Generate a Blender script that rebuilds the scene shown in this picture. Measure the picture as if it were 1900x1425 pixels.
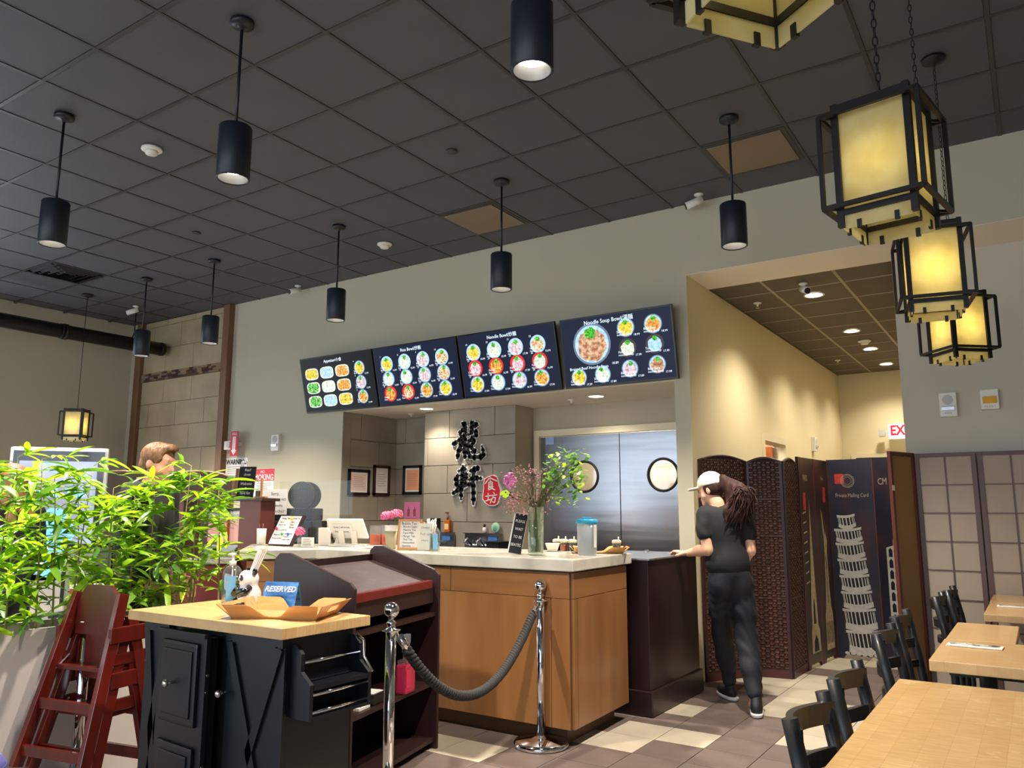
import bpy, bmesh, math, random
import numpy as np
from mathutils import Vector, Matrix
random.seed(7)
for o in list(bpy.data.objects):
    bpy.data.objects.remove(o)
SC = bpy.context.scene
COL = SC.collection
PI = math.pi
# ---------------------------------------------------------------- camera
EYE = 1.331
cam_d = bpy.data.cameras.new('camera'); cam_d.sensor_width = 36.0
cam_d.lens = 36.0*1453.65/1900.0
cam_d.clip_start = .05; cam_d.clip_end = 200
cam = bpy.data.objects.new('camera', cam_d); COL.objects.link(cam)
YAW, PITCH, ROLL = 0.58751, 0.15886, 0.00164
fwd = Vector((-math.sin(YAW)*math.cos(PITCH), math.cos(YAW)*math.cos(PITCH), math.sin(PITCH)))
rgt = Vector((math.cos(YAW), math.sin(YAW), 0)); upv = rgt.cross(fwd)
r2 = rgt*math.cos(ROLL)+upv*math.sin(ROLL); u2 = upv*math.cos(ROLL)-rgt*math.sin(ROLL)
cam.matrix_world = Matrix(((r2.x, u2.x, -fwd.x, 0), (r2.y, u2.y, -fwd.y, 0), (r2.z, u2.z, -fwd.z, EYE), (0, 0, 0, 1)))
SC.camera = cam
# ---------------------------------------------------------------- world, sun, exposure
SC.view_settings.view_transform = 'Standard'
SC.view_settings.look = 'None'
SC.view_settings.gamma = 1.0
SC.view_settings.use_curve_mapping = False
SC.view_settings.exposure = 0.9
SC.cycles.use_denoising = True
SC.cycles.max_bounces = 8
SC.cycles.diffuse_bounces = 4
SC.cycles.glossy_bounces = 4
SC.cycles.transmission_bounces = 6
SC.cycles.transparent_max_bounces = 10
SC.cycles.caustics_reflective = False
SC.cycles.caustics_refractive = False
SC.cycles.sample_clamp_indirect = 6.0
W = bpy.data.worlds.new('sky'); SC.world = W; W.use_nodes = True
WN = W.node_tree.nodes; WN.clear()
wo = WN.new('ShaderNodeOutputWorld'); wb = WN.new('ShaderNodeBackground')
wb.inputs['Color'].default_value = (0.80, 0.90, 1.0, 1); wb.inputs['Strength'].default_value = 2.3
W.node_tree.links.new(wb.outputs[0], wo.inputs[0])
sd = bpy.data.lights.new('sun', 'SUN'); sd.energy = 14.0; sd.angle = .009; sd.color = (1, .95, .86)
sun = bpy.data.objects.new('sun', sd); COL.objects.link(sun)
sun.location = (-14, 4, 6)
sun.rotation_euler = Vector((.90, -.16, -.25)).to_track_quat('-Z', 'Y').to_euler()

def portal(loc, rot, sx, sy):
    d = bpy.data.lights.new('window_portal', 'AREA'); d.shape = 'RECTANGLE'; d.size = sx; d.size_y = sy
    d.cycles.is_portal = True
    o = bpy.data.objects.new('window_portal', d); COL.objects.link(o); o.location = loc; o.rotation_euler = rot
    return o
# windows of the room: storefront behind the photographer, unseen left-wall window sized for the sun beam on the bamboo
portal((-3.6, -4.05, 1.75), (PI/2, 0, PI), 12.0, 2.9)
portal((-10.62, 3.2, 1.75), (0, -PI/2, 0), 2.9, 2.4)
# ---------------------------------------------------------------- materials
def lin(c):
    return c/12.92 if c <= .04045 else ((c+.055)/1.055)**2.4
def rgb(r, g=None, b=None):
    if g is None: r, g, b = r
    return (lin(r/255), lin(g/255), lin(b/255), 1)
MATS = {}
def mat(name, col, rough=.5, metal=0., var=0., scale=8., bump=0., emit=0., trans=0., ior=1.45, alpha=1., spec=.5, stretch=(1, 1, 1), sss=0., coat=0., ecol=None, bscale=None, detail=4.):
    if name in MATS: return MATS[name]
    m = bpy.data.materials.new(name); m.use_nodes = True
    nt = m.node_tree; N = nt.nodes; b = N['Principled BSDF']
    c = rgb(col)
    b.inputs['Base Color'].default_value = c
    b.inputs['Roughness'].default_value = rough
    b.inputs['Metallic'].default_value = metal
    b.inputs['IOR'].default_value = ior
    b.inputs['Specular IOR Level'].default_value = spec
    b.inputs['Coat Weight'].default_value = coat
    b.inputs['Coat Roughness'].default_value = .12
    if trans: b.inputs['Transmission Weight'].default_value = trans
    if alpha < 1: b.inputs['Alpha'].default_value = alpha
    if emit:
        b.inputs['Emission Color'].default_value = rgb(ecol or col); b.inputs['Emission Strength'].default_value = emit
    if var or bump:
        tc = N.new('ShaderNodeTexCoord'); mp = N.new('ShaderNodeMapping'); nz = N.new('ShaderNodeTexNoise')
        mp.inputs['Scale'].default_value = stretch
        nz.inputs['Scale'].default_value = scale; nz.inputs['Detail'].default_value = detail
        nt.links.new(tc.outputs['Object'], mp.inputs[0]); nt.links.new(mp.outputs[0], nz.inputs['Vector'])
        if var:
            mr = N.new('ShaderNodeMapRange'); mr.inputs['From Min'].default_value = .25; mr.inputs['From Max'].default_value = .75
            mr.inputs['To Min'].default_value = 1-var; mr.inputs['To Max'].default_value = 1+var
            mx = N.new('ShaderNodeMix'); mx.data_type = 'RGBA'; mx.blend_type = 'MULTIPLY'; mx.inputs[0].default_value = 1
            mx.inputs[6].default_value = c
            nt.links.new(nz.outputs['Fac'], mr.inputs['Value']); nt.links.new(mr.outputs[0], mx.inputs[7])
            nt.links.new(mx.outputs[2], b.inputs['Base Color'])
        if bump:
            n2 = nz
            if bscale:
                n2 = N.new('ShaderNodeTexNoise'); n2.inputs['Scale'].default_value = bscale
                nt.links.new(mp.outputs[0], n2.inputs['Vector'])
            bp = N.new('ShaderNodeBump'); bp.inputs['Strength'].default_value = bump; bp.inputs['Distance'].default_value = .01
            nt.links.new(n2.outputs['Fac'], bp.inputs['Height']); nt.links.new(bp.outputs[0], b.inputs['Normal'])
    MATS[name] = m
    return m
def mat_ramp(name, stops, rough=.5, scale=6., stretch=(1, 1, 1), kind='noise', bump=0., coat=0., metal=0., emit=0., detail=5., spec=.5):
    """noise or wave mapped through colour stops"""
    if name in MATS: return MATS[name]
    m = bpy.data.materials.new(name); m.use_nodes = True
    nt = m.node_tree; N = nt.nodes; b = N['Principled BSDF']
    tc = N.new('ShaderNodeTexCoord'); mp = N.new('ShaderNodeMapping'); mp.inputs['Scale'].default_value = stretch
    nt.links.new(tc.outputs['Object'], mp.inputs[0])
    if kind == 'wave':
        t = N.new('ShaderNodeTexWave'); t.inputs['Distortion'].default_value = 6; t.inputs['Detail'].default_value = 3; out = 'Fac'
    elif kind == 'voronoi':
        t = N.new('ShaderNodeTexVoronoi'); out = 'Distance'
    else:
        t = N.new('ShaderNodeTexNoise'); t.inputs['Detail'].default_value = detail; out = 'Fac'
    t.inputs['Scale'].default_value = scale
    nt.links.new(mp.outputs[0], t.inputs['Vector'])
    r = N.new('ShaderNodeValToRGB'); e = r.color_ramp.elements
    while len(e) < len(stops): e.new(.5)
    for i, (p, c) in enumerate(stops):
        e[i].position = p; e[i].color = rgb(c)
    nt.links.new(t.outputs[out], r.inputs[0]); nt.links.new(r.outputs[0], b.inputs['Base Color'])
    b.inputs['Roughness'].default_value = rough; b.inputs['Metallic'].default_value = metal
    b.inputs['Coat Weight'].default_value = coat; b.inputs['Coat Roughness'].default_value = .15
    b.inputs['Specular IOR Level'].default_value = spec
    if emit:
        nt.links.new(r.outputs[0], b.inputs['Emission Color']); b.inputs['Emission Strength'].default_value = emit
    if bump:
        bp = N.new('ShaderNodeBump'); bp.inputs['Strength'].default_value = bump; bp.inputs['Distance'].default_value = .01
        nt.links.new(t.outputs[out], bp.inputs['Height']); nt.links.new(bp.outputs[0], b.inputs['Normal'])
    MATS[name] = m
    return m
def mat_block(name, c1, c2, c3, bw, bh, rough=.35, coat=.3, rot=0.):
    """butcher-block: staves of slightly different wood with fine grain"""
    if name in MATS: return MATS[name]
    m = bpy.data.materials.new(name); m.use_nodes = True
    nt = m.node_tree; N = nt.nodes; b = N['Principled BSDF']
    tc = N.new('ShaderNodeTexCoord'); mp = N.new('ShaderNodeMapping'); mp.inputs['Rotation'].default_value = (0, 0, rot)
    br = N.new('ShaderNodeTexBrick'); br.inputs['Color1'].default_value = rgb(c1); br.inputs['Color2'].default_value = rgb(c2); br.inputs['Mortar'].default_value = rgb(c3)
    br.inputs['Scale'].default_value = 1; br.inputs['Mortar Size'].default_value = .0006; br.inputs['Brick Width'].default_value = bw; br.inputs['Row Height'].default_value = bh; br.inputs['Bias'].default_value = -.1
    nz = N.new('ShaderNodeTexNoise'); nz.inputs['Scale'].default_value = 5; nz.inputs['Detail'].default_value = 8
    m2 = N.new('ShaderNodeMapping'); m2.inputs['Scale'].default_value = (3, 30, 3); m2.inputs['Rotation'].default_value = (0, 0, rot)
    mr = N.new('ShaderNodeMapRange'); mr.inputs['From Min'].default_value = .3; mr.inputs['From Max'].default_value = .7; mr.inputs['To Min'].default_value = .88; mr.inputs['To Max'].default_value = 1.1
    mx = N.new('ShaderNodeMix'); mx.data_type = 'RGBA'; mx.blend_type = 'MULTIPLY'; mx.inputs[0].default_value = 1
    L = nt.links.new
    L(tc.outputs['Object'], mp.inputs[0]); L(mp.outputs[0], br.inputs['Vector']); L(tc.outputs['Object'], m2.inputs[0]); L(m2.outputs[0], nz.inputs['Vector'])
    L(nz.outputs['Fac'], mr.inputs['Value']); L(br.outputs['Color'], mx.inputs[6]); L(mr.outputs[0], mx.inputs[7]); L(mx.outputs[2], b.inputs['Base Color'])
    b.inputs['Roughness'].default_value = rough; b.inputs['Coat Weight'].default_value = coat; b.inputs['Coat Roughness'].default_value = .2
    MATS[name] = m
    return m
def thin_glass(name, tint=(250, 252, 252), refl=.10, haze=0.):
    if name in MATS: return MATS[name]
    m = bpy.data.materials.new(name); m.use_nodes = True; nt = m.node_tree; N = nt.nodes; N.clear(); L = nt.links.new
    out = N.new('ShaderNodeOutputMaterial'); tp = N.new('ShaderNodeBsdfTransparent'); tp.inputs[0].default_value = rgb(tint)
    gl = N.new('ShaderNodeBsdfGlossy'); gl.inputs['Roughness'].default_value = .04
    lw = N.new('ShaderNodeLayerWeight'); lw.inputs['Blend'].default_value = .35
    mr = N.new('ShaderNodeMapRange'); mr.inputs['To Min'].default_value = refl*.5; mr.inputs['To Max'].default_value = min(1, refl*5)
    mx = N.new('ShaderNodeMixShader'); L(lw.outputs['Facing'], mr.inputs['Value']); L(mr.outputs[0], mx.inputs[0]); L(tp.outputs[0], mx.inputs[1]); L(gl.outputs[0], mx.inputs[2])
    last = mx
    if haze:
        di = N.new('ShaderNodeBsdfDiffuse'); di.inputs[0].default_value = rgb(235, 238, 240); tr = N.new('ShaderNodeBsdfTranslucent'); tr.inputs[0].default_value = rgb(235, 238, 240)
        m2 = N.new('ShaderNodeMixShader'); L(di.outputs[0], m2.inputs[1]); L(tr.outputs[0], m2.inputs[2])
        m3 = N.new('ShaderNodeMixShader'); m3.inputs[0].default_value = haze; L(mx.outputs[0], m3.inputs[1]); L(m2.outputs[0], m3.inputs[2]); last = m3
    L(last.outputs[0], out.inputs['Surface']); MATS[name] = m
    return m
# ---------------------------------------------------------------- mesh building
class MB:
    def __init__(s): s.v = []; s.f = []; s.mi = []; s.sm = []; s.cur = 0; s.smooth = False
    def add(s, vs, fs, sm=None):
        k = len(s.v); s.v += [tuple(q) for q in vs]
        for f in fs:
            s.f.append([i+k for i in f]); s.mi.append(s.cur); s.sm.append(s.smooth if sm is None else sm)
        return s
    def box(s, x0, x1, y0, y1, z0, z1, m=None, bev=0.):
        if bev <= 0:
            vs = [Vector((x, y, z)) for z in (z0, z1) for y in (y0, y1) for x in (x0, x1)]
            fs = [(0, 2, 3, 1), (4, 5, 7, 6), (0, 1, 5, 4), (2, 6, 7, 3), (0, 4, 6, 2), (1, 3, 7, 5)]
        else:
            bm = bmesh.new(); bmesh.ops.create_cube(bm, size=1)
            for q in bm.verts: q.co = Vector(((x0+x1)/2+q.co.x*(x1-x0), (y0+y1)/2+q.co.y*(y1-y0), (z0+z1)/2+q.co.z*(z1-z0)))
            bmesh.ops.bevel(bm, geom=bm.edges[:], offset=bev, segments=2, affect='EDGES', profile=.7)
            bm.verts.index_update(); vs = [q.co.copy() for q in bm.verts]; fs = [[q.index for q in f.verts] for f in bm.faces]; bm.free()
        if m is not None: vs = [m @ q for q in vs]
        return s.add(vs, fs)
    def cbox(s, c, d, m=None, bev=0.):
        return s.box(c[0]-d[0]/2, c[0]+d[0]/2, c[1]-d[1]/2, c[1]+d[1]/2, c[2]-d[2]/2, c[2]+d[2]/2, m, bev)
    def bar(s, a, b, w, t, up=(0, 0, 1), bev=0.):
        """rectangular bar from a to b; w across, t along up"""
        a = Vector(a); b = Vector(b); d = b-a; L = d.length; d.normalize(); u = Vector(up)
        if abs(d.dot(u)) > .98: u = Vector((0, 1, 0))
        x = d.cross(u).normalized(); z = x.cross(d).normalized()
        m = Matrix(((x.x, d.x, z.x, a.x), (x.y, d.y, z.y, a.y), (x.z, d.z, z.z, a.z), (0, 0, 0, 1)))
        return s.box(-w/2, w/2, 0, L, -t/2, t/2, m, bev)
    def tube(s, pts, r, n=10, caps=True, sm=True, flat=None):
        pts = [Vector(q) for q in pts]; k = len(pts)
        rs = r if isinstance(r, (list, tuple)) else [r]*k
        vs = []; prev = None
        for i, q in enumerate(pts):
            d = (pts[min(i+1, k-1)]-pts[max(i-1, 0)]).normalized()
            if prev is None:
                u = Vector((0, 0, 1)) if abs(d.z) < .9 else Vector((0, 1, 0)); x = d.cross(u).normalized()
            else: x = (prev-d*prev.dot(d)).normalized()
            prev = x; y = d.cross(x)
            for j in range(n):
                a = 2*PI*j/n; vs.append(q+(x*math.cos(a)+y*math.sin(a)*(flat or 1))*rs[i])
        fs = []
        for i in range(k-1):
            for j in range(n):
                fs.append((i*n+j, i*n+(j+1) % n, (i+1)*n+(j+1) % n, (i+1)*n+j))
        s.add(vs, fs, sm)
        if caps:
            s.add(vs[:n], [tuple(range(n-1, -1, -1))], False); s.add(vs[-n:], [tuple(range(n))], False)
        return s
    def lathe(s, prof, c=(0, 0, 0), n=24, sm=True, m=None, sx=1, sy=1, caps=True):
        vs = []; fs = []
        for (r, z) in prof:
            for j in range(n):
                a = 2*PI*j/n; q = Vector((c[0]+r*sx*math.cos(a), c[1]+r*sy*math.sin(a), c[2]+z)); vs.append(m @ q if m else q)
        for i in range(len(prof)-1):
            for j in range(n): fs.append((i*n+j, i*n+(j+1) % n, (i+1)*n+(j+1) % n, (i+1)*n+j))
        if caps and prof[0][0] > 1e-5: fs.append(tuple(range(n-1, -1, -1)))
        if caps and prof[-1][0] > 1e-5: fs.append(tuple((len(prof)-1)*n+j for j in range(n)))
        return s.add(vs, fs, sm)
    def ball(s, c, r, n=16, m=None):
        if not isinstance(r, (tuple, list)): r = (r, r, r)
        vs = []; fs = []; k = max(6, n//2)
        for i in range(k+1):
            t = PI*i/k
            for j in range(n):
                a = 2*PI*j/n; q = Vector((c[0]+r[0]*math.sin(t)*math.cos(a), c[1]+r[1]*math.sin(t)*math.sin(a), c[2]-r[2]*math.cos(t))); vs.append(m @ q if m else q)
        for i in range(k):
            for j in range(n): fs.append((i*n+j, i*n+(j+1) % n, (i+1)*n+(j+1) % n, (i+1)*n+j))
        return s.add(vs, fs, True)
    def prism(s, pts, a, b, axis='z', m=None):
        """2-D outline pushed from a to b along an axis (x: pts are y,z; y: x,z; z: x,y)"""
        n = len(pts); mk = {'z': lambda p, h: (p[0], p[1], h), 'y': lambda p, h: (p[0], h, p[1]), 'x': lambda p, h: (h, p[0], p[1])}[axis]
        vs = [Vector(mk(p, a)) for p in pts]+[Vector(mk(p, b)) for p in pts]
        fs = [tuple(range(n-1, -1, -1)), tuple(range(n, 2*n))]+[(i, (i+1) % n, n+(i+1) % n, n+i) for i in range(n)]
        if m is not None: vs = [m @ q for q in vs]
        return s.add(vs, fs)
    def quad(s, *p): return s.add([Vector(q) for q in p], [tuple(range(len(p)))])
    def mesh(s, name):
        me = bpy.data.meshes.new(name); me.from_pydata(s.v, [], s.f); me.validate()
        if len(me.polygons) == len(s.f):
            me.polygons.foreach_set('material_index', s.mi); me.polygons.foreach_set('use_smooth', s.sm)
        bm = bmesh.new(); bm.from_mesh(me); bmesh.ops.remove_doubles(bm, verts=bm.verts, dist=1e-6); bmesh.ops.recalc_face_normals(bm, faces=bm.faces); bm.to_mesh(me); bm.free()
        return me
    def build(s, name, m, parent=None):
        return obj(name, s.mesh(name), m, parent)
def obj(name, me, m=None, parent=None):
    o = bpy.data.objects.new(name, me); COL.objects.link(o)
    for q in (m if isinstance(m, (list, tuple)) else [m]):
        if q: me.materials.append(q)
    if parent is not None: o.parent = parent
    return o
def tag(o, label, cat, group=None):
    o['label'] = label; o['category'] = cat
    if group: o['group'] = group
    return o
def thing(name, label, cat, loc=(0, 0, 0), rz=0., group=None):
    o = bpy.data.objects.new(name, None); COL.objects.link(o); o.empty_display_size = .1
    o.location = loc; o.rotation_euler = (0, 0, rz)
    return tag(o, label, cat, group)
def struct(o): o['kind'] = 'structure'; return o
def copy_tree(o, parent=None):
    c = o.copy(); COL.objects.link(c)
    if parent is not None: c.parent = parent
    for ch in list(o.children): copy_tree(ch, c)
    return c
def piece(name, me, parent, loc, rot=None):
    o = bpy.data.objects.new(name, me); COL.objects.link(o); o.parent = parent; o.location = loc
    if rot: o.rotation_euler = rot
    return o
def Rz(a): return Matrix.Rotation(a, 4, 'Z')
def T(x, y, z): return Matrix.Translation((x, y, z))
def text_mesh(body, size, depth=0.0, align='CENTER', shear=0., bold=0., line=1.):
    cu = bpy.data.curves.new('lettering', 'FONT'); cu.body = body; cu.size = size; cu.align_x = align; cu.align_y = 'CENTER'
    cu.extrude = depth; cu.shear = shear; cu.resolution_u = 2; cu.offset = bold; cu.space_line = line
    o = bpy.data.objects.new('lettering', cu)
    me = bpy.data.meshes.new_from_object(o)
    bpy.data.objects.remove(o); bpy.data.curves.remove(cu)
    return me
def text(body, size, m, parent, loc, rot=(PI/2, 0, 0), depth=.0004, align='CENTER', name='lettering', shear=0., bold=0., sx=1., line=1.):
    me = text_mesh(body, size, depth, align, shear, bold, line)
    o = obj(name, me, m, parent); o.location = loc; o.rotation_euler = rot; o.scale = (sx, 1, 1)
    return o
def ribbon(mb, pts, depth0, depth1, fx, fz):
    """brush stroke: pts (u,v,w) -> wall coords; joined quads and discs pushed in y"""
    P = [(fx(u), fz(v, u), w) for u, v, w in pts]
    dense = []
    for i in range(len(P)-1):
        a, b = P[i], P[i+1]; n = 5
        for k in range(n): t = k/n; dense.append(tuple(a[j]*(1-t)+b[j]*t for j in range(3)))
    dense.append(P[-1]); P = dense
    Lf = []; Rt = []
    for i, (x, z, w) in enumerate(P):
        a = P[max(0, i-1)]; b = P[min(len(P)-1, i+1)]; dx, dz = b[0]-a[0], b[1]-a[1]; L = math.hypot(dx, dz) or 1
        nx, nz = -dz/L*w/2, dx/L*w/2; Lf.append((x+nx, z+nz)); Rt.append((x-nx, z-nz))
    for i in range(len(P)-1):
        mb.prism([Lf[i], Lf[i+1], Rt[i+1], Rt[i]], depth0, depth1, 'y')
    for (x, z, w) in (P[0], P[-1], *P[5:-1:5]):
        mb.prism([(x+w/2*math.cos(2*PI*k/10), z+w/2*math.sin(2*PI*k/10)) for k in range(10)], depth0, depth1, 'y')
# ================================================================ the setting
CZ = 3.907; WY = 6.14; XL = -10.62; XR = 2.6; YB = -4.0
m_wall = mat('wall_paint_greige', (186, 180, 158), .75, bump=.03, scale=60)
m_wallr = mat('wall_paint_grey', (192, 186, 172), .75, bump=.03, scale=60)
m_hall = mat('wall_paint_cream', (212, 200, 164), .7, bump=.03, scale=60)
m_soff = mat('soffit_paint', (234, 226, 212), .7)
m_ceil = mat('ceiling_tile_charcoal', (81, 83, 89), .62, var=.06, scale=3, bump=.08, bscale=160)
m_grid = mat('ceiling_grid_black', (60, 59, 58), .45)
m_trim = mat_ramp('wood_trim', [(.3, (104, 74, 52)), (.7, (128, 94, 66))], .45, 9, (1, 1, .12))
m_floor_b = mat('floor_grout', (92, 84, 76), .8)
m_ft_d = mat_ramp('floor_tile_taupe', [(.25, (95, 83, 78)), (.5, (110, 96, 90)), (.75, (122, 108, 101))], .36, 4.5, bump=.03, detail=7)
m_ft_l = mat_ramp('floor_tile_cream', [(.25, (176, 165, 146)), (.5, (189, 178, 158)), (.75, (199, 189, 170))], .36, 4.5, bump=.03, detail=7)
m_steel = mat('brushed_steel', (146, 148, 154), .2, 1., var=.06, scale=3, stretch=(.5, 1, 6), bump=.16, bscale=1.3)
m_white = mat('white_plastic', (226, 224, 216), .4)
m_black = mat('black_satin_metal', (26, 28, 34), .42)
m_blackp = mat('black_plastic', (20, 20, 22), .35)
m_chrome = mat('chrome', (225, 226, 230), .07, 1.)
m_glow = mat('lamp_face', (255, 250, 238), .5, emit=14., ecol=(255, 246, 226))
m_glow2 = mat('downlight_face', (255, 244, 222), .5, emit=10., ecol=(255, 238, 206))

# floor: slab and single tiles
b = MB(); b.box(XL, XR, YB, 12.3, -.12, -.012)
floor = struct(b.build('floor', m_floor_b))
S = .3045; FX, FY = -2.0, 4.515
LIGHT = {(-1, -1), (-2, -1), (-1, 0), (0, 0), (-1, 2), (-2, 2), (2, 1), (3, 1), (2, 2), (3, 2), (1, 3), (2, 3), (3, 3), (4, 3), (1, 4), (2, 4), (0, 5), (1, 5), (-1, 6), (0, 6), (1, 6), (0, 7), (1, 7), (-3, -3), (-4, -3), (0, 9), (1, 9), (2, 10), (0, 10), (1, 10), (2, 11),
         (0, -3), (1, -3), (5, -1), (6, -1), (4, 0), (5, 6), (4, 6)}
bt = MB(); bt.box(.002, S-.002, .002, S-.002, -.012, 0, bev=.0015)
tm_d = bt.mesh('floor_tile'); tm_d.materials.append(m_ft_d)
tm_l = bt.mesh('floor_tile'); tm_l.materials.append(m_ft_l)
for j in range(-7, 14):
    for i in range(-8, 10):
        x = FX+i*S; y = FY+j*S
        if y > 6.35 and not (-2.4 < x < -.85): continue
        if y < 3.0 and x < -2.6: continue
        if x < -3.3 and y > 4.3: continue
        light = (i, j) in LIGHT
        if not light and (j < -4 or i > 5) and random.random() < .25: light = True
        piece('floor_tile', tm_l if light else tm_d, floor, (x, y, 0), None)
b = MB()
for (x0, x1, y0, y1) in ((XL, -2.0-8*S, YB, 12.3), (-2.0-8*S, XR, YB, 2.385), (-2.0+10*S, XR, 2.385, 6.8), (-4.436, -3.0, 2.385, 2.99), (-4.436, -3.22, 4.2, 7.1), (-2.32, -.8, 8.77, 12.2), (-3.3, -2.4, 6.34, 7.1), (-.9, XR, 6.34, 6.7)):
    b.box(x0, x1, y0, y1, -.012, -.004)
o = b.build('floor_screed', m_ft_d, floor)

# ceiling: slab, tiles one by one, grid bars
b = MB(); b.box(XL, XR, YB, 6.2, CZ+.02, CZ+.15)
ceiling = struct(b.build('ceiling', m_ceil))
GX, GY, SX, SY = -1.82, 3.93, .604, .612
bt = MB(); bt.box(.013, SX-.013, .013, SY-.013, CZ+.004, CZ+.02, bev=.003)
tm = bt.mesh('ceiling_tile'); tm.materials.append(m_ceil)
VENTS = {(-4, 2), (0, 2), (-12, 0)}
for i in range(-14, 6):
    for j in range(-7, 4):
        if j == 3:
            continue
        if (i, j) in VENTS: continue
        piece('ceiling_tile', tm, ceiling, (GX+i*SX, GY+j*SY, 0))
b = MB()
for i in range(-15, 8): b.box(GX+i*SX-.012, GX+i*SX+.012, YB, WY, CZ-.001, CZ+.02)
for j in range(-12, 4): b.box(XL, XR, GY+j*SY-.012, GY+j*SY+.012, CZ, CZ+.02)
b.build('ceiling_grid', m_grid, ceiling)
b = MB()
for i in range(-14, 6): b.box(GX+i*SX+.013, GX+(i+1)*SX-.013, GY+3*SY+.013, WY, CZ+.004, CZ+.02)
for i in range(-15, 8):
    for j in range(-12, -7): b.box(GX+i*SX+.013, GX+(i+1)*SX-.013, GY+j*SY+.013, GY+(j+1)*SY-.013, CZ+.004, CZ+.02)
b.build('ceiling_tile_border', m_ceil, ceiling)

# main wall with recess and hall opening
RX0, RX1, RZ = -6.34, -2.455, 2.40
HX0, HX1, HZ, RY = -2.325, -.815, 3.295, 6.68
b = MB()
b.box(XL-.1, RX0, WY, 7.2, 0, CZ+.02)
b.box(RX0, RX1, WY, WY+.12, RZ, CZ+.02)
b.box(RX1, HX0, WY, 7.04, 0, CZ+.02)
b.box(HX0, XR, WY, RY, HZ, CZ+.02)
wall_back = struct(b.build('wall_back', m_wall))
b = MB(); b.box(RX0, RX1, WY+.12, 7.2, RZ, RZ+.15); b.box(RX0, RX1, WY, WY+.12, RZ-.002, RZ)
o = struct(b.build('ceiling_recess', m_soff))
b = MB(); b.box(HX0, XR, WY, RY, HZ-.003, HZ)
struct(b.build('trim_1', m_soff))
b = MB(); b.box(HX1, XR, RY, RY+.12, 0, HZ)
struct(b.build('wall_right', m_wallr))
b = MB()
b.box(HX0-.13, HX0, 7.04, 8.18, 0, HZ+.1); b.box(HX0-.13, HX0, 9.0, 12.2, 0, HZ+.1); b.box(HX0-.13, HX0, 8.18, 9.0, 2.06, HZ+.1)
b.box(HX0-.004, HX0+.003, WY+.001, 8.18, 0, HZ); 
struct(b.build('wall_hall_left', m_hall))
b = MB(); b.box(HX0, XR, 12.18, 12.3, 0, HZ+.1); struct(b.build('wall_hall_back', m_hall))
b = MB(); b.box(HX1, HX1+.12, RY+.12, 12.2, 0, HZ+.1); b.box(HX1-.002, HX1, RY+.001, RY+.12, 0, HZ); struct(b.build('wall_hall_right', m_hall))
# room beyond the hall door
b = MB(); b.box(-4.6, HX0-.13, 7.95, 8.05, 0, 2.6); b.box(-4.6, HX0-.13, 9.6, 9.7, 0, 2.6); b.box(-4.7, -4.6, 7.95, 9.7, 0, 2.6); b.box(-4.7, HX0-.13, 7.95, 9.7, 2.6, 2.7)
struct(b.build('wall_side_room', m_hall))
# room walls out of view: left wall, its window opening placed to aim sun at the bamboo, storefront behind the photographer
b = MB()
b.box(XL-.12, XL+.002, 4.3, WY+.1, -.1, CZ+.1); b.box(XL-.12, XL+.002, YB, 2.1, -.1, CZ+.1); b.box(XL-.12, XL+.002, 2.1, 4.3, 3.2, CZ+.1); b.box(XL-.12, XL+.002, 2.1, 4.3, -.1, .3)
struct(b.build('wall_left', m_wall))
b = MB()
b.box(XL, XR, YB-.12, YB, 3.2, CZ+.1); b.box(XL, XR, YB-.12, YB, 0, .3); b.box(XL, -9.6, YB-.12, YB, .3, 3.2); b.box(2.4, XR, YB-.12, YB, .3, 3.2)
struct(b.build('wall_front', m_wall))
b = MB(); b.box(XR, XR+.12, YB, RY+.1, 0, CZ+.1); struct(b.build('wall_side', m_wallr))
b = MB()
for k in range(9): b.box(-9.6+k*1.5-.03, -9.6+k*1.5+.03, YB-.1, YB-.02, .3, 3.2)
b.box(-9.6, 2.4, YB-.1, YB-.02, 2.35, 2.41)
struct(b.build('window_1', m_black))
b = MB()
for y in (2.1, 3.2, 4.3): b.box(XL-.1, XL-.03, y-.03, y+.03, .3, 3.2)
struct(b.build('window_2', m_black))

# hall ceiling
m_hgrid = mat('hall_ceiling_grid', (150, 142, 128), .5)
m_hceil = mat('hall_ceiling_tile', (92, 84, 74), .7, var=.05, scale=4)
b = MB(); b.box(HX0, HX1, RY, 12.2, HZ+.025, HZ+.1)
hceil = struct(b.build('ceiling_hall', m_hceil))
hx = [HX0, -1.862, -1.262, HX1]; hy = [RY]+[7.10+.583*k for k in range(9)]+[12.18]
for i in range(3):
    for j in range(len(hy)-1):
        b = MB(); b.box(hx[i]+.01, hx[i+1]-.01, hy[j]+.008, hy[j+1]-.008, HZ+.004, HZ+.025); b.build('ceiling_tile', m_hceil, hceil)
b = MB()
for x in hx[1:3]: b.box(x-.013, x+.013, RY, 12.18, HZ-.001, HZ+.02)
for y in hy[1:-1]: b.box(HX0, HX1, y-.009, y+.009, HZ, HZ+.02)
b.build('ceiling_grid', m_hgrid, hceil)
b = MB(); b.box(HX0, HX0+.02, RY, 12.18, HZ-.001, HZ+.02); b.box(HX0, HX1, RY, RY+.02, HZ-.001, HZ+.02); b.build('grid_edge', m_grid, hceil)

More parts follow.
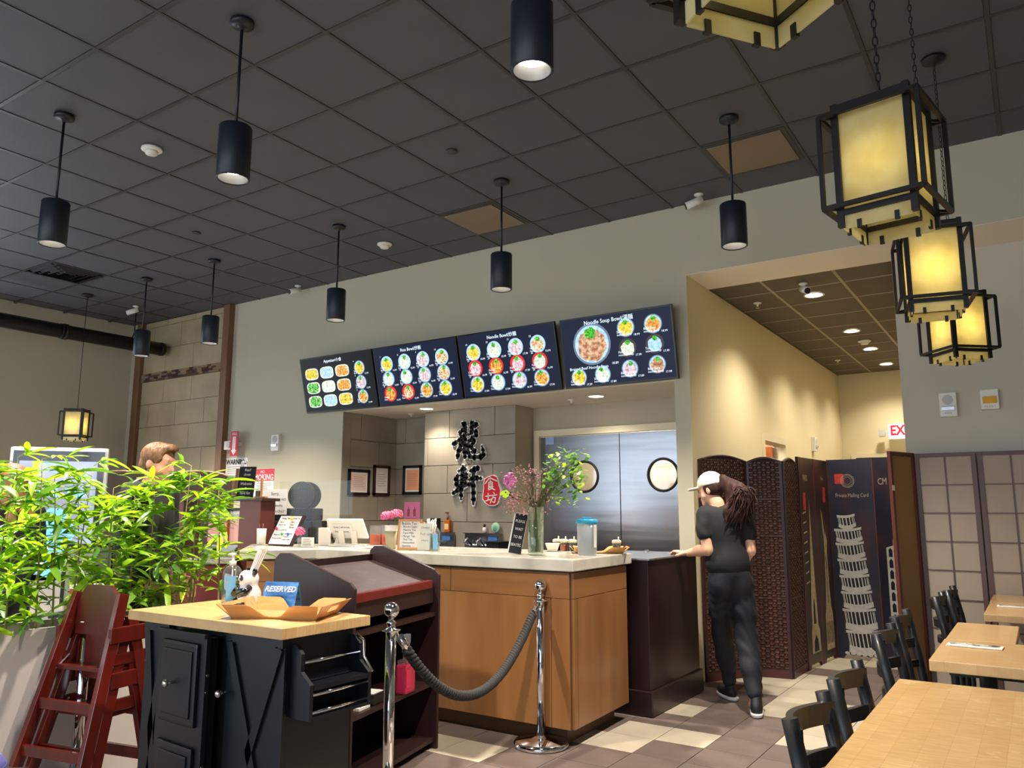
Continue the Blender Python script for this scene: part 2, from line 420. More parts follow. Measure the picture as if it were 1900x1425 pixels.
# recess walls: tiled left side, tiled niche back, tiled column, painted right part
m_rtile = mat_ramp('recess_tile', [(.25, (128, 119, 105)), (.5, (141, 132, 117)), (.75, (151, 142, 127))], .5, 3.2, bump=.03, detail=7)
m_rgrout = mat('recess_grout', (84, 78, 68), .85)
def tiled(name, origin, du, n, ulen, rows, tw, offs, mt, mg, thick=.012, gap=.003):
    """rows: list of (z0,z1); tiles along du from origin; n outward"""
    du = Vector(du); n = Vector(n); o3 = Vector(origin)
    mtx = Matrix(((du.x, -n.x, 0, o3.x), (du.y, -n.y, 0, o3.y), (0, 0, 1, 0), (0, 0, 0, 1)))
    g = MB(); g.box(0, ulen, 0, .05, rows[-1][0], rows[0][1], mtx)
    root = struct(g.build(name, mg))
    for k, (z0, z1) in enumerate(rows):
        u = -offs[k % len(offs)]
        while u < ulen-.01:
            a = max(0, u); c = min(ulen, u+tw)
            if c-a > .02:
                q = MB(); q.box(a+gap, c-gap, -thick, 0, z0+gap, z1-gap, mtx, bev=.002); q.build('wall_tile', mt, root)
            u += tw
    return root
rows = [(2.40-.2995*(k+1), 2.40-.2995*k) for k in range(8)]
tiled('wall_recess_left', (-6.34, WY+.12, 0), (0, 1, 0), (1, 0, 0), .80, rows, .60, (.44, .14), m_rtile, m_rgrout)
tiled('wall_recess_niche', (-6.34, 7.03, 0), (1, 0, 0), (0, -1, 0), .72, rows, .60, (.45, .15), m_rtile, m_rgrout)
b = MB(); b.box(-6.34, -6.328, WY, WY+.12, 0, RZ); struct(b.build('trim_2', m_rtile))
tiled('wall_column', (-5.62, 6.70, 0), (1, 0, 0), (0, -1, 0), 1.205, rows, .60, (.25, .55, .27, .0), m_rtile, m_rgrout)
m_paint2 = mat('recess_paint', (170, 161, 142), .7)
b = MB(); b.box(-5.62, -4.415, 6.75, 7.1, 0, RZ); b.box(-4.417, -4.413, 6.69, 6.75, 0, RZ); b.box(-4.415, -4.37, 7.04, 7.16, 0, RZ); b.box(-4.37, RX1, 7.04, 7.16, 2.14, RZ)
struct(b.build('wall_recess_back', m_paint2))

# steel swing doors with round windows
m_frame = mat('door_frame_cream', (216, 206, 178), .45)
b = MB(); b.box(-4.375, -4.315, 6.99, 7.06, 0, 2.15); b.box(-4.315, RX1, 6.99, 7.06, 2.085, 2.15)
struct(b.build('door_frame', m_frame)); bpy.data.objects['door_frame'].name = 'trim_3'
m_rubber = mat('black_rubber', (22, 22, 26), .6)
m_glass = thin_glass('clear_glass')
def steel_door(n, x0, x1, cx):
    r = .148; ox, oz = cx, 1.66
    seg = 32; outer = []
    P = [(ox+r*math.cos(2*PI*k/seg), oz+r*math.sin(2*PI*k/seg)) for k in range(seg)]
    def edge(t):
        c, s_ = math.cos(t), math.sin(t); ks = []
        if c > 1e-6: ks.append((x1-ox)/c)
        if c < -1e-6: ks.append((x0-ox)/c)
        if s_ > 1e-6: ks.append((2.08-oz)/s_)
        if s_ < -1e-6: ks.append((.02-oz)/s_)
        k = min(q for q in ks if q > 0); return (ox+c*k, oz+s_*k)
    angs = [2*PI*k/seg for k in range(seg)]
    cor = [(x1, 2.08), (x0, 2.08), (x0, .02), (x1, .02)]
    d = MB()
    for y0 in (7.03, 7.06):
        vs = [(p[0], y0, p[1]) for p in P]; ve = []
        for t in angs: e = edge(t); ve.append((e[0], y0, e[1]))
        fs = []
        for k in range(seg):
            k2 = (k+1) % seg; f = [vs[k], vs[k2], ve[k2], ve[k]]
            for c in cor:
                ta = math.atan2(c[1]-oz, c[0]-ox) % (2*PI); t0 = angs[k]; t1 = angs[k2] if k2 else 2*PI
                if t0 < ta < t1: f = [vs[k], vs[k2], ve[k2], (c[0], y0, c[1]), ve[k]]
            d.add(f, [tuple(range(len(f)))])
    d.box(x0, x0+.002, 7.03, 7.06, .02, 2.08); d.box(x1-.002, x1, 7.03, 7.06, .02, 2.08)
    o = struct(d.build('door_%d' % n, m_steel))
    g = MB()
    ring = []
    for k in range(33):
        t = 2*PI*k/32; ring.append((ox+(r+.004)*math.cos(t), 7.028, oz+(r+.004)*math.sin(t)))
    g.tube(ring, .013, 8, caps=False); g.build('window_gasket', m_rubber, o)
    g = MB(); g.prism([(ox+.146*math.cos(2*PI*k/32), oz+.146*math.sin(2*PI*k/32)) for k in range(32)], 7.04, 7.046, 'y'); g.build('window_pane', m_glass, o)
    return o
steel_door(1, -4.312, -3.408, -3.80); d2 = steel_door(2, -3.402, RX1, -2.955)
b = MB(); b.box(-4.25, -4.15, 7.018, 7.03, 2.0, 2.075); b.build('door_plate', mat('door_plate_steel', (150, 170, 205), .3, .6), bpy.data.objects['door_1'])
# kitchen seen through the round windows
b = MB(); b.box(-4.6, -2.46, 7.9, 7.94, 0, 2.7); b.box(-4.7, -4.6, 7.2, 7.94, 0, 2.7); b.box(-4.7, -2.46, 7.16, 7.94, 2.6, 2.7)
struct(b.build('wall_kitchen', mat('kitchen_wall', (206, 196, 176), .5)))
b = MB(); b.box(-3.16, -3.10, 7.87, 7.9, 0, 2.4); b.box(-3.1, -2.5, 7.88, 7.9, 1.80, 1.83); struct(b.build('trim_4', m_white))
def plamp(loc, e, col, r=.06, name='lamp_light'):
    d = bpy.data.lights.new(name, 'POINT'); d.energy = e; d.color = col; d.shadow_soft_size = r
    o = bpy.data.objects.new(name, d); COL.objects.link(o); o.location = loc; return o
def slamp(loc, e, col, size, blend=.6, r=.04, name='spot_light'):
    d = bpy.data.lights.new(name, 'SPOT'); d.energy = e; d.color = col; d.spot_size = math.radians(size); d.spot_blend = blend; d.shadow_soft_size = r
    o = bpy.data.objects.new(name, d); COL.objects.link(o); o.location = loc; return o
WARM = (1, .89, .73); SOFT = (1, .90, .77); LANT = (1, .96, .82)
plamp((-3.5, 7.5, 2.3), 22, SOFT, .15, 'kitchen_light')
plamp((-2.78, 8.5, 2.25), 16, SOFT, .15, 'side_room_light')

# left pilaster: wood trims, stone tiles, mosaic band
m_ptile = mat_ramp('stone_tile_tan', [(.25, (150, 134, 105)), (.5, (166, 150, 119)), (.75, (178, 162, 131))], .55, 2.5, bump=.04, detail=7)
m_pgrout = mat('stone_grout', (98, 86, 66), .9)
prow = [(3.826, 3.905), (3.502, 3.826), (3.176, 3.502)]
tiled('wall_pilaster_upper', (-10.27, 6.13, 0), (1, 0, 0), (0, -1, 0), 1.81, prow, .62, (.1, .4), m_ptile, m_pgrout, gap=.003)
prow = [(3.065-.3175*(k+1), 3.065-.3175*k) for k in range(9)]
tiled('wall_pilaster_lower', (-10.27, 6.13, 0), (1, 0, 0), (0, -1, 0), 1.81, prow, .62, (.1, .42), m_ptile, m_pgrout, gap=.003)
b = MB(); b.box(-10.41, -10.27, 6.07, WY, 0, CZ); struct(b.build('trim_5', m_trim))
b = MB(); b.box(-8.46, -8.34, 6.06, WY, 0, CZ); struct(b.build('trim_6', m_trim))
mos = [mat('mosaic_dark', (62, 46, 42), .3), mat('mosaic_mauve', (126, 104, 100), .3), mat('mosaic_tan', (140, 116, 88), .3), mat('mosaic_brown', (88, 64, 50), .3)]
b = MB(); b.box(-10.27, -8.46, 6.11, WY, 3.065, 3.176)
mb_ = struct(b.build('trim_7', m_pgrout))
b = MB(); rr = random.Random(3)
for r_ in range(4):
    x = -10.27-rr.random()*.05
    while x < -8.47:
        w_ = rr.choice((.05, .08, .1, .13)); a = max(x, -10.27); c = min(x+w_, -8.46)
        b.cur = rr.randrange(4)
        if c-a > .01: b.box(a+.001, c-.001, 6.098, 6.11, 3.067+r_*.0268, 3.067+(r_+1)*.0268-.002)
        x += w_
o = b.build('mosaic_strip', mos, mb_); o['kind'] = 'stuff'

# hall door with frame, brown leaf standing open, end-of-hall door
m_door = mat_ramp('door_wood_orange', [(.3, (150, 78, 38)), (.7, (172, 96, 50))], .4, 5, (6, 6, .6))
m_door2 = mat_ramp('door_wood_brown', [(.3, (78, 56, 42)), (.7, (96, 70, 54))], .4, 5, (6, 6, .6))
b = MB(); b.box(HX0-.14, HX0+.018, 8.12, 8.195, 0, 2.12); b.box(HX0-.14, HX0+.018, 8.985, 9.06, 0, 2.12); b.box(HX0-.14, HX0+.018, 8.195, 8.985, 2.045, 2.12)
struct(b.build('trim_8', m_frame))
b = MB(); b.box(0, .045, -.78, 0, .01, 2.03)
d3 = struct(b.build('door_3', m_door)); d3.location = (HX0-.13, 8.97, 0); d3.rotation_euler = (0, 0, -1.2)
b = MB(); b.ball((.08, -.75, 1.0), .028); b.tube([(.045, -.75, 1.0), (.08, -.75, 1.0)], .01); b.build('door_knob', m_chrome, d3)
b = MB(); b.box(-2.20, -2.14, 12.13, 12.18, 0, 2.13); b.box(-1.12, -1.06, 12.13, 12.18, 0, 2.13); b.box(-2.14, -1.12, 12.13, 12.18, 2.07, 2.13)
struct(b.build('trim_9', m_frame))
b = MB(); b.box(-2.14, -1.12, 12.15, 12.179, 0, 2.07); d4 = struct(b.build('door_4', m_door2))
b = MB(); b.box(-2.06, -1.96, 12.11, 12.15, .98, 1.02, bev=.006); b.build('door_handle', m_chrome, d4)
# ================================================================ ceiling fixtures
b = MB(); b.lathe([(0, CZ), (.001, CZ), (.062, CZ), (.062, CZ-.022), (.03, CZ-.03), (.012, CZ-.032), (.012, CZ-.05)], n=24); me_can = b.mesh('canopy'); me_can.materials.append(m_black)
b = MB(); b.tube([(0, 0, CZ-.04), (0, 0, 3.29)], .0085, 10); me_rod = b.mesh('rod'); me_rod.materials.append(m_black)
m_can = mat('pendant_navy_black', (24, 30, 42), .45)
b = MB(); b.lathe([(.012, 3.305), (.08, 3.302), (.084, 3.296), (.084, 3.018), (.079, 3.014), (.074, 3.018), (.050, 3.075), (.001, 3.08)], n=32)
me_cyl = b.mesh('cylinder_shade'); me_cyl.materials.append(m_can)
b = MB(); b.lathe([(.073, 3.019), (.046, 3.062)], n=32, caps=False); me_ref = b.mesh('reflector'); me_ref.materials.append(mat('reflector_grey', (150, 150, 150), .35, .6))
b = MB(); b.lathe([(.0005, 3.058), (.046, 3.06)], n=24); me_bulb = b.mesh('lamp_face'); me_bulb.materials.append(m_glow)
PEND = [(-1.5, 2.39, 'black cylinder pendant cut off at the top edge of the photo'), (-3.33, 2.39, 'large black cylinder pendant on long rod, upper left, nearest of the left lamps'),
        (-5.16, 2.39, 'black cylinder pendant above the bamboo, leftmost lamp'), (-1.5, 4.85, 'black cylinder pendant hanging in front of the hall opening'),
        (-3.335, 4.855, 'black cylinder pendant above the third menu screen'), (-5.155, 4.86, 'black cylinder pendant above the second menu screen'),
        (-6.985, 4.855, 'black cylinder pendant in front of the wooden trim and stone tiles'), (-8.2, 4.845, 'black cylinder pendant overlapping the end of the black duct')]
for x, y, lab in PEND:
    t = thing('pendant_lamp', lab, 'lamp', (x, y, 0), 0, 'black cylinder pendants')
    for nm, me in (('canopy', me_can), ('rod', me_rod), ('cylinder_shade', me_cyl), ('reflector', me_ref), ('lamp_face', me_bulb)): piece(nm, me, t, (0, 0, 0))
    slamp((x, y, 3.01), 210, SOFT, 115, .8, .045, 'pendant_light')

# lanterns
m_bronze = mat('lantern_bronze', (34, 30, 30), .4, .3)
m_lglass = bpy.data.materials.new('lantern_amber_glass'); m_lglass.use_nodes = True
def _lg():
    nt = m_lglass.node_tree; N = nt.nodes; N.clear(); L = nt.links.new
    out = N.new('ShaderNodeOutputMaterial'); tr = N.new('ShaderNodeBsdfTranslucent'); di = N.new('ShaderNodeBsdfDiffuse'); gl = N.new('ShaderNodeBsdfGlossy'); em = N.new('ShaderNodeEmission')
    tp = N.new('ShaderNodeBsdfTransparent'); tp.inputs[0].default_value = rgb(244, 226, 150)
    tc = N.new('ShaderNodeTexCoord'); nz = N.new('ShaderNodeTexNoise'); nz.inputs['Scale'].default_value = 14; nz.inputs['Detail'].default_value = 4
    r = N.new('ShaderNodeValToRGB'); r.color_ramp.elements[0].color = rgb(232, 222, 166); r.color_ramp.elements[0].position = .3; r.color_ramp.elements[1].color = rgb(248, 242, 206); r.color_ramp.elements[1].position = .7
    L(tc.outputs['Object'], nz.inputs['Vector']); L(nz.outputs['Fac'], r.inputs[0])
    for q in (tr, di): L(r.outputs[0], q.inputs['Color'])
    gl.inputs['Roughness'].default_value = .15
    m1 = N.new('ShaderNodeMixShader'); m1.inputs[0].default_value = .3; L(tr.outputs[0], m1.inputs[1]); L(di.outputs[0], m1.inputs[2])
    m2 = N.new('ShaderNodeMixShader'); m2.inputs[0].default_value = .05; L(m1.outputs[0], m2.inputs[1]); L(gl.outputs[0], m2.inputs[2])
    m3 = N.new('ShaderNodeMixShader'); m3.inputs[0].default_value = .04; L(m2.outputs[0], m3.inputs[1]); L(tp.outputs[0], m3.inputs[2])
    L(m3.outputs[0], out.inputs['Surface'])
_lg()
m_bulb = mat('lantern_bulb', (255, 240, 200), .5, emit=14., ecol=(255, 232, 180))
b = MB(); b.box(-.006, .006, -.0045, .0045, -.013, .012); me_clip = b.mesh('glass_clip'); me_clip.materials.append(m_bronze)
m_bulb2 = mat('lantern_bulb_dim', (255, 240, 200), .5, emit=6., ecol=(255, 236, 190))
def lantern(x, y, rz, lab, e=15., detail=True):
    zt, zb = 2.505, 2.122; w, ow = .098, .133; oz0, oz1 = zb+.062, zt-.042
    t = thing('lantern', lab, 'lantern', (x, y, 0), rz, 'amber glass box lanterns')
    b = MB()
    for sx in (-1, 1):
        for sy in (-1, 1): b.box(sx*w-.009, sx*w+.009, sy*w-.009, sy*w+.009, zb+.008, zt)
    for z in (zt-.012, zb+.05):
        for s in (-1, 1):
            b.box(-w, w, s*w-.008, s*w+.008, z-.008, z+.008); b.box(s*w-.008, s*w+.008, -w, w, z-.008, z+.008)
    b.box(-w, w, -.008, .008, zt-.018, zt-.006); b.box(-.008, .008, -w, w, zt-.018, zt-.006)
    b.build('inner_frame', m_bronze, t)
    b = MB()
    for sx in (-1, 1):
        for sy in (-1, 1):
            b.box(sx*ow-.006, sx*ow+.006, sy*ow-.006, sy*ow+.006, oz0, oz1)
            for z in (oz0, oz1): b.bar((sx*w, sy*w, z), (sx*ow, sy*ow, z), .008, .008)
    for z in (oz0, oz1):
        for s in (-1, 1):
            b.box(-ow, ow, s*ow-.006, s*ow+.006, z-.006, z+.006); b.box(s*ow-.006, s*ow+.006, -ow, ow, z-.006, z+.006)
    b.build('outer_frame', m_bronze, t)
    for k in range(4):
        q = MB(); q.box(-w+.009, w-.009, -w+.002, -w+.005, zb+.002, zt-.03, Rz(k*PI/2)); q.build('glass_panel', m_lglass, t)
    for k in range(4):
        for dx in (-.05, .05): piece('glass_clip', me_clip, t, (0, 0, 0), (0, 0, k*PI/2)).delta_location = Rz(k*PI/2) @ Vector((dx, -w+.0035, zb+.01))
    b = MB(); b.lathe([(.018, 2.43), (.018, 2.36), (.0, 2.36)], n=12); b.tube([(0, 0, zt-.01), (0, 0, 2.42)], .008, 8); b.build('socket', m_bronze, t)
    b = MB(); b.ball((0, 0, 2.315), (.03, .03, .045), 14); b.build('bulb', m_bulb if e > 5 else m_bulb2, t)
    b = MB(); b.lathe([(0, CZ-.001), (.065, CZ-.001), (.062, CZ-.018), (.03, CZ-.032), (.008, CZ-.04), (.008, CZ-.05)], n=20); b.build('canopy', m_bronze, t)
    if detail:
        b = MB(); z = CZ-.045; k = 0
        while z > zt+.01:
            pts = []
            for i in range(11):
                a = 2*PI*i/10; u = .007*math.cos(a); h = .017*math.sin(a)
                pts.append((u if k % 2 else 0, 0 if k % 2 else u, z-.017+h))
            b.tube(pts, .0022, 5, caps=False); z -= .029; k += 1
        b.build('chain', m_bronze, t)
    else:
        b = MB(); b.tube([(0, 0, CZ-.04), (0, 0, zt-.01)], .004, 6); b.build('chain', m_bronze, t)
    plamp((x, y, 2.315), e, LANT, .03, 'lantern_light')
    return t
lantern(-.29, 1.17, -.62, 'amber glass lantern cut off by the top edge of the photo', 1.6)
lantern(-.29, 2.39, -.16, 'large amber lantern, nearest whole one in the right-hand row', 1.6)
lantern(-.29, 3.605, .20, 'bright amber lantern, middle of the right-hand row')
lantern(-.29, 4.82, .72, 'smallest amber lantern of the right-hand row, lowest in the picture')
lantern(-9.44, 4.84, .68, 'lone amber lantern hanging by the left wall', 32., False)

# smoke detectors, sprinkler caps, vents
def detector(x, y, z, lab, s=1.):
    t = thing('smoke_detector', lab, 'smoke detector', (x, y, z), 0, 'white smoke detectors')
    b = MB(); b.lathe([(0, 0), (.072*s, 0), (.072*s, -.014), (.06*s, -.022), (0, -.023)], n=28); b.build('base_plate', m_white, t)
    b = MB(); b.lathe([(.045*s, -.022), (.045*s, -.035), (.04*s, -.046), (0, -.05)], n=24); b.build('sensor_head', m_white, t)
detector(-5.126, 2.99, CZ, 'white round smoke detector nearer the camera on the dark ceiling')
detector(-5.136, 5.45, CZ, 'white round smoke detector above the gap between second pendant and wall')
detector(-1.545, 9.78, HZ, 'white smoke detector on the hall ceiling between downlights', 1.0)
for x, y, lab in ((-3.34, 4.22, 'small dark sprinkler cap on the ceiling near the middle'), (-6.41, 4.24, 'small dark sprinkler cap on the ceiling towards the left')):
    t = thing('fire_sprinkler', lab, 'sprinkler')
    t.location = (x, y, CZ)
    b = MB(); b.lathe([(0, -.001), (.042, -.001), (.042, -.008), (.035, -.012), (0, -.012)], n=24); b.build('cap', m_grid, t)
m_vent = mat('vent_brown_panel', (128, 112, 92), .6, var=.05, scale=5)
for i, lab in ((-4, 'brown square ceiling vent panel behind the middle pendant'), (0, 'brown square ceiling vent panel behind the right pendant')):
    x0 = GX+i*SX; y0 = GY+2*SY
    t = thing('ceiling_vent', lab, 'vent', (x0+SX/2, y0+SY/2, CZ), 0, 'brown ceiling vents')
    b = MB(); b.box(-.29, .29, -.29, .29, -.004, .012); b.build('vent_frame', m_grid, t)
    b = MB(); b.box(-.26, .26, -.26, .26, -.012, -.004, bev=.002); b.build('vent_panel', m_vent, t)
t = thing('ceiling_diffuser', 'black square air diffuser with louvres in the left part of the ceiling', 'vent', (GX-12*SX+SX/2, GY+SY/2, CZ))
m_dif = mat('diffuser_black', (26, 25, 25), .75)
b = MB(); b.box(-.29, .29, -.29, .29, .012, .02); b.build('backing', m_blackp, t)
for k in range(4):
    r0 = .28-k*.065; b = MB()
    for s in range(4):
        b.prism([(r0, .012), (r0-.045, -.012), (r0-.05, -.012), (r0-.01, .012)], -r0, r0, 'y', Rz(s*PI/2))
    b.build('louvre', m_dif, t)

# cameras
def cctv(x, y, z, az, lab, wall=False):
    t = thing('security_camera', lab, 'camera', (x, y, z), az, 'white security cameras')
    b = MB(); b.lathe([(0, 0), (.038, 0), (.038, -.008), (.016, -.02), (0, -.02)], n=18); b.build('mount_plate', m_white, t)
    b = MB(); b.tube([(0, 0, -.015), (0, 0, -.05), (.02, 0, -.06)], .012, 10); b.build('bracket', m_white, t)
    b = MB(); b.tube([(-.03, 0, -.045), (.105, 0, -.095)], .031, 16); b.build('housing', m_white, t)
    b = MB(); b.tube([(.106, 0, -.0955), (.112, 0, -.0975)], .026, 16); b.build('lens', m_blackp, t)
cctv(-2.125, 5.97, CZ, math.radians(200), 'white security camera on ceiling edge left of the right pendant')
cctv(-6.986, 5.98, CZ, math.radians(-100), 'white security camera on ceiling edge above the first menu screen')
cctv(-9.455, 5.47, CZ, math.radians(-140), 'white security camera on the ceiling above the black duct')
cctv(-1.56, 6.95, HZ, math.radians(-60), 'white security camera on the hall ceiling beside the first downlight')

# recessed downlights
def can_light(x, y, z, lab, e, grp, r=.075, size=130):
    t = thing('downlight', lab, 'light', (x, y, z), 0, grp)
    b = MB(); b.lathe([(r, .0), (r+.018, -.001), (r+.018, -.006), (r, -.006)], n=28, caps=False); b.build('trim_ring', m_white, t)
    b = MB(); b.lathe([(.0005, -.0035), (r, -.004)], n=28); b.build('lamp_face', m_glow2, t)
    slamp((x, y, z-.012), e, WARM, size, .8, .07, 'downlight_light')
for k, y in enumerate((7.39, 9.16, 10.33, 11.54)):
    can_light(-1.57, y, HZ, ('nearest round downlight in the hall ceiling, beside the camera', 'second round downlight in the hall ceiling', 'third round downlight in the hall, next to the smoke detector', 'farthest round downlight in the hall ceiling')[k], (140, 95, 75, 75)[k], 'hall downlights')
can_light(-5.39, 6.44, RZ, 'round downlight in the recess soffit above the tiled column', 55, 'recess downlights', .07)
can_light(-3.43, 6.60, RZ, 'round downlight in the recess soffit above the steel doors', 45, 'recess downlights', .07)
def sprinkler(x, y, z, lab):
    t = thing('fire_sprinkler', lab, 'sprinkler', (x, y, z), 0, 'pendent sprinkler heads')
    b = MB(); b.lathe([(0, 0), (.038, 0), (.036, -.008), (.012, -.012), (.01, -.035), (0, -.035)], n=18); b.build('escutcheon', m_white, t)
    b = MB(); b.lathe([(0, -.05), (.02, -.05), (.02, -.053), (0, -.053)], n=14); b.bar((-.01, 0, -.034), (-.004, 0, -.05), .003, .003); b.bar((.01, 0, -.034), (.004, 0, -.05), .003, .003); b.build('deflector', m_chrome, t)
sprinkler(-2.09, 7.39, HZ, 'sprinkler head near the front left of the hall ceiling')
sprinkler(-2.065, 10.89, HZ, 'sprinkler head far back on the hall ceiling')
sprinkler(-5.85, 6.72, RZ, 'sprinkler head in the recess soffit left of the column')
sprinkler(-3.74, 6.67, RZ, 'sprinkler head in the recess soffit left of the right downlight')

# black duct along the left wall
m_duct = mat('duct_black', (30, 28, 27), .38, .3, var=.1, scale=3)
t = thing('ventilation_duct', 'long round black ventilation duct hanging along the left wall', 'duct')
DX, DZ = -9.7, 3.46
b = MB(); b.tube([(DX, 2.0, DZ), (DX, 6.02, DZ)], .086, 24); b.build('duct_pipe', m_duct, t)
b = MB(); b.tube([(DX, 4.72, DZ), (DX, 4.76, DZ)], .098, 24); b.tube([(DX, 4.68, DZ), (DX, 4.70, DZ)], .092, 24); b.build('coupling_ring', m_duct, t)
b = MB(); b.tube([(DX, 5.98, DZ), (DX, 6.035, DZ)], .09, 24); b.build('end_cap', m_duct, t)
for y in (5.62, 3.2):
    b = MB(); b.tube([(DX, y, CZ), (DX, y, DZ+.16)], .008, 8); b.tube([(DX-.09, y, DZ+.02), (DX, y, DZ+.16), (DX+.09, y, DZ+.02)], .008, 8); b.build('hanger', m_duct, t)

# ================================================================ wall-mounted things
def strobe(x, y, z, lab, word, lens, speaker=True, rz=0., w=.115, h=.18):
    t = thing('alarm_strobe', lab, 'alarm', (x, y, z), rz)
    b = MB(); b.box(-w/2, w/2, -.05, 0, -h/2, h/2, bev=.008); b.build('housing', m_white, t)
    b = MB(); b.box(-w*.38, w*.38, -.066, -.048, -h*.25 if speaker else -.03, -h*.08 if speaker else .02, bev=.004); b.build('strobe_lens', lens, t)
    if speaker:
        b = MB(); b.tube([(0, -.05, h*.2), (0, -.054, h*.2)], w*.32, 20); b.build('speaker_grille', mat('grille_grey', (188, 188, 184), .6, bump=.3, scale=300), t)
    text(word, .02, mat('alarm_print', (150, 150, 150), .5), t, (0, -.0505, -h*.36), sx=1.3)
m_lens = mat('strobe_clear', (190, 195, 200), .15, .6); m_amber = mat('strobe_amber', (214, 160, 10), .2)
strobe(-.505, RY, 2.11, 'white fire alarm speaker strobe on right wall, clear lens', 'FIRE', m_lens)
strobe(-.237, RY, 2.13, 'white alert strobe with amber lens on the right wall', 'ALERT', m_amber, False, h=.145)
strobe(-7.395, WY, 2.10, 'white speaker strobe on left wall below the first screen', '', m_lens, w=.13, h=.19)
strobe(HX0, 10.34, 2.15, 'white alarm strobe on the hall side wall', '', m_lens, rz=PI/2)
t = thing('exit_sign', 'white exit sign with red letters at the end of the hall', 'sign', (-1.50, 12.02, 2.42))
b = MB(); b.box(-.17, .19, -.03, .03, -.11, .1, bev=.006); b.build('sign_box', mat('exit_white', (240, 236, 226), .4, emit=.5), t)
text('EXIT', .19, mat('exit_red', (230, 20, 40), .5, emit=.8), t, (.01, -.031, 0), sx=.8, bold=.006)
b = MB(); b.box(-.05, .05, .03, .16, -.04, .04); b.build('wall_bracket', m_white, t)
b = MB(); b.box(-.30, -.22, -.02, .05, -.07, .03, bev=.01); b.box(-.22, -.17, 0, .02, -.03, -.01); b.build('emergency_lamp', mat('lamp_head_grey', (190, 190, 188), .4), t)
t = thing('emergency_light', 'white wall emergency light behind the fire extinguisher arrow sign', 'light', (-8.235, WY, 2.10))
b = MB(); b.box(-.09, .08, -.06, 0, -.05, .06, bev=.01); b.build('housing', m_white, t)
b = MB(); b.tube([(.02, -.06, .01), (.02, -.085, .01)], .035, 18); b.build('lamp_head', mat('lamp_head_grey', (190, 190, 188), .4), t)

m_paper = mat('paper_white', (225, 222, 218), .8); m_ink = mat('ink_black', (30, 30, 34), .8); m_inkg = mat('ink_grey', (140, 138, 140), .8)
m_red = mat('sign_red', (196, 30, 52), .5)
def sheet(name, lab, x0, x1, z0, z1, y, m, cat='sign'):
    t = thing(name, lab, cat, ((x0+x1)/2, y, (z0+z1)/2))
    w, h = (x1-x0)/2, (z1-z0)/2
    b = MB(); b.box(-w, w, -.004, 0, -h, h); b.build('sheet', m, t)
    return t, w, h
def rules(t, x0, x1, z0, z1, n, m=None, hh=.006, seed=0, y=-.0055):
    rr = random.Random(seed); b = MB()
    for k in range(n):
        z = z1-(z1-z0)*k/max(1, n-1); b.box(x0, x0+(x1-x0)*(.7+.3*rr.random()), y, -.004, z-hh/2, z+hh/2)
    b.build('print', m or m_inkg, t)
t, w, h = sheet('fire_extinguisher_sign', 'red fire extinguisher sign with white downward arrow', -8.135, -8.0, 1.965, 2.265, WY-.1, m_red)
b = MB(); b.box(-.02, .02, 0, .1, -.02, .02); b.build('backing_block', m_white, t)
text('FIRE', .05, m_paper, t, (0, -.0045, .115), sx=1.1)
b = MB(); b.prism([(-.028, .085), (.028, .085), (.028, -.08), (.05, -.08), (0, -.14), (-.05, -.08), (-.028, -.08)], -.006, -.004, 'y'); b.build('arrow', m_paper, t)
text('EXTINGUISHER', .02, m_red, t, (0, -.0065, 0), rot=(PI/2, PI/2, 0))
t, w, h = sheet('warning_notice', 'white printed notice headed WARNING on the left wall', -8.335, -7.935, 1.695, 1.95, WY, m_paper)
text('WARNING', .085, m_ink, t, (0, -.0045, .075), bold=.003, sx=.95)
rules(t, -.17, .17, -.11, .02, 6)
t, w, h = sheet('government_warning_notice', 'white notice headed GOVERNMENT WARNING below the other notice', -8.34, -7.95, 1.50, 1.685, WY, m_paper)
text('GOVERNMENT', .06, m_inkg, t, (0, -.0045, .05), sx=.9); text('WARNING', .06, m_inkg, t, (0, -.0045, -.02), sx=.9)
t, w, h = sheet('smoking_notice', 'red and white smoking notice on wall behind the chalkboard', -7.80, -7.43, 1.48, 1.80, WY, m_paper)
b = MB(); b.box(-w, w, -.005, -.004, .02, h); b.build('red_band', mat('notice_red', (206, 66, 80), .6), t)
text('NO', .05, m_paper, t, (-.02, -.0055, .125)); text('SMOKING', .095, m_paper, t, (-.015, -.0055, .06), sx=.9, bold=.002); rules(t, -.12, .15, -.13, -.01, 7, seed=2)

# framed certificates on the tiled recess
def cert(x, y, z, w, h, rz, lab, fm, pm):
    t = thing('picture_frame', lab, 'frame', (x, y, z), rz, 'framed certificates')
    b = MB(); f_ = .03
    b.box(-w/2, w/2, -.022, 0, h/2-f_, h/2); b.box(-w/2, w/2, -.022, 0, -h/2, -h/2+f_); b.box(-w/2, -w/2+f_, -.022, 0, -h/2, h/2); b.box(w/2-f_, w/2, -.022, 0, -h/2, h/2)
    b.build('frame', fm, t)
    b = MB(); b.box(-w/2+f_, w/2-f_, -.008, 0, -h/2+f_, h/2-f_); b.build('mat_board', m_paper, t)
    b = MB(); b.box(-w/2+f_+.018, w/2-f_-.018, -.010, -.008, -h/2+f_+.02, h/2-f_-.02); c = b.build('certificate', pm, t)
    b = MB()
    for k in range(6): b.box(-w*.26, w*.26*(1 if k % 2 else .7), -.0115, -.010, h*.2-k*h*.075-.002, h*.2-k*h*.075+.002)
    b.build('print', m_inkg, c)
m_fb = mat('frame_black', (24, 20, 20), .35); m_fbr = mat('frame_brown', (48, 26, 24), .35)
cert(-6.328, 6.40, 1.63, .33, .285, PI/2, 'black framed pinkish certificate on tiled side wall', m_fb, mat('certificate_pink', (222, 190, 180), .7))
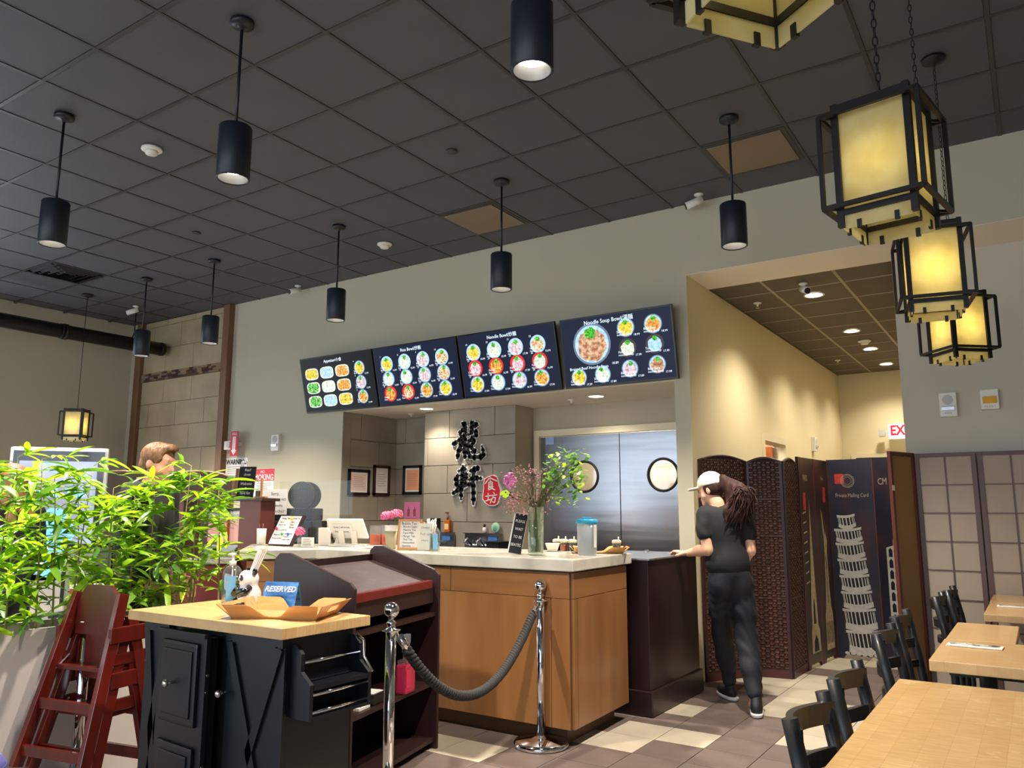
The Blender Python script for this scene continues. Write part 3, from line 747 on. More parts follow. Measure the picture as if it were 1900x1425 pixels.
cert(-6.328, 6.765, 1.66, .27, .345, PI/2, 'dark brown framed white certificate on tiled side wall', m_fbr, mat('certificate_white', (220, 212, 204), .7))
cert(-6.06, 7.018, 1.67, .28, .335, 0, 'black framed orange certificate on niche back wall', m_fb, mat('certificate_orange', (226, 150, 110), .7))
t, w, h = sheet('pink_notice', 'pink poster with two bottles below the orange certificate', -6.18, -5.94, 1.19, 1.415, 7.016, mat('poster_pink', (232, 130, 176), .7))
b = MB()
for dx in (-.05, .04): b.box(dx-.018, dx+.018, -.0055, -.004, -.05, .03); b.box(dx-.006, dx+.006, -.0055, -.004, .03, .06)
b.build('bottle_print', mat('poster_brown', (150, 90, 90), .7), t); rules(t, -.09, .09, -.09, -.075, 2)

# ================================================================ the calligraphy sign
BX = -5.197; PXU = .00722/7.92; PZV = .00576/7.92
fx_ = lambda u: BX+(u-166)*PXU
fz_ = lambda v, u=0: 2.258-(v-111)*PZV-(u-166)*.00000
LONG = [[(300, 130, 30), (325, 150, 50), (345, 180, 40)], [(250, 262, 20), (300, 235, 30), (350, 215, 32)], [(268, 285, 24), (285, 340, 26)], [(352, 250, 26), (325, 310, 26)],
        [(165, 430, 40), (200, 412, 36), (260, 375, 34), (330, 325, 34), (395, 300, 14)], [(298, 375, 26), (275, 450, 34), (250, 530, 44), (235, 600, 36), (225, 650, 12)],
        [(300, 385, 20), (345, 375, 30), (345, 460, 30), (335, 560, 34), (340, 620, 28), (340, 655, 8)], [(290, 455, 16), (330, 440, 16)], [(280, 520, 16), (330, 500, 16)],
        [(430, 135, 30), (435, 200, 34), (432, 260, 30), (425, 300, 26)], [(440, 130, 34), (500, 165, 40), (520, 160, 16)], [(440, 212, 16), (490, 192, 18)],
        [(432, 272, 22), (500, 265, 34), (500, 320, 30), (440, 355, 26), (400, 395, 20)],
        [(400, 390, 24), (390, 480, 24), (388, 570, 26), (410, 625, 34), (480, 640, 44), (570, 635, 50), (605, 610, 36), (598, 540, 24), (583, 475, 8)],
        [(430, 385, 20), (475, 395, 26), (450, 440, 22), (430, 475, 20), (440, 500, 18), (490, 540, 24), (480, 560, 24), (435, 560, 20)], [(445, 440, 16), (470, 430, 16)]]
XUAN = [[(315, 750, 16), (312, 800, 32), (310, 900, 30), (300, 1000, 28), (292, 1100, 36), (292, 1180, 32), (292, 1250, 8)], [(245, 830, 16), (300, 815, 26), (360, 800, 20)],
        [(235, 900, 20), (215, 950, 44), (225, 1020, 44), (250, 1080, 20)], [(230, 900, 22), (300, 890, 22), (370, 870, 26)], [(370, 870, 26), (365, 930, 22), (350, 1010, 22)],
        [(240, 970, 16), (350, 945, 16)], [(250, 1040, 18), (350, 1015, 20)], [(175, 1150, 36), (230, 1115, 34), (300, 1070, 26), (400, 1030, 24), (430, 1020, 10)],
        [(425, 835, 34), (480, 812, 44), (525, 800, 40), (545, 815, 16)], [(400, 965, 14), (440, 945, 24), (520, 940, 36), (580, 945, 26)],
        [(475, 830, 40), (462, 950, 40), (465, 1050, 44), (468, 1150, 44), (470, 1240, 40), (470, 1320, 12)]]
m_signb = mat('sign_black', (16, 14, 14), .3); m_signw = mat('sign_white', (236, 234, 230), .4); m_signr = mat('sign_crimson', (200, 14, 34), .35)
def glyph(strokes, lab, name='brush_character'):
    t = thing(name, lab, 'sign', (0, 0, 0), 0, 'brush lettering of the restaurant sign')
    wsc = .0009
    b = MB()
    for s in strokes: ribbon(b, [(u, v, w*wsc+.028) for u, v, w in s], 6.664, 6.690, fx_, fz_)
    b.build('white_outline', m_signw, t)
    b = MB()
    for s in strokes: ribbon(b, [(u, v, w*wsc) for u, v, w in s], 6.655, 6.665, fx_, fz_)
    b.build('brush_strokes', m_signb, t)
glyph(LONG, 'upper black brush character with white outline on the tiled column')
glyph(XUAN, 'lower black brush character with white outline on the tiled column')
t = thing('seal_sign', 'red seal-shaped sign with two small white characters', 'sign')
BLOB = [(630, 960), (665, 935), (700, 922), (745, 905), (790, 930), (808, 975), (815, 1020), (827, 1060), (845, 1120), (835, 1200), (820, 1260), (805, 1305), (760, 1330), (690, 1325), (640, 1285), (608, 1235), (612, 1160), (622, 1100), (620, 1030)]
cx_, cy_ = 728, 1118
b = MB(); b.prism([(fx_(cx_+(u-cx_)*1.09), fz_(cy_+(v-cy_)*1.04)) for u, v in BLOB], 6.662, 6.688, 'y'); b.build('white_outline', m_signw, t)
b = MB(); b.prism([(fx_(cx_+(u-cx_)*.98), fz_(cy_+(v-cy_)*.985)) for u, v in BLOB], 6.657, 6.663, 'y'); b.build('seal', m_signr, t)
SHI = [[(705, 935), (640, 1025)], [(700, 938), (805, 990)], [(708, 968), (716, 988)], [(690, 1003), (742, 998), (740, 1060)], [(690, 1003), (690, 1112), (722, 1098)], [(690, 1030), (738, 1028)], [(690, 1060), (738, 1058)], [(752, 1068), (722, 1082)], [(700, 1072), (775, 1112)],
       [(648, 1202), (722, 1190)], [(685, 1158), (685, 1252)], [(645, 1268), (724, 1242)], [(758, 1148), (770, 1166)], [(728, 1192), (808, 1182)], [(758, 1192), (714, 1292)], [(750, 1222), (788, 1217), (772, 1292), (745, 1278)]]
b = MB()
for s in SHI: ribbon(b, [(u, v, .0105) for u, v in s], 6.653, 6.658, fx_, fz_)
b.build('white_characters', m_signw, t)

# ================================================================ menu screens
m_bezel = mat('screen_bezel', (12, 13, 16), .3)
m_scr = [mat('screen_dark_blue', spec=.25, col=(14, 18, 32), rough=.4, emit=.2, ecol=(34, 46, 82)), mat('screen_dark', spec=.25, col=(14, 15, 19), rough=.4, emit=.15, ecol=(30, 34, 44))]
m_txt = mat('screen_text', (225, 240, 255), .5, emit=.55, ecol=(225, 242, 255)); m_txtb = mat('screen_text_blue', (150, 190, 250), .5, emit=.8, ecol=(140, 190, 250))
def food(name, stops, sc=40): return mat_ramp(name, stops, .5, sc, emit=.32, detail=3)
FOOD = {'y': food('dish_yellow', [(.35, (180, 150, 20)), (.55, (250, 220, 60)), (.7, (255, 240, 150))]), 'w': food('dish_white', [(.35, (190, 200, 170)), (.55, (240, 245, 235)), (.7, (255, 255, 250))]),
        'm': food('dish_mixed', [(.33, (60, 120, 40)), (.45, (250, 240, 200)), (.55, (240, 150, 90)), (.68, (200, 40, 30))]), 'p': food('dish_pink', [(.35, (190, 140, 150)), (.55, (235, 215, 225)), (.7, (250, 245, 240))]),
        'o': food('dish_orange', [(.35, (190, 90, 30)), (.55, (245, 180, 70)), (.7, (255, 230, 170))]), 'g': food('dish_green', [(.35, (20, 100, 30)), (.55, (110, 210, 80)), (.7, (220, 250, 190))]),
        'b': food('dish_beef', [(.3, (140, 50, 30)), (.5, (200, 150, 110)), (.62, (235, 205, 170)), (.75, (230, 90, 50))], 26), 'c': food('dish_blue', [(.35, (150, 200, 240)), (.6, (200, 235, 250)), (.75, (240, 250, 240))])}
RIM = {'l': mat('rim_lightblue', (176, 208, 226), .4, emit=.35), 'r': mat('rim_red', (206, 36, 36), .4, emit=.4), 'd': mat('rim_grey', (110, 126, 152), .4, emit=.3), 'k': mat('rim_dark', (60, 50, 56), .4, emit=.25)}
m_garn = food('garnish_green', [(.35, (20, 110, 20)), (.6, (90, 210, 50)), (.75, (170, 240, 110))], 60)
def dish(t, u, v, r, rim, fd, seed, garnish=True):
    rr = random.Random(seed); b = MB(); n = 24
    C = lambda R, y, ox=0, oz=0, wob=0.: [(u+ox+R*(1+wob*(rr.random()-.5))*math.cos(2*PI*k/n), y, v+oz+R*(1+wob*(rr.random()-.5))*math.sin(2*PI*k/n)) for k in range(n)]
    b.cur = 0; b.quad(*C(r, -.0012)); b.cur = 1; b.quad(*C(r*.9, -.0016)); b.cur = 2; b.quad(*C(r*.76, -.0020, 0, -r*.06, .16))
    if garnish: b.cur = 3; b.quad(*C(r*.27, -.0024, (rr.random()-.5)*r*.3, r*.55, .5))
    ins = {'l': FOOD['c'], 'r': RIM['r'], 'd': FOOD['c'], 'k': RIM['k']}[rim]
    b.build('dish_picture', [RIM[rim], ins, FOOD[fd], m_garn], t)
def plate(t, u, v, w, h, fd, seed):
    rr = random.Random(seed); b = MB(); n = 20; e = 3.2
    def C(s, y, wob=0.):
        out = []
        for k in range(n):
            a = 2*PI*k/n; c, s_ = math.cos(a), math.sin(a); q = 1+wob*(rr.random()-.5)
            out.append((u+math.copysign(abs(c)**(2/e), c)*w*s*q, y, v+math.copysign(abs(s_)**(2/e), s_)*h*s*q))
        return out
    b.cur = 0; b.quad(*C(1, -.0012)); b.cur = 1; b.quad(*C(.82, -.0016, .2))
    b.build('dish_picture', [FOOD['w'], FOOD[fd]], t)
def tv(name_lab, x0, x1, ytop, title, kind):
    W_, H_ = x1-x0, .622
    t = thing('menu_screen', name_lab, 'screen', ((x0+x1)/2, 6.075, 2.402), 0, 'menu screens above the recess')
    t.rotation_euler = (math.asin((6.075-ytop)/H_), 0, 0)
    b = MB(); b.box(-W_/2, W_/2, 0, .035, 0, H_, bev=.004); b.build('bezel', m_bezel, t)
    b = MB(); b.box(-.22, .22, .035, .06, .18, .46); b.build('wall_bracket', m_bezel, t)
    b = MB(); b.box(-W_/2+.013, W_/2-.013, -.001, .001, .016, H_-.013); b.build('display', m_scr[1] if kind == 1 else m_scr[0], t)
    tu = lambda f: -W_/2+f*W_; tz = lambda f: H_*(1-f)
    text(title, .046 if kind < 4 else .05, m_txt, t, (tu(.47 if kind < 4 else .45), -.0015, tz(.10 if kind < 4 else .095)), sx=.95, name='menu_title')
    parts = []
    def lab(u, v, r, num, ln, price, sz=.02):
        parts.append((num, .024, tu(u)-r*1.02, tz(v)+r*.95)); parts.append((price, .026, tu(u)+r*.85, tz(v)-r*.88))
        for q, s in enumerate(ln): parts.append((s, sz+.004, tu(u)-r*1.1, tz(v)-r*.42-q*r*.30))
    if kind in (2, 3):
        nums = range(7, 19) if kind == 2 else range(19, 31)
        fds = 'ywpmwwpmomoy' if kind == 2 else 'ywpmpopwywpo'
        rims = 'llllddddrrdd' if kind == 2 else 'llllrrrrdddd'
        pr = ['14.99', '15.99', '16.99', '14.99', '14.99', '15.99', '16.99', '15.99', '14.99', '15.99', '17.99', '15.99'] if kind == 2 else ['15.99', '15.99', '17.99', '15.99', '16.99', '16.99', '17.99', '16.99', '17.99', '17.99', '16.99', '17.99']
        nm = ['Chicken', 'Shrimp', 'Beef', 'Vegetable', 'Chicken', 'Shrimp', 'Beef', 'Tofu', 'Orange', 'Teriyaki', 'House', 'Curry']
        k = 0
        for r_ in range(3):
            for c in range(4):
                u, v = (.155+.222*c, .295+.25*r_); dish(t, tu(u), tz(v), .083, rims[k], fds[k], k+kind*50)
                lab(u, v, .083, str(nums[k]), [nm[k], 'Rice' if kind == 2 else 'Noodles'], pr[k]); k += 1
    elif kind == 1:
        fds = 'yco' 'gwo' 'gcy'
        for r_ in range(3):
            for c in range(3): plate(t, tu(.155+.215*c), tz(.30+.25*r_), .105, .066, fds[r_*3+c], r_*3+c)
            dish(t, tu(.82), tz(.29+.25*r_), .078, 'd', 'ypo'[r_], 90+r_)
            lab(.82, .29+.25*r_, .078, str(4+r_), ['Spring', 'Roll'], ['12.99', '13.99', '12.99'][r_])
    else:
        dish(t, tu(.285), tz(.40), .185, 'd', 'b', 5); 
        parts.append(('Braised Beef Noodle Soup', .036, tu(.06), tz(.73))); parts.append(('18.89', .03, tu(.45), tz(.70)))
        k = 0
        for (u, v, fd, rm, s, p) in ((.60, .25, 'y', 'd', 'Shrimp', '18.99'), (.835, .25, 'o', 'd', 'Beef Stew', '18.99'), (.60, .53, 'w', 'k', 'Fish', '17.99'), (.835, .52, 'c', 'k', 'Tofu', '17.99'), (.14, .87, 'y', 'd', 'Chicken', '17.59'), (.36, .86, 'w', 'd', 'Shrimp', '17.89'), (.605, .82, 'p', 'd', 'Beef', '17.89'), (.84, .80, 'b', 'd', 'Beef Stew', '17.99')):
            v -= .02; dish(t, tu(u), tz(v), .078 if v > .75 else .083, rm, fd, 70+k); lab(u, v, .08, '', [s, 'noodle Soup'], p, .024); k += 1
    acc = None
    bm = bmesh.new()
    for (s, sz, u, z) in parts:
        if not s: continue
        me = text_mesh(s, sz, 0, 'LEFT'); m4 = T(u, -.003, z) @ Matrix.Rotation(PI/2, 4, 'X'); me.transform(m4); bm.from_mesh(me); bpy.data.meshes.remove(me)
    me = bpy.data.meshes.new('menu_lettering'); bm.to_mesh(me); bm.free(); obj('menu_lettering', me, m_txt, t)['kind'] = 'stuff'
tv('leftmost menu screen showing appetizers on plates', -6.85, -5.745, 5.93, 'Appetizer/小食', 1)
tv('second menu screen from the left headed Rice Bowl', -5.72, -4.62, 5.93, 'Rice Bowl/炒飯', 2)
tv('third menu screen from the left headed Noodle Bowl', -4.595, -3.50, 5.93, 'Noodle Bowl/炒麵', 3)
tv('rightmost menu screen headed Noodle Soup Bowl with one big bowl', -3.465, -2.395, 5.97, 'Noodle Soup Bowl/湯麵', 4)
# ================================================================ service counter
m_wood = mat_ramp('counter_maple', [(.3, (124, 82, 46)), (.5, (139, 94, 54)), (.72, (150, 104, 61))], .36, 2.2, (3.5, 3.5, .35), coat=.25, detail=6)
m_wood2 = mat_ramp('counter_maple_rail', [(.3, (122, 82, 46)), (.5, (135, 91, 53)), (.72, (147, 101, 60))], .36, 2.2, (.5, .5, 4), coat=.25, detail=6)
m_dwood = mat('counter_carcass', (92, 64, 42), .6)
m_marble = mat_ramp('counter_marble', [(.3, (170, 164, 152)), (.5, (196, 190, 176)), (.7, (208, 203, 190))], .22, 5, coat=.3, detail=9)
TOPZ = 1.045
P6 = [(-2.27, 4.05), (-4.40, 4.05), (-4.77, 3.667), (-5.46, 4.31), (-4.80, 4.90), (-2.30, 4.90)]
B6 = [(-2.31, 4.09), (-4.385, 4.09), (-4.76, 3.725), (-5.40, 4.31), (-4.79, 4.86), (-2.34, 4.86)]
K6 = [(-2.38, 4.16), (-4.36, 4.16), (-4.74, 3.80), (-5.30, 4.31), (-4.77, 4.80), (-2.40, 4.80)]
ct = MB(); ct.prism(P6, .975, TOPZ, 'z')
o = ct.build('countertop', m_marble); tag(o, 'grey marble worktop of the angled service counter', 'countertop')
md = o.modifiers.new('b', 'BEVEL'); md.width = .006; md.segments = 2; md.limit_method = 'ANGLE'
t = thing('counter_base', 'maple panelled counter base with recessed kick under the marble top', 'counter', (0, 0, 0))
b = MB(); b.prism(B6, .1, .974, 'z'); b.build('carcass', m_dwood, t)
b = MB(); b.prism(K6, 0, .1, 'z'); b.build('kick_board', m_dwood, t)
def face_panels(p, q, spec, prefix):
    p = Vector((p[0], p[1], 0)); q = Vector((q[0], q[1], 0)); d = (q-p).normalized(); n = Vector((d.y, -d.x, 0)); L = (q-p).length
    mt = Matrix(((d.x, -n.x, 0, p.x), (d.y, -n.y, 0, p.y), (0, 0, 1, 0), (0, 0, 0, 1)))
    for (u0, u1, z0, z1, mm) in spec:
        g = MB(); g.box(u0*L+.002, u1*L-.002, -.018, 0, z0, z1, mt, bev=.0015); g.build('front_panel', mm, t)
face_panels(B6[1], B6[0], [(0, .58, .82, .965, m_wood2), (.58, 1, .82, .965, m_wood2), (0, .35, .1, .817, m_wood), (.35, .94, .1, .817, m_wood), (.94, 1, .1, .817, m_wood)], 'a')
face_panels(B6[0], B6[5], [(0, 1, .82, .965, m_wood2), (0, .06, .1, .817, m_wood), (.06, 1, .1, .817, m_wood)], 'b')
face_panels(B6[2], B6[1], [(0, 1, .82, .965, m_wood2), (0, 1, .1, .817, m_wood)], 'c')
# low dark-red cabinet left of the counter
m_maroon = mat('maroon_laminate', (84, 22, 20), .35, var=.1, scale=3)
t = thing('low_cabinet', 'dark red low cabinet at the left end of the service counter', 'cabinet', (-5.50, 4.22, 0), math.radians(45))
b = MB(); b.box(-.75, -.03, -.1, .1, .08, .9); b.build('body', m_maroon, t)
for k in range(2):
    b = MB(); b.box(-.74+.36*k, -.40+.36*k, -.12, -.1, .1, .88, bev=.004); d_ = b.build('door', m_maroon, t)
b = MB(); b.box(-.77, -.02, -.13, .11, .9, .94); b.build('top_board', mat('cabinet_top_grey', (150, 146, 138), .4), t)
b = MB(); b.box(-.7, -.08, -.06, .08, 0, .08); b.build('plinth', m_blackp, t)

# dark cabinet at the counter's end
m_esp = mat('espresso_laminate', (36, 20, 21), .34, var=.15, scale=2.5, coat=.1)
t = thing('rolling_cabinet', 'dark espresso cabinet with grey metal top beside the counter end', 'cabinet', (0, 0, 0))
b = MB(); b.box(-2.93, -2.215, 4.965, 5.86, .16, .995, bev=.004); b.build('body', m_esp, t)
b = MB(); b.box(-2.945, -2.195, 4.945, 5.88, .004, .16, bev=.006); b.build('plinth', m_esp, t)
b = MB(); b.box(-2.95, -2.20, 4.95, 5.875, .995, 1.008, bev=.003); tp = b.build('metal_top', mat('grey_metal_top', (176, 180, 186), .25, .85), t)
b = MB(); b.box(-2.42, -2.37, 5.0, 5.03, 1.008, 1.016, bev=.002); b.build('catch', m_blackp, tp)
b = MB(); b.lathe([(.02, 0), (.022, .012), (.012, .018), (0, .019)], (-2.55, 5.7, 1.008), 16); b.build('button', m_chrome, tp)

# ================================================================ host podium
m_pod = mat('podium_mahogany', (46, 27, 27), .42, var=.12, scale=3, stretch=(1, 1, .3), coat=.08)
m_podr = mat('podium_red_edge', (110, 28, 28), .3, coat=.4)
m_pad = mat_ramp('podium_desk_leather', [(.35, (48, 34, 36)), (.6, (62, 44, 46)), (.75, (76, 58, 58))], .5, 14, bump=.05)
PW, PD, ZF, ZB = .927, .47, .985, 1.115
ang = math.radians(102.7)
pod = thing('host_podium', 'dark mahogany host podium with sloping desk and open shelves', 'podium', (-2.845, 3.227, 0), ang)
prof = [(0, 0), (PD, 0), (PD, ZB-.03), (PD-.03, ZB), (PD-.09, ZB), (.03, ZF), (0, ZF-.03)]
for sx in (-1, 1):
    b = MB(); b.prism(prof, sx*PW/2-(.022 if sx > 0 else 0), sx*PW/2+(.022 if sx < 0 else 0), 'x'); o = b.build('side_panel', m_pod, pod)
    md = o.modifiers.new('b', 'BEVEL'); md.width = .004; md.segments = 2; md.limit_method = 'ANGLE'
x0, x1 = -PW/2+.022, PW/2-.022
b = MB(); b.box(x0, x1, PD-.02, PD, .05, ZB-.05); b.build('back_panel', m_pod, pod)
b = MB(); b.prism([(.04, .905), (.04, .885), (PD-.02, 1.01), (PD-.02, 1.03)], x0, x1, 'x'); b.build('desk_top', m_pad, pod)
b = MB(); b.box(x0+.005, x1-.06, .012, .045, .885, .93, bev=.005); b.build('desk_lip', m_podr, pod)
b = MB(); b.box(x0, x1, .03, .06, .80, .885); b.build('apron', m_pod, pod)
for z in (.745, .365, .06):
    b = MB(); b.box(x0, x1, .02, PD-.02, z-.022, z, bev=.002); b.build('shelf', m_pod, pod)
# pink soap bottle and papers on the podium shelf
m_pink = mat('pink_soap', (226, 60, 104), .2, trans=.4); m_clearp = thin_glass('clear_plastic', (240, 244, 244), .12, .06)
t = thing('spray_bottle', 'pink soap bottle with clear grey trigger on the podium shelf', 'bottle', (-2.905, 3.34, .366), ang)
b = MB(); b.box(-.055, .055, -.03, .03, 0, .15, bev=.012); b.build('liquid', m_pink, t)
b = MB(); b.box(-.05, .05, -.028, .028, .15, .172, bev=.01); b.lathe([(.018, .17), (.016, .23)], n=12); b.build('shoulder', m_clearp, t)
b = MB(); b.box(-.03, .025, -.014, .014, .25, .30, bev=.006); b.box(-.045, -.03, -.01, .01, .27, .30); b.box(-.035, -.025, -.008, .008, .22, .26); b.lathe([(.02, .225), (.02, .25)], n=14); b.build('trigger_head', mat('trigger_grey', (120, 122, 128), .35, trans=.2), t)
b = MB(); b.box(-.05, .0, -.0315, -.03, .03, .12); b.build('bottle_label', mat('soap_label', (200, 50, 90), .5), t)
for k, (x, y, dz, lab) in enumerate(((-2.90, 3.08, 0, 'dark receipt box on podium shelf behind the chrome post'), (-2.86, 2.95, 0, 'small folded white paper beside the receipt box'))):
    t = thing(('receipt_box', 'folded_paper')[k], lab, ('box', 'paper')[k], (x, y, .366), ang)
    b = MB()
    if k == 0: b.box(-.07, .07, -.05, .05, 0, .05, bev=.01); b.build('case', m_blackp, t); b = MB(); b.box(-.05, .05, -.035, .045, .05, .054); b.build('receipt', m_paper, t)
    else: b.box(-.05, .05, -.03, .03, 0, .012); b.build('sheet', m_paper, t); b = MB(); b.box(-.03, .03, -.02, .02, .012, .02, T(0, 0, 0) @ Rz(.2)); b.build('fold', m_paper, t)

# ================================================================ kitchen island with butcher-block top
m_navy = mat('island_navy_black', (13, 17, 25), .42, coat=.04, var=.1, scale=3)
m_block = mat_block('butcher_block_island', (216, 178, 126), (204, 162, 108), (190, 146, 94), .42, .045, .3, .35)
m_knob = mat('knob_nickel', (206, 206, 208), .18, 1.)
isl = thing('kitchen_island', 'black kitchen island with butcher-block top, knobs and X panels', 'kitchen island', (-3.13, 1.97, 0))
b = MB(); b.box(-.04, .904, -.064, .372, .882, .92, bev=.003); b.build('worktop', m_block, isl)
BW, BD = .85, .33
b = MB(); b.box(0, BW, .018, BD, .05, .88); b.build('body', m_navy, isl)
for x in (0, BW-.05):
    for y in (.018, BD-.05):
        b = MB(); b.box(x, x+.05, y, y+.05, 0, .05); b.build('foot', m_navy, isl)
def xpanel(x0, x1):
    g = MB(); g.box(x0, x1, 0, .018, .06, .87, bev=.002); q = g.build('x_panel', m_navy, isl)
    g = MB()
    for (a, c) in (((x0+.02, .1), (x1-.02, .84)), ((x1-.02, .1), (x0+.02, .84))):
        dx, dz = c[0]-a[0], c[1]-a[1]; L = math.hypot(dx, dz); nx, nz = -dz/L*.018, dx/L*.018
        g.prism([(a[0]+nx, a[1]+nz), (c[0]+nx, c[1]+nz), (c[0]-nx, c[1]-nz), (a[0]-nx, a[1]-nz)], -.012, 0, 'y')
    g.box(x0, x1, -.012, 0, .06, .1); g.box(x0, x1, -.012, 0, .84, .87)
    g.build('x_brace', m_navy, q)
xpanel(.0, .17); xpanel(.53, .85)
b = MB(); b.box(.17, .53, .012, .019, .06, .87); b.build('dark_recess', m_blackp, isl)
# centre door standing ajar with two raised drawer-look panels
dm = T(.175, -.03, 0) @ Rz(math.radians(-4))
b = MB(); b.box(0, .33, -.02, 0, .07, .865, dm, bev=.003); door = b.build('door', m_navy, isl)
for z0, z1 in ((.53, .83), (.11, .46)):
    g = MB(); g.box(.04, .29, -.034, -.018, z0, z1, dm, bev=.012); g.build('raised_panel', m_navy, door)
    g = MB(); g.box(.065, .265, -.040, -.032, z0+.03, z1-.03, dm, bev=.006); g.build('raised_field', m_navy, door)
    g = MB(); zc = (z0+z1)/2; g.ball((.15, -.072, zc), (.013, .011, .015), 14, dm); g.tube([dm @ Vector((.15, -.034, zc)), dm @ Vector((.15, -.068, zc))], .005, 10); g.build('knob', m_knob, door)
g = MB(); g.box(.0, .33, -.030, -.018, .852, .868, dm); g.build('top_rail', m_navy, door)
g = MB(); g.box(.02, .32, 0, .034, .08, .85, dm); g.build('drawer_box', m_blackp, door)
for z in (.72, .66, .40, .26, .2):
    g = MB(); g.tube([dm @ Vector((.3295, -.010, z)), dm @ Vector((.3325, -.010, z))], .006, 10); g.build('screw_cap', m_knob, door)
b = MB(); b.ball((.555, -.05, .66), (.014, .012, .016), 14); b.tube([(.555, -.012, .66), (.555, -.045, .66)], .005, 10); b.build('knob', m_knob, isl)
# spice rack on the right end
rack = thing('spice_rack', '', '', (0, 0, 0)); del rack['label'], rack['category']; rack.parent = isl
for y in (.04, .33):
    rk = MB(); rk.prism([(BW, .60), (BW+.10, .60), (BW+.10, .72), (BW+.05, .76), (BW+.05, .82), (BW+.02, .85), (BW, .85)], y-.008, y+.008, 'y'); rk.build('rack_side', m_navy, rack)
g = MB(); g.box(BW, BW+.10, .05, .32, .70, .715); g.build('rack_shelf', m_navy, rack)
g = MB(); g.box(BW, BW+.10, .05, .32, .60, .612); g.build('rack_shelf', m_navy, rack)
for (dx, z) in ((.048, .79), (.095, .685), (.095, .625)):
    g = MB(); g.tube([(BW+dx, .048, z), (BW+dx, .322, z)], .006, 10); g.build('rail', m_chrome, rack)
g = MB(); g.tube([(BW+.02, .341, .85), (BW+.05, .343, .83), (BW+.055, .343, .77), (BW+.10, .343, .72)], .005, 8); g.build('edge_strip', m_chrome, rack)

# ---- things on the island
def outline_tray(name, lab, loc, rz, L, Wd, h, mm, grp=None):
    t = thing(name, lab, 'tray', loc, rz, grp)
    b = MB(); n = 14; t_ = .006; o_ = .045
    b.box(-L/2, L/2, -Wd/2, Wd/2, 0, t_); b.build('base', mm, t)
    for s in (-1, 1):     # long sides with a dip in the middle
        g = MB(); xs = [-L/2+L*k/20 for k in range(21)]
        for k in range(20):
            def top(x):
                d = abs(x)/(L/2); return h*(.18+.82*min(1, max(0, (d-.16)/.28))**1.2)
            a, c = xs[k], xs[k+1]; ha, hc = top(a), top(c); f = lambda x, hh: x*(1+o_*1.0/L*2*(hh/h)*.5)
            y0, ya, yc = s*Wd/2, s*(Wd/2+o_*ha/h), s*(Wd/2+o_*hc/h)
            vs = [(a, y0, 0), (c, y0, 0), (f(c, hc), yc, hc), (f(a, ha), ya, ha)]; vi = [(p_[0], p_[1]-s*t_, p_[2]) for p_ in vs]
            g.add(vs+vi, [(0, 1, 2, 3), (7, 6, 5, 4), (3, 2, 6, 7), (0, 3, 7, 4), (1, 5, 6, 2)])
        g.build('side', mm, t)
    for s in (-1, 1):     # ends with hand slots
        g = MB(); x0_, x1_ = s*L/2, s*(L/2+o_); W2 = Wd/2; W3 = Wd/2+o_
        def P_(v, z): return (x0_+(x1_-x0_)*z/h, v*(W2+(W3-W2)*z/h), z)
        cells = [(-1, 1, 0, .42), (-1, 1, .78, 1), (-1, -.36, .42, .78), (.36, 1, .42, .78)]
        for (v0, v1, z0, z1) in cells:
            vs = [P_(v0, z0*h), P_(v1, z0*h), P_(v1, z1*h), P_(v0, z1*h)]; vi = [(q[0]-s*t_, q[1], q[2]) for q in vs]
            g.add(vs+vi, [(0, 1, 2, 3), (7, 6, 5, 4), (0, 4, 5, 1), (1, 5, 6, 2), (2, 6, 7, 3), (3, 7, 4, 0)])
        g.build('handle_end', mm, t)
    return t
m_tray = mat_ramp('tray_bamboo', [(.35, (176, 126, 72)), (.6, (196, 146, 88)), (.75, (206, 160, 104))], .35, 4, (1, 9, 9), coat=.2)
outline_tray('wooden_tray', 'light wooden serving tray with hand slots on the island', (-2.49, 2.145, .92), .42, .34, .20, .055, m_tray)
def pump_bottle(lab, loc, h, r, lab_col, rz=0., liq=.62, grp=None, name='pump_bottle', lword=''):
    t = thing(name, lab, 'bottle', loc, rz, grp)
    b = MB(); b.lathe([(0, 0), (r*.96, 0), (r, .01), (r, h*.55), (r*.9, h*.66), (r*.6, h*.73), (r*.32, h*.755)], n=28, caps=False); b.build('bottle', m_clearp, t)
    b = MB(); b.lathe([(0, .004), (r*.93, .004), (r*.95, h*.42), (0, h*.42)], n=24); b.build('gel', thin_glass('gel_clear', (214, 226, 220), .06), t)
    for k, a0 in enumerate((2.6, 5.1)):
        g = MB(); A = [a0+.9*i/8 for i in range(9)]; vs = [((r+.0012)*math.cos(a), (r+.0012)*math.sin(a), z) for z in (h*.06, h*.55) for a in A]
        g.add(vs, [(i, i+1, i+10, i+9) for i in range(8)]); g.build('bottle_label', lab_col, t)
    b = MB(); b.lathe([(r*.36, h*.75), (r*.36, h*.83), (r*.14, h*.85), (r*.14, h*.93), (r*.30, h*.95), (r*.30, h*.985), (0, h)], n=18); b.box(-.03, 0, -.006, .006, h*.95, h*.98); b.build('pump', m_white, t)
    b = MB(); b.tube([(0, 0, .02), (0, 0, h*.76)], .0035, 8); b.build('dip_tube', m_white, t)
m_lblue = mat('label_blue', (110, 170, 205), .5)
pump_bottle('clear hand sanitizer pump bottle with blue labels on the island', (-3.0, 2.275, .92), .22, .042, m_lblue)
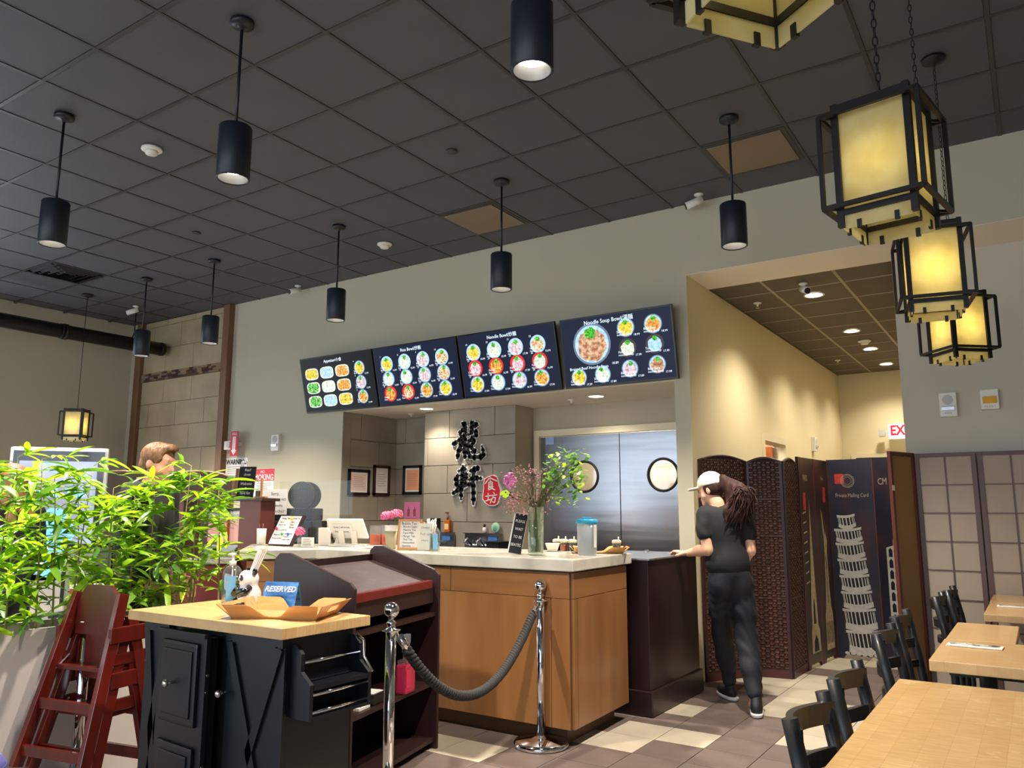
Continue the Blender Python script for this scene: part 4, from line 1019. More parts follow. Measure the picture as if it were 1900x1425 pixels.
# RESERVED tent card
t = thing('reserved_card', 'blue RESERVED tent card standing on the island', 'sign', (-2.655, 2.262, .92), .32)
m_resv = mat_ramp('card_blue_marble', [(.3, (20, 50, 90)), (.45, (50, 110, 180)), (.6, (90, 150, 215)), (.75, (24, 60, 110))], .5, 9, (1, 2, 3))
b = MB(); b.quad((-.078, -.035, 0), (.078, -.035, 0), (.078, 0, .112), (-.078, 0, .112)); b.quad((-.078, .035, 0), (-.078, 0, .112), (.078, 0, .112), (.078, .035, 0))
o = b.build('card', m_resv, t); sm = o.modifiers.new('s', 'SOLIDIFY'); sm.thickness = .002
text('RESERVED', .032, m_paper, t, (0, -.0125, .083), rot=(math.radians(72.6), 0, 0), shear=.25, bold=.0006)

# ================================================================ stanchions and rope
def stanchion(x, y, lab, rz=0.):
    t = thing('stanchion', lab, 'stanchion', (x, y, 0), rz, 'chrome stanchions')
    b = MB(); b.lathe([(0, 0), (.155, 0), (.16, .008), (.16, .022), (.145, .034), (.06, .048), (.03, .056), (.026, .06)], n=48); b.build('base', m_chrome, t)
    b = MB(); b.lathe([(.0245, .055), (.0245, .80)], n=24); b.build('post', m_chrome, t)
    b = MB(); b.lathe([(.024, .795), (.042, .80), (.043, .806), (.02, .81), (.018, .825), (.024, .835), (.012, .845), (.011, .852), (.022, .862)], n=24); b.build('collar', m_chrome, t)
    b = MB(); b.ball((0, 0, .888), .0355, 24); b.build('ball_finial', m_chrome, t)
    return t
s1 = (-2.44, 2.70); s2 = (-2.487, 4.04)
stanchion(*s1, 'chrome rope stanchion beside the island, in front of the podium')
stanchion(*s2, 'chrome rope stanchion with round base in front of the wooden counter')
stanchion(-3.83, 2.10, 'chrome post standing between the high chairs and the planter')
m_rope = mat('rope_charcoal', (44, 42, 42), .85, bump=.2, scale=120)
rp = thing('rope_barrier', 'black twisted rope hanging between two chrome stanchions', 'rope', (0, 0, 0))
a = Vector((s1[0]-.01, s1[1]+.06, .775)); c = Vector((s2[0]+.0, s2[1]-.05, .775))
def sag(t_):
    p = a.lerp(c, t_); p.z -= .345*4*t_*(1-t_)*(1-.25*(2*t_-1)); p.x += .05*math.sin(PI*t_); return p
N_ = 240
cent = [sag(.04+.92*i/N_) for i in range(N_+1)]
for k in range(3):
    pts = []
    for i, p in enumerate(cent):
        d = (cent[min(i+1, N_)]-cent[max(i-1, 0)]).normalized(); x = d.cross(Vector((0, 0, 1))).normalized(); y = x.cross(d); an = 2*PI*(i/N_*24+k/3)
        pts.append(p+(x*math.cos(an)+y*math.sin(an))*.0145)
    b = MB(); b.tube(pts, .0112, 8); b.build('rope_strand', m_rope, rp)
for (e, f_, h_) in ((a, sag(.05), s1), (c, sag(.95), s2)):
    g = MB(); g.tube([e.lerp(f_, .15), f_.lerp(sag(.5), .02)], .019, 16); g.build('end_ferrule', m_chrome, rp)
    g = MB(); hk = Vector((h_[0], h_[1], .808)); dirv = (e-hk); g.tube([e.lerp(f_, .2), e, hk+dirv*.62+Vector((0, 0, .012)), hk+dirv*.55-Vector((0, 0, .006))], .005, 8); g.build('hook', m_chrome, rp)

# ================================================================ planter and bamboo
m_plant = mat('planter_grey', (205, 194, 188), .55, var=.04, scale=2)
PX0, PX1, PY0, PY1, PZ = -4.30, -4.0, .9, 3.12, .77
t = thing('planter', 'long grey rectangular planter box filled with bamboo', 'planter')
for (x0, x1, y0, y1) in ((PX0, PX0+.02, PY0, PY1), (PX1-.02, PX1, PY0, PY1), (PX0, PX1, PY0, PY0+.02), (PX0, PX1, PY1-.02, PY1)):
    b = MB(); b.box(x0, x1, y0, y1, 0, PZ); b.build('planter_side', m_plant, t)
b = MB(); b.box(PX0+.02, PX1-.02, PY0+.02, PY1-.02, .6, .71); b.build('soil', mat('soil', (62, 50, 38), .95, var=.3, scale=40, bump=.5), t)
def leafmat(nm, c):
    m = bpy.data.materials.new(nm); m.use_nodes = True; nt = m.node_tree; N = nt.nodes; N.clear(); L = nt.links.new
    out = N.new('ShaderNodeOutputMaterial'); p = N.new('ShaderNodeBsdfPrincipled'); p.inputs['Base Color'].default_value = rgb(c); p.inputs['Roughness'].default_value = .38
    tr = N.new('ShaderNodeBsdfTranslucent'); tr.inputs['Color'].default_value = rgb(min(255, c[0]*1.25), min(255, c[1]*1.18), c[2]*.8)
    mx = N.new('ShaderNodeMixShader'); mx.inputs[0].default_value = .45; L(p.outputs[0], mx.inputs[1]); L(tr.outputs[0], mx.inputs[2]); L(mx.outputs[0], out.inputs['Surface'])
    return m
LM = [leafmat('bamboo_leaf_bright', (162, 200, 52)), leafmat('bamboo_leaf_mid', (128, 174, 54)), leafmat('bamboo_leaf_dark', (86, 132, 56))]
LMESH = []
for v, (L_, w_, dr) in enumerate(((.15, .0155, .045), (.12, .0135, .02), (.17, .016, .075), (.10, .0125, .03))):
    for mm in LM:
        n = 6; vs = []; fs = []
        for i in range(n+1):
            s = i/n; ww = w_*math.sin(PI*min(1, s*.92+.06))**.7*(1 if s < 1 else .02); x = L_*s; z = -dr*s*s
            vs += [(x, -ww, z+.002), (x, 0, z-.0015), (x, ww, z+.002)]
        for i in range(n):
            k = i*3; fs += [(k, k+3, k+4, k+1), (k+1, k+4, k+5, k+2)]
        me = bpy.data.meshes.new('leaf'); me.from_pydata(vs, [], fs); me.materials.append(mm); me.polygons.foreach_set('use_smooth', [True]*len(fs)); LMESH.append(me)
m_stem = mat('bamboo_stem', (150, 140, 92), .5); m_twig = mat('bamboo_twig', (176, 180, 60), .5)
rb = random.Random(21)
ys = [1.42+i*.093 for i in range(18)]
for i, y in enumerate(ys):
    x = -4.15+rb.uniform(-.09, .09); H = rb.uniform(1.40, 1.58); px = 1
    bp_ = thing('bamboo_plant', 'leafy green bamboo cane crowded among others in the grey planter', 'plant', (x, y, .705), 0, 'bamboo canes in the planter')
    lean = Vector((rb.uniform(-.06, .09), rb.uniform(-.07, .07), 0)); h = H-.705
    st = [lean*((k/8)**1.5)+Vector((0, 0, h*k/8)) for k in range(9)]
    g = MB(); g.tube(st, [.006-.0045*k/8 for k in range(9)], 6); g.build('stem', m_stem, bp_)
    tw = MB(); leaves = []
    nb = 15
    for k in range(nb):
        s = .10+.90*k/(nb-1); p0 = lean*(s**1.5)+Vector((0, 0, h*s)); az = rb.uniform(0, 2*PI); ln = rb.uniform(.09, .22)*(1.1-.35*s)
        el = rb.uniform(.15, .8); d = Vector((math.cos(az)*math.cos(el), math.sin(az)*math.cos(el), math.sin(el)))
        p1 = p0+d*ln*.6; p2 = p0+d*ln+Vector((0, 0, -.02)); tw.tube([p0, p1, p2], [.0022, .0018, .001], 4)
        for q in range(6):
            f_ = rb.uniform(.3, 1); bp0 = p0.lerp(p2, f_); leaves.append((bp0, az+rb.uniform(-1.3, 1.3), rb.uniform(-.35, .75)))
    tw.build('branches', m_twig, bp_)
    for (p, az, el) in leaves:
        me = LMESH[rb.randrange(4)*3+rb.choices((0, 1, 2), (5, 4, 3))[0]]
        o = piece('leaf', me, bp_, p, (rb.uniform(-.6, .6), -el, az)); sc = rb.uniform(.75, 1.15); o.scale = (sc, sc, sc)

# ================================================================ stacked high chairs
m_hc = mat_ramp('highchair_red_mahogany', [(.3, (84, 20, 14)), (.6, (104, 28, 20)), (.8, (120, 36, 26))], .3, 4, (4, 4, .5), coat=.4)
def highchair(z0, lab, y0=0.):
    t = thing('high_chair', lab, 'high chair', (-3.72, 2.05, z0), math.radians(12), 'stacked wooden high chairs')
    t.location = Vector((-3.72, 2.05, z0))+Vector((-.21, .98, 0))*y0
    for s in (-1, 1):
        b = MB(); b.bar((s*.20, -.15, 0), (s*.138, .05, .74), .028, .055, up=(0, 1, 0), bev=.004); b.build('front_leg', m_hc, t)
        b = MB(); b.bar((s*.19, .24, 0), (s*.145, .10, .64), .028, .055, up=(0, 1, 0), bev=.004); b.build('rear_leg', m_hc, t)
        b = MB(); b.bar((s*.165, -.03, .56), (s*.165, .24, .56), .022, .07, bev=.004); b.build('side_rail', m_hc, t)
        b = MB(); b.bar((s*.155, -.0, .45), (s*.155, .22, .45), .022, .05, bev=.004); b.build('side_rail', m_hc, t)
    b = MB(); b.prism([(-.128, .55), (.128, .55), (.128, .71), (.075, .775), (-.075, .775), (-.128, .71)], .035, .055, 'y'); o = b.build('back_panel', m_hc, t)
    b = MB(); b.box(-.15, .15, -.03, .2, .40, .42, bev=.004); b.build('seat', m_hc, t)
    for (z, yy, hw) in ((.26, -.085, .165), (.07, -.135, .19)):
        b = MB(); b.box(-hw, hw, yy-.01, yy+.01, z-.022, z+.022, bev=.003); b.build('crossbar', m_hc, t)
    b = MB(); b.bar((-.165, .19, .2), (.165, .19, .2), .02, .05); b.build('crossbar', m_hc, t)
    b = MB(); b.bar((-.14, .22, .56), (.14, .22, .56), .02, .07); b.build('rear_rail', m_hc, t)
    b = MB(); b.bar((-.135, .02, .46), (-.175, -.05, .37), .02, .004); b.bar((.12, .02, .44), (.14, -.03, .38), .02, .004); b.build('strap', mat('strap_grey', (150, 142, 138), .8), t)
highchair(.2, 'red mahogany high chair, upper one of the nested stack by the planter')
highchair(0, 'red mahogany high chair, lower one of the nested stack by the planter', .02)
# ================================================================ things on the counter (z = TOPZ)
Z = TOPZ+.001
# tall glass vase with dried flowers and greenery
vx, vy = -2.70, 4.33
m_vg = thin_glass('vase_glass', (238, 246, 240), .12)
t = thing('glass_vase', 'tall clear glass vase on the counter holding the flowers', 'vase', (vx, vy, Z))
b = MB(); b.lathe([(0, 0), (.048, 0), (.05, .006), (.055, .30), (.052, .30), (.047, .014), (0, .014)], n=32); b.build('glass', m_vg, t)
b = MB(); b.lathe([(0, .016), (.046, .016), (.05, .22), (0, .22)], n=24); b.build('water', thin_glass('vase_water', (214, 226, 204), .04), t)
bq = thing('flower_bouquet', 'bouquet of dried pink flowers and green eucalyptus standing in the vase', 'flowers', (vx, vy, Z))
rf = random.Random(5)
m_st = mat('dry_stem', (110, 112, 66), .7); m_euc = leafmat('eucalyptus_leaf', (96, 140, 80)); m_euc2 = leafmat('eucalyptus_tip', (170, 205, 90)); m_dry = mat('dried_flower', (150, 116, 100), .8); m_dryp = mat('dried_pink', (206, 140, 156), .8); m_pk = mat('pink_petal', (222, 128, 182), .6); m_dk = mat('dark_seed_head', (84, 52, 62), .8)
cr = Vector((.832, .554, 0))     # rightward spread as arranged on the counter
sb = MB(); ends = []
for k in range(64):
    u = rf.uniform(-.17, .30); dp = rf.uniform(-.09, .09); h = rf.uniform(.33, .56)-.10*abs(u)
    if u > .08: h = rf.uniform(.42, .66)
    e = cr*u+Vector((-.554, .832, 0))*dp+Vector((0, 0, h)); ends.append((e, u))
    s0 = Vector((rf.uniform(-.03, .03), rf.uniform(-.03, .03), .02)); s1_ = Vector((e.x*.12, e.y*.12, .30))
    sb.tube([s0, s1_, s1_.lerp(e, .6)+Vector((0, 0, .02)), e], [.0022, .002, .0015, .001], 5)
sb.build('stems', m_st, bq)['kind'] = 'stuff'
fl = [MB() for _ in range(5)]
for (e, u) in ends:
    if u > .07:
        for q in range(9):
            p = e+Vector((rf.gauss(0, .025), rf.gauss(0, .025), rf.uniform(-.16, .02))); r_ = rf.uniform(.014, .024); a = rf.uniform(0, 6.28); el = rf.uniform(-.6, 1.0)
            d = Vector((math.cos(a)*math.cos(el), math.sin(a)*math.cos(el), math.sin(el))); sd_ = d.cross(Vector((0, 0, 1))).normalized()
            pts = [p+d*r_*(1-math.cos(x_))*1.0+sd_*r_*.75*math.sin(x_) for x_ in [2*PI*i/8 for i in range(8)]]
            fl[0 if rf.random() < .7 else 1].quad(*pts)
    else:
        for q in range(16):
            p = e+Vector((rf.gauss(0, .03), rf.gauss(0, .03), rf.uniform(-.09, .025))); fl[2 if rf.random() < .6 else 3].ball(p, rf.uniform(.003, .007), 6)
        if rf.random() < .35: fl[4].ball(e, .009, 8)
for g, mm, nm in zip(fl, (m_euc, m_euc2, m_dry, m_dryp, m_dk), ('eucalyptus_leaves', 'eucalyptus_tips', 'dried_blossoms', 'dried_pink_blossoms', 'seed_heads')): g.build(nm, mm, bq)['kind'] = 'stuff'
pc = cr*-.155+Vector((0, 0, .47))
for k in range(26):
    a = k*2.4; rr_ = .038*math.sqrt(k/26); g = MB(); g.ball((0, 0, 0), (.016, .012, .009), 8); o = g.build('petal', m_pk, bq); o.location = pc+Vector((rr_*math.cos(a), -.02+.01*math.sin(k), rr_*math.sin(a)*1.25)); o.rotation_euler = (a, k, 0)
g = MB(); g.add([(0, 0, 0), (-.03, 0, .028), (-.065, 0, .012), (-.07, 0, -.012), (-.03, 0, -.028)], [(0, 1, 2, 3, 4)]); o = g.build('green_leaf', leafmat('lime_leaf', (150, 196, 50)), bq); o.location = cr*-.16+Vector((0, 0, .385)); o.rotation_euler = (0, 0, .59)
# small black sign PLEASE WAIT TO BE SEATED
t = thing('seating_sign', 'narrow black and white sign leaning beside the vase, please wait to be seated', 'sign', (-2.86, 4.32, Z), .45)
mt = Matrix.Rotation(math.radians(-14), 4, 'X') @ Matrix.Rotation(math.radians(9), 4, 'Y')
b = MB(); b.box(-.045, .045, -.006, .006, 0, .27, mt); b.build('white_board', m_paper, t)
b = MB(); b.box(-.036, .044, -.009, -.006, .004, .266, mt); b.build('black_face', m_ink, t)
for k, w_ in enumerate(('PLEASE', 'WAIT', 'TO BE', 'SEATED')):
    o = text(w_, .026, m_paper, t, mt @ Vector((.004, -.0098, .215-k*.052)), sx=.8); o.rotation_euler = (PI/2-math.radians(14), math.radians(9), 0)
b = MB(); b.box(-.03, .03, .03, .05, 0, .012); b.bar((0, .045, .006), mt @ Vector((0, .006, .12)), .02, .004); b.build('easel_back', m_paper, t)
# pitcher
t = thing('water_pitcher', 'clear plastic water pitcher with turquoise lid on the counter end', 'pitcher', (-2.42, 4.50, Z), .5)
b = MB(); b.lathe([(0, 0), (.058, 0), (.061, .006), (.064, .20), (.061, .20), (.058, .01), (0, .01)], n=32, sx=1, sy=.9); b.build('body', thin_glass('pitcher_plastic', (232, 236, 238), .1, .35), t)
b = MB(); b.lathe([(0, .012), (.056, .012), (.058, .11), (0, .11)], n=24, sy=.9); b.build('water', thin_glass('pitcher_water', (222, 230, 234), .05), t)
b = MB(); b.lathe([(.068, .198), (.069, .205), (.069, .218), (.06, .226), (0, .226)], n=32, sy=.9); b.box(-.03, .03, -.045, .015, .224, .236, bev=.004); b.build('lid', mat('lid_turquoise', (40, 152, 190), .35), t)
b = MB(); b.bar((.05, -.045, .19), (.05, -.045, .05), .016, .012, bev=.003); b.build('handle', m_white, t)
# white bowl
t = thing('square_bowl', 'small white square bowl on the counter beside the vase', 'bowl', (-2.83, 4.76, Z), .5)
b = MB()
for (r0, z0, r1, z1) in ((.03, 0, .05, .055), (.045, .05, .026, .008)):
    for k in range(4):
        m4 = Rz(k*PI/2); b.add([m4 @ Vector(q) for q in ((-r0, -r0, z0), (r0, -r0, z0), (r1, -r1, z1), (-r1, -r1, z1))], [(0, 1, 2, 3)])
for k in range(4): m4 = Rz(k*PI/2); b.add([m4 @ Vector(q) for q in ((-.05, -.05, .055), (.05, -.05, .055), (.045, -.045, .05), (-.045, -.045, .05))], [(0, 1, 2, 3)])
b.quad((-.03, -.03, 0), (-.03, .03, 0), (.03, .03, 0), (.03, -.03, 0)); b.quad((-.026, -.026, .008), (.026, -.026, .008), (.026, .026, .008), (-.026, .026, .008))
b.build('bowl', mat('porcelain', (232, 228, 216), .25, coat=.3), t)
outline_tray('condiment_tray', 'small wooden tray at the counter corner holding sauce jars', (-2.47, 4.76, Z), .55, .30, .12, .042, m_tray)
m_soy = mat('soy_sauce', (30, 14, 12), .2); m_chil = mat('chili_sauce', (196, 84, 40), .3); m_cap = mat('jar_cap_cream', (222, 210, 178), .45); m_oil = mat('pepper_yellow', (206, 190, 90), .3)
def jar(x, y, z, lab, liq, h=.075):
    t = thing('sauce_jar', lab, 'jar', (x, y, z), 0, 'small condiment jars on the counter')
    b = MB(); b.lathe([(0, .002), (.024, .002), (.026, .01), (.026, h*.6), (0, h*.6)], n=18); b.build('sauce', liq, t)
    b = MB(); b.lathe([(0, 0), (.027, 0), (.028, .01), (.028, h*.8)], n=18, caps=False); b.build('glass', m_vg, t)
    b = MB(); b.lathe([(.031, h*.78), (.031, h), (.02, h+.006), (0, h+.007)], n=18); b.tube([(.012, 0, h), (.014, 0, h+.025)], .005, 8); b.build('lid', m_cap, t)
jar(-2.86, 4.87, Z, 'dark sauce jar with cream lid, leftmost of the condiments', m_soy)
jar(-2.80, 4.865, Z, 'orange chili sauce jar second from the left among condiments', m_chil)
jar(-2.735, 4.87, Z, 'dark sauce jar with cream lid third from the left', m_soy)
jar(-2.36, 4.80, Z+.007, 'dark sauce jar with cream lid right of the pitcher', m_soy)
t = thing('glass_shaker', 'clear glass shaker with dark top on the counter behind the pitcher', 'shaker', (-2.63, 4.85, Z))
b = MB(); b.lathe([(0, 0), (.026, 0), (.028, .01), (.024, .085)], n=18, caps=False); b.build('glass', m_vg, t)
b = MB(); b.lathe([(.025, .083), (.026, .11), (.018, .122), (0, .124)], n=18); b.build('cap', m_blackp, t)
b = MB(); b.lathe([(0, .003), (.024, .003), (.025, .03), (0, .03)], n=16); b.build('pepper', m_oil, t)
# sanitizer, straws, menus, cup, framed tea list
pump_bottle('clear hand sanitizer bottle with blue label on the counter', (-3.52, 4.32, Z), .215, .036, m_lblue)
t = thing('tea_list_frame', 'light wooden framed handwritten tea list standing on the counter', 'frame', (-3.77, 4.34, Z), .52)
mt = Matrix.Rotation(math.radians(-8), 4, 'X')
m_lw = mat('light_wood_frame', (190, 136, 84), .45)
for nm, bx in (('frame_side', (-.085, -.072, -.012, .006, 0, .215)), ('frame_side', (.072, .085, -.012, .006, 0, .215)), ('frame_rail', (-.072, .072, -.012, .006, 0, .014)), ('frame_rail', (-.072, .072, -.012, .006, .201, .215))):
    b = MB(); b.box(*bx, mt, bev=.001); b.build(nm, m_lw, t)
b = MB(); b.box(-.072, .072, -.003, .004, .014, .201, mt); b.build('list_sheet', m_paper, t)
b = MB(); b.box(.085, .10, -.01, .05, 0, .2, mt); b.build('side_block', m_lw, t)
for k, w_ in enumerate(('Bubble Tea', '· Brown Sugar', '· Matcha Tea', '· Taro Milk', '· Mango Tea', '· Thai Tea', '· Honeydew', '· Jasmine')):
    o = text(w_, .022 if k else .026, m_ink, t, mt @ Vector((-.06, -.0035, .185-k*.0225)), rot=(PI/2-math.radians(8), 0, 0), align='LEFT', sx=.9)
t = thing('napkin_menu_holder', 'clear acrylic holder with printed card beside sanitizer bottle', 'sign holder', (-3.62, 4.33, Z), .55)
mt = Matrix.Rotation(math.radians(-12), 4, 'X')
b = MB(); b.box(-.05, .05, -.004, .004, .004, .19, mt); b.build('card', mat('card_grey', (206, 202, 190), .6), t)
b = MB(); b.box(-.052, .052, -.06, .02, 0, .004); b.build('foot', m_clearp, t)
for k, w_ in enumerate(('Order', 'Pick up', 'Here')): text(w_, .024, m_inkg, t, mt @ Vector((0, -.0048, .16-k*.045)), rot=(PI/2-math.radians(12), 0, 0))
t = thing('straw_cup', 'orange cup full of white paper straws behind the tea list', 'cup', (-3.70, 4.50, Z))
b = MB(); b.lathe([(0, 0), (.035, 0), (.042, .12)], n=20, caps=False); b.build('cup', mat('cup_orange', (220, 80, 30), .4), t)
for k in range(14):
    a = k*2.4; r_ = .03*math.sqrt(k/14); g = MB(); g.tube([(r_*math.cos(a)*.5, r_*math.sin(a)*.5, .01), (r_*math.cos(a)*1.5, r_*math.sin(a)*1.5, .20+.02*math.sin(k*3))], .0045, 6); g.build('straw', m_paper, t)
t = thing('flower_cup', 'tan paper cup with two pink carnations on the counter', 'flower pot', (-3.98, 4.38, Z))
b = MB(); b.lathe([(0, 0), (.034, 0), (.046, .13), (.043, .13), (.032, .008), (0, .008)], n=24); b.build('cup', mat('kraft_cup', (168, 160, 130), .6), t)
b = MB(); b.lathe([(.0465, .128), (.049, .17)], n=24, caps=False); b.build('paper_collar', m_paper, t)
for k, (dx, dz) in enumerate(((-.045, .235), (.045, .25))):
    g = MB(); g.tube([(0, 0, .05), (dx*.5, 0, .15), (dx, 0, dz-.02)], .003, 6); fs_ = g.build('flower_stem', mat('green_stem', (90, 120, 70), .6), t)
    g = MB(); rr_ = random.Random(k)
    for q in range(60):
        a = q*2.4; ph = math.acos(1-1.6*q/60); r_ = .042; c_ = Vector((dx+r_*math.sin(ph)*math.cos(a), r_*math.sin(ph)*math.sin(a), dz+r_*.7*math.cos(ph)))
        n_ = (c_-Vector((dx, 0, dz-.02))).normalized(); s_ = n_.cross(Vector((rr_.random(), rr_.random(), .3))).normalized(); u_ = n_.cross(s_)
        g.quad(c_-s_*.011-u_*.006, c_+s_*.011-u_*.006, c_+s_*.014+u_*.008+n_*.008, c_+n_*.004+u_*.011, c_-s_*.014+u_*.008+n_*.008)
    g.build('carnation_bloom', mat('carnation_pink', (236, 128, 168), .6), t)
# white tablet stand with handwritten note
t = thing('tablet_stand', 'white point-of-sale tablet on stand with handwritten note', 'tablet', (-4.52, 4.47, Z), .15)
mt = T(0, 0, .135) @ Matrix.Rotation(math.radians(32), 4, 'X')
m_wh2 = mat('gloss_white', (232, 226, 216), .3, coat=.3)
b = MB(); b.box(-.17, .17, -.008, .014, -.085, .085, mt, bev=.007); tb = b.build('tablet', m_wh2, t)
b = MB(); b.bar((-.06, .02, .02), (-.06, .0, .12), .05, .01); b.bar((.06, .02, .02), (.06, 0, .12), .05, .01); b.build('stand_arm', m_wh2, t)
b = MB(); b.box(-.13, .13, -.06, .08, 0, .014, bev=.004); b.build('stand_base', m_wh2, t)
b = MB(); b.box(-.13, .06, -.0115, -.008, -.055, .05, mt); b.build('note', m_paper, tb)
for k, w_ in enumerate(('Order: I will be back', 'Name:  2 minutes')):
    o = text(w_, .022, m_ink, tb, mt @ Vector((-.12, -.012, .02-k*.04)), rot=(PI/2+math.radians(32), 0, 0), align='LEFT', sx=.85)
# clipboard with whiteboard notes
t = thing('notice_board', 'slanted dark clipboard with handwritten white sheets and coloured magnets', 'notice board', (-4.98, 4.20, Z), -.02)
mt = T(0, 0, .006) @ Matrix.Rotation(math.radians(-28), 4, 'X')
b = MB(); b.box(-.145, .145, -.004, .012, 0, .26, mt, bev=.003); b.build('board', mat('clipboard_dark', (50, 40, 42), .4), t)
b = MB(); b.box(-.135, .115, -.0065, -.004, .006, .25, mt); b.build('white_sheet', m_paper, t)
b = MB(); b.box(-.0, .12, -.009, -.0065, .01, .12, mt); b.build('note_sheet', m_paper, t)
RR = (PI/2-math.radians(28), 0, 0)
for (x, z, w_, sz) in ((-.11, .228, 'Waiting Time', .022), (.03, .228, 'Bubble Tea', .02), (-.12, .195, '• Dine in -', .018), (-.12, .17, '• Phone 25 min', .018), (.02, .195, '• Flavor', .018), (.02, .172, '• Sweet', .018), (.02, .15, '• Size large', .018), (-.12, .085, 'Thank you', .022), (-.12, .055, 'for your patience', .02), (.01, .095, 'cash only here', .018), (.01, .07, 'if you are', .018), (.01, .045, 'ready to order', .018)):
    text(w_, sz, m_ink, t, mt @ Vector((x, -.0095, z)), rot=RR, align='LEFT', sx=.85)
b = MB(); b.tube([mt @ Vector((-.11+.012*k, -.008, .128+.006*(-1)**k)) for k in range(11)], .0012, 5); b.build('wavy_line', m_ink, t)
for (x, z, c, nm) in ((.015, .228, (232, 220, 40), 'yellow'), (-.115, .135, (206, 50, 90), 'red'), (-.02, .09, (90, 170, 110), 'green'), (.055, .088, (40, 110, 200), 'blue')):
    g = MB(); p = mt @ Vector((x, -.012, z)); g.ball(p, (.014, .008, .014), 12); g.build('magnet', mat('magnet_'+nm, c, .4), t)
# acrylic card pockets
t = thing('card_holder', 'small white card in clear holder with pink flower beside it', 'card', (-4.63, 4.17, Z), .4)
b = MB(); b.box(-.05, .05, -.002, .002, .004, .075); b.build('card', m_paper, t); b = MB(); b.box(-.055, .055, -.03, .03, 0, .004); b.build('foot', m_clearp, t)
rules(t, -.04, .04, .02, .06, 4, m_ink, .003, 3, -.003)
t = thing('pink_flower', 'pink silk flower in a clear bud holder by the clipboard', 'flower', (-4.74, 4.19, Z))
g = MB(); rr_ = random.Random(8)
for q in range(50):
    a = q*2.4; ph = math.acos(1-1.7*q/50); c_ = Vector((.032*math.sin(ph)*math.cos(a), .032*math.sin(ph)*math.sin(a), .12+.03*math.cos(ph))); n_ = (c_-Vector((0, 0, .1))).normalized(); s_ = n_.cross(Vector((.3, .5, .7))).normalized(); u_ = n_.cross(s_)
    g.quad(c_-s_*.01, c_+s_*.01, c_+s_*.012+u_*.012, c_+u_*.016+n_*.004, c_-s_*.012+u_*.012)
g.build('bloom', mat('silk_pink', (232, 120, 160), .6), t); b = MB(); b.tube([(0, 0, .004), (0, 0, .10)], .003, 6); b.lathe([(0, 0), (.02, 0), (.016, .07)], n=14, caps=False); b.build('bud_holder', m_clearp, t)
t = thing('takeout_carton', 'white takeout carton standing between clipboard and tablet', 'carton', (-4.75, 4.47, Z), .4)
b = MB(); b.prism([(-.05, 0), (.05, 0), (.055, .09), (.02, .14), (-.055, .14)], -.035, .035, 'y'); b.build('carton', m_wh2, t); b = MB(); b.lathe([(.001, 0), (.055, 0)], n=20); o = b.build('side_disc', m_paper, t); o.location = (.06, 0, .07); o.rotation_euler = (0, PI/2, 0)
# white cup with sticks
t = thing('utensil_cup', 'white cup with dark stirrers at the left end of the counter', 'cup', (-5.24, 4.23, Z))
b = MB(); b.lathe([(0, 0), (.034, 0), (.038, .13), (.036, .13), (.03, .01), (0, .01)], n=20); b.build('cup', m_white, t)
for k in range(3): g = MB(); g.tube([(0, 0, .02), (.02*math.cos(k*2), .02*math.sin(k*2), .17)], .0025, 6); g.build('stirrer', mat('stirrer_brown', (110, 60, 50), .5), t)
# papers flat on the counter
for k, (x, y, r_, lab) in enumerate(((-4.30, 4.30, .3, 'white order sheet lying flat on counter near the podium'), (-4.22, 4.40, -.1, 'second white paper lying flat behind the order sheet'))):
    t = thing('order_sheet', lab, 'paper', (x, y, Z+.001*k), r_, 'papers flat on the counter'); b = MB(); b.box(-.11, .11, -.07, .07, 0, .002); b.build('sheet', m_paper, t); rules_ = MB(); rules_.box(-.09, .06, -.04, -.037, .002, .0025); rules_.build('print', m_inkg, t)
# clear sneeze guard
t = thing('sneeze_guard', 'thin clear acrylic guard standing behind the clipboard', 'screen guard', (-5.0, 4.62, Z), .2)
b = MB(); b.box(-.42, .32, -.003, .003, .012, .52); b.build('acrylic_sheet', thin_glass('acrylic', (250, 252, 252), .012), t)
for x in (-.36, .27):
    b = MB(); b.box(x-.03, x+.03, -.06, .06, 0, .012, bev=.002); b.build('foot', m_clearp, t)

# orange drink pitchers on a back ledge, shelf tower with juice dispenser, sealing machine
m_shelf = mat('back_counter_grey', (150, 146, 138), .4)
t = thing('back_counter', 'low back counter behind the service counter holding machines and sinks', 'counter', (0, 0, 0))
b = MB(); b.box(-5.55, -4.45, 6.30, 6.67, .86, .9); b.build('worktop', m_steel, t)
b = MB(); b.box(-5.52, -4.5, 6.34, 6.66, .08, .86); b.build('body', m_dwood, t)
b = MB(); b.box(-5.5, -4.55, 6.38, 6.62, 0, .08); b.build('plinth', m_blackp, t)
m_orange = mat('orange_drink', (236, 86, 20), .15, trans=.25)
for k, (x, y) in enumerate(((-4.50, 4.79), (-4.38, 4.80))):
    t = thing('drink_pitcher', ('clear square pitcher of orange drink, left of two, behind the tablet', 'clear square pitcher of orange drink, right of two, behind the tablet')[k], 'pitcher', (x, y, Z), .3, 'pitchers of orange drink')
    b = MB(); b.box(-.046, .046, -.04, .04, .004, .085); b.build('drink', m_orange, t)
    b = MB(); b.box(-.05, .05, -.044, .044, 0, .16, bev=.006); b.build('jug', thin_glass('jug_plastic', (240, 242, 242), .1, .05), t)
    b = MB(); b.tube([(.03, -.05, .02), (-.01, -.052, .12)], .004, 6); b.build('handle', m_clearp, t)
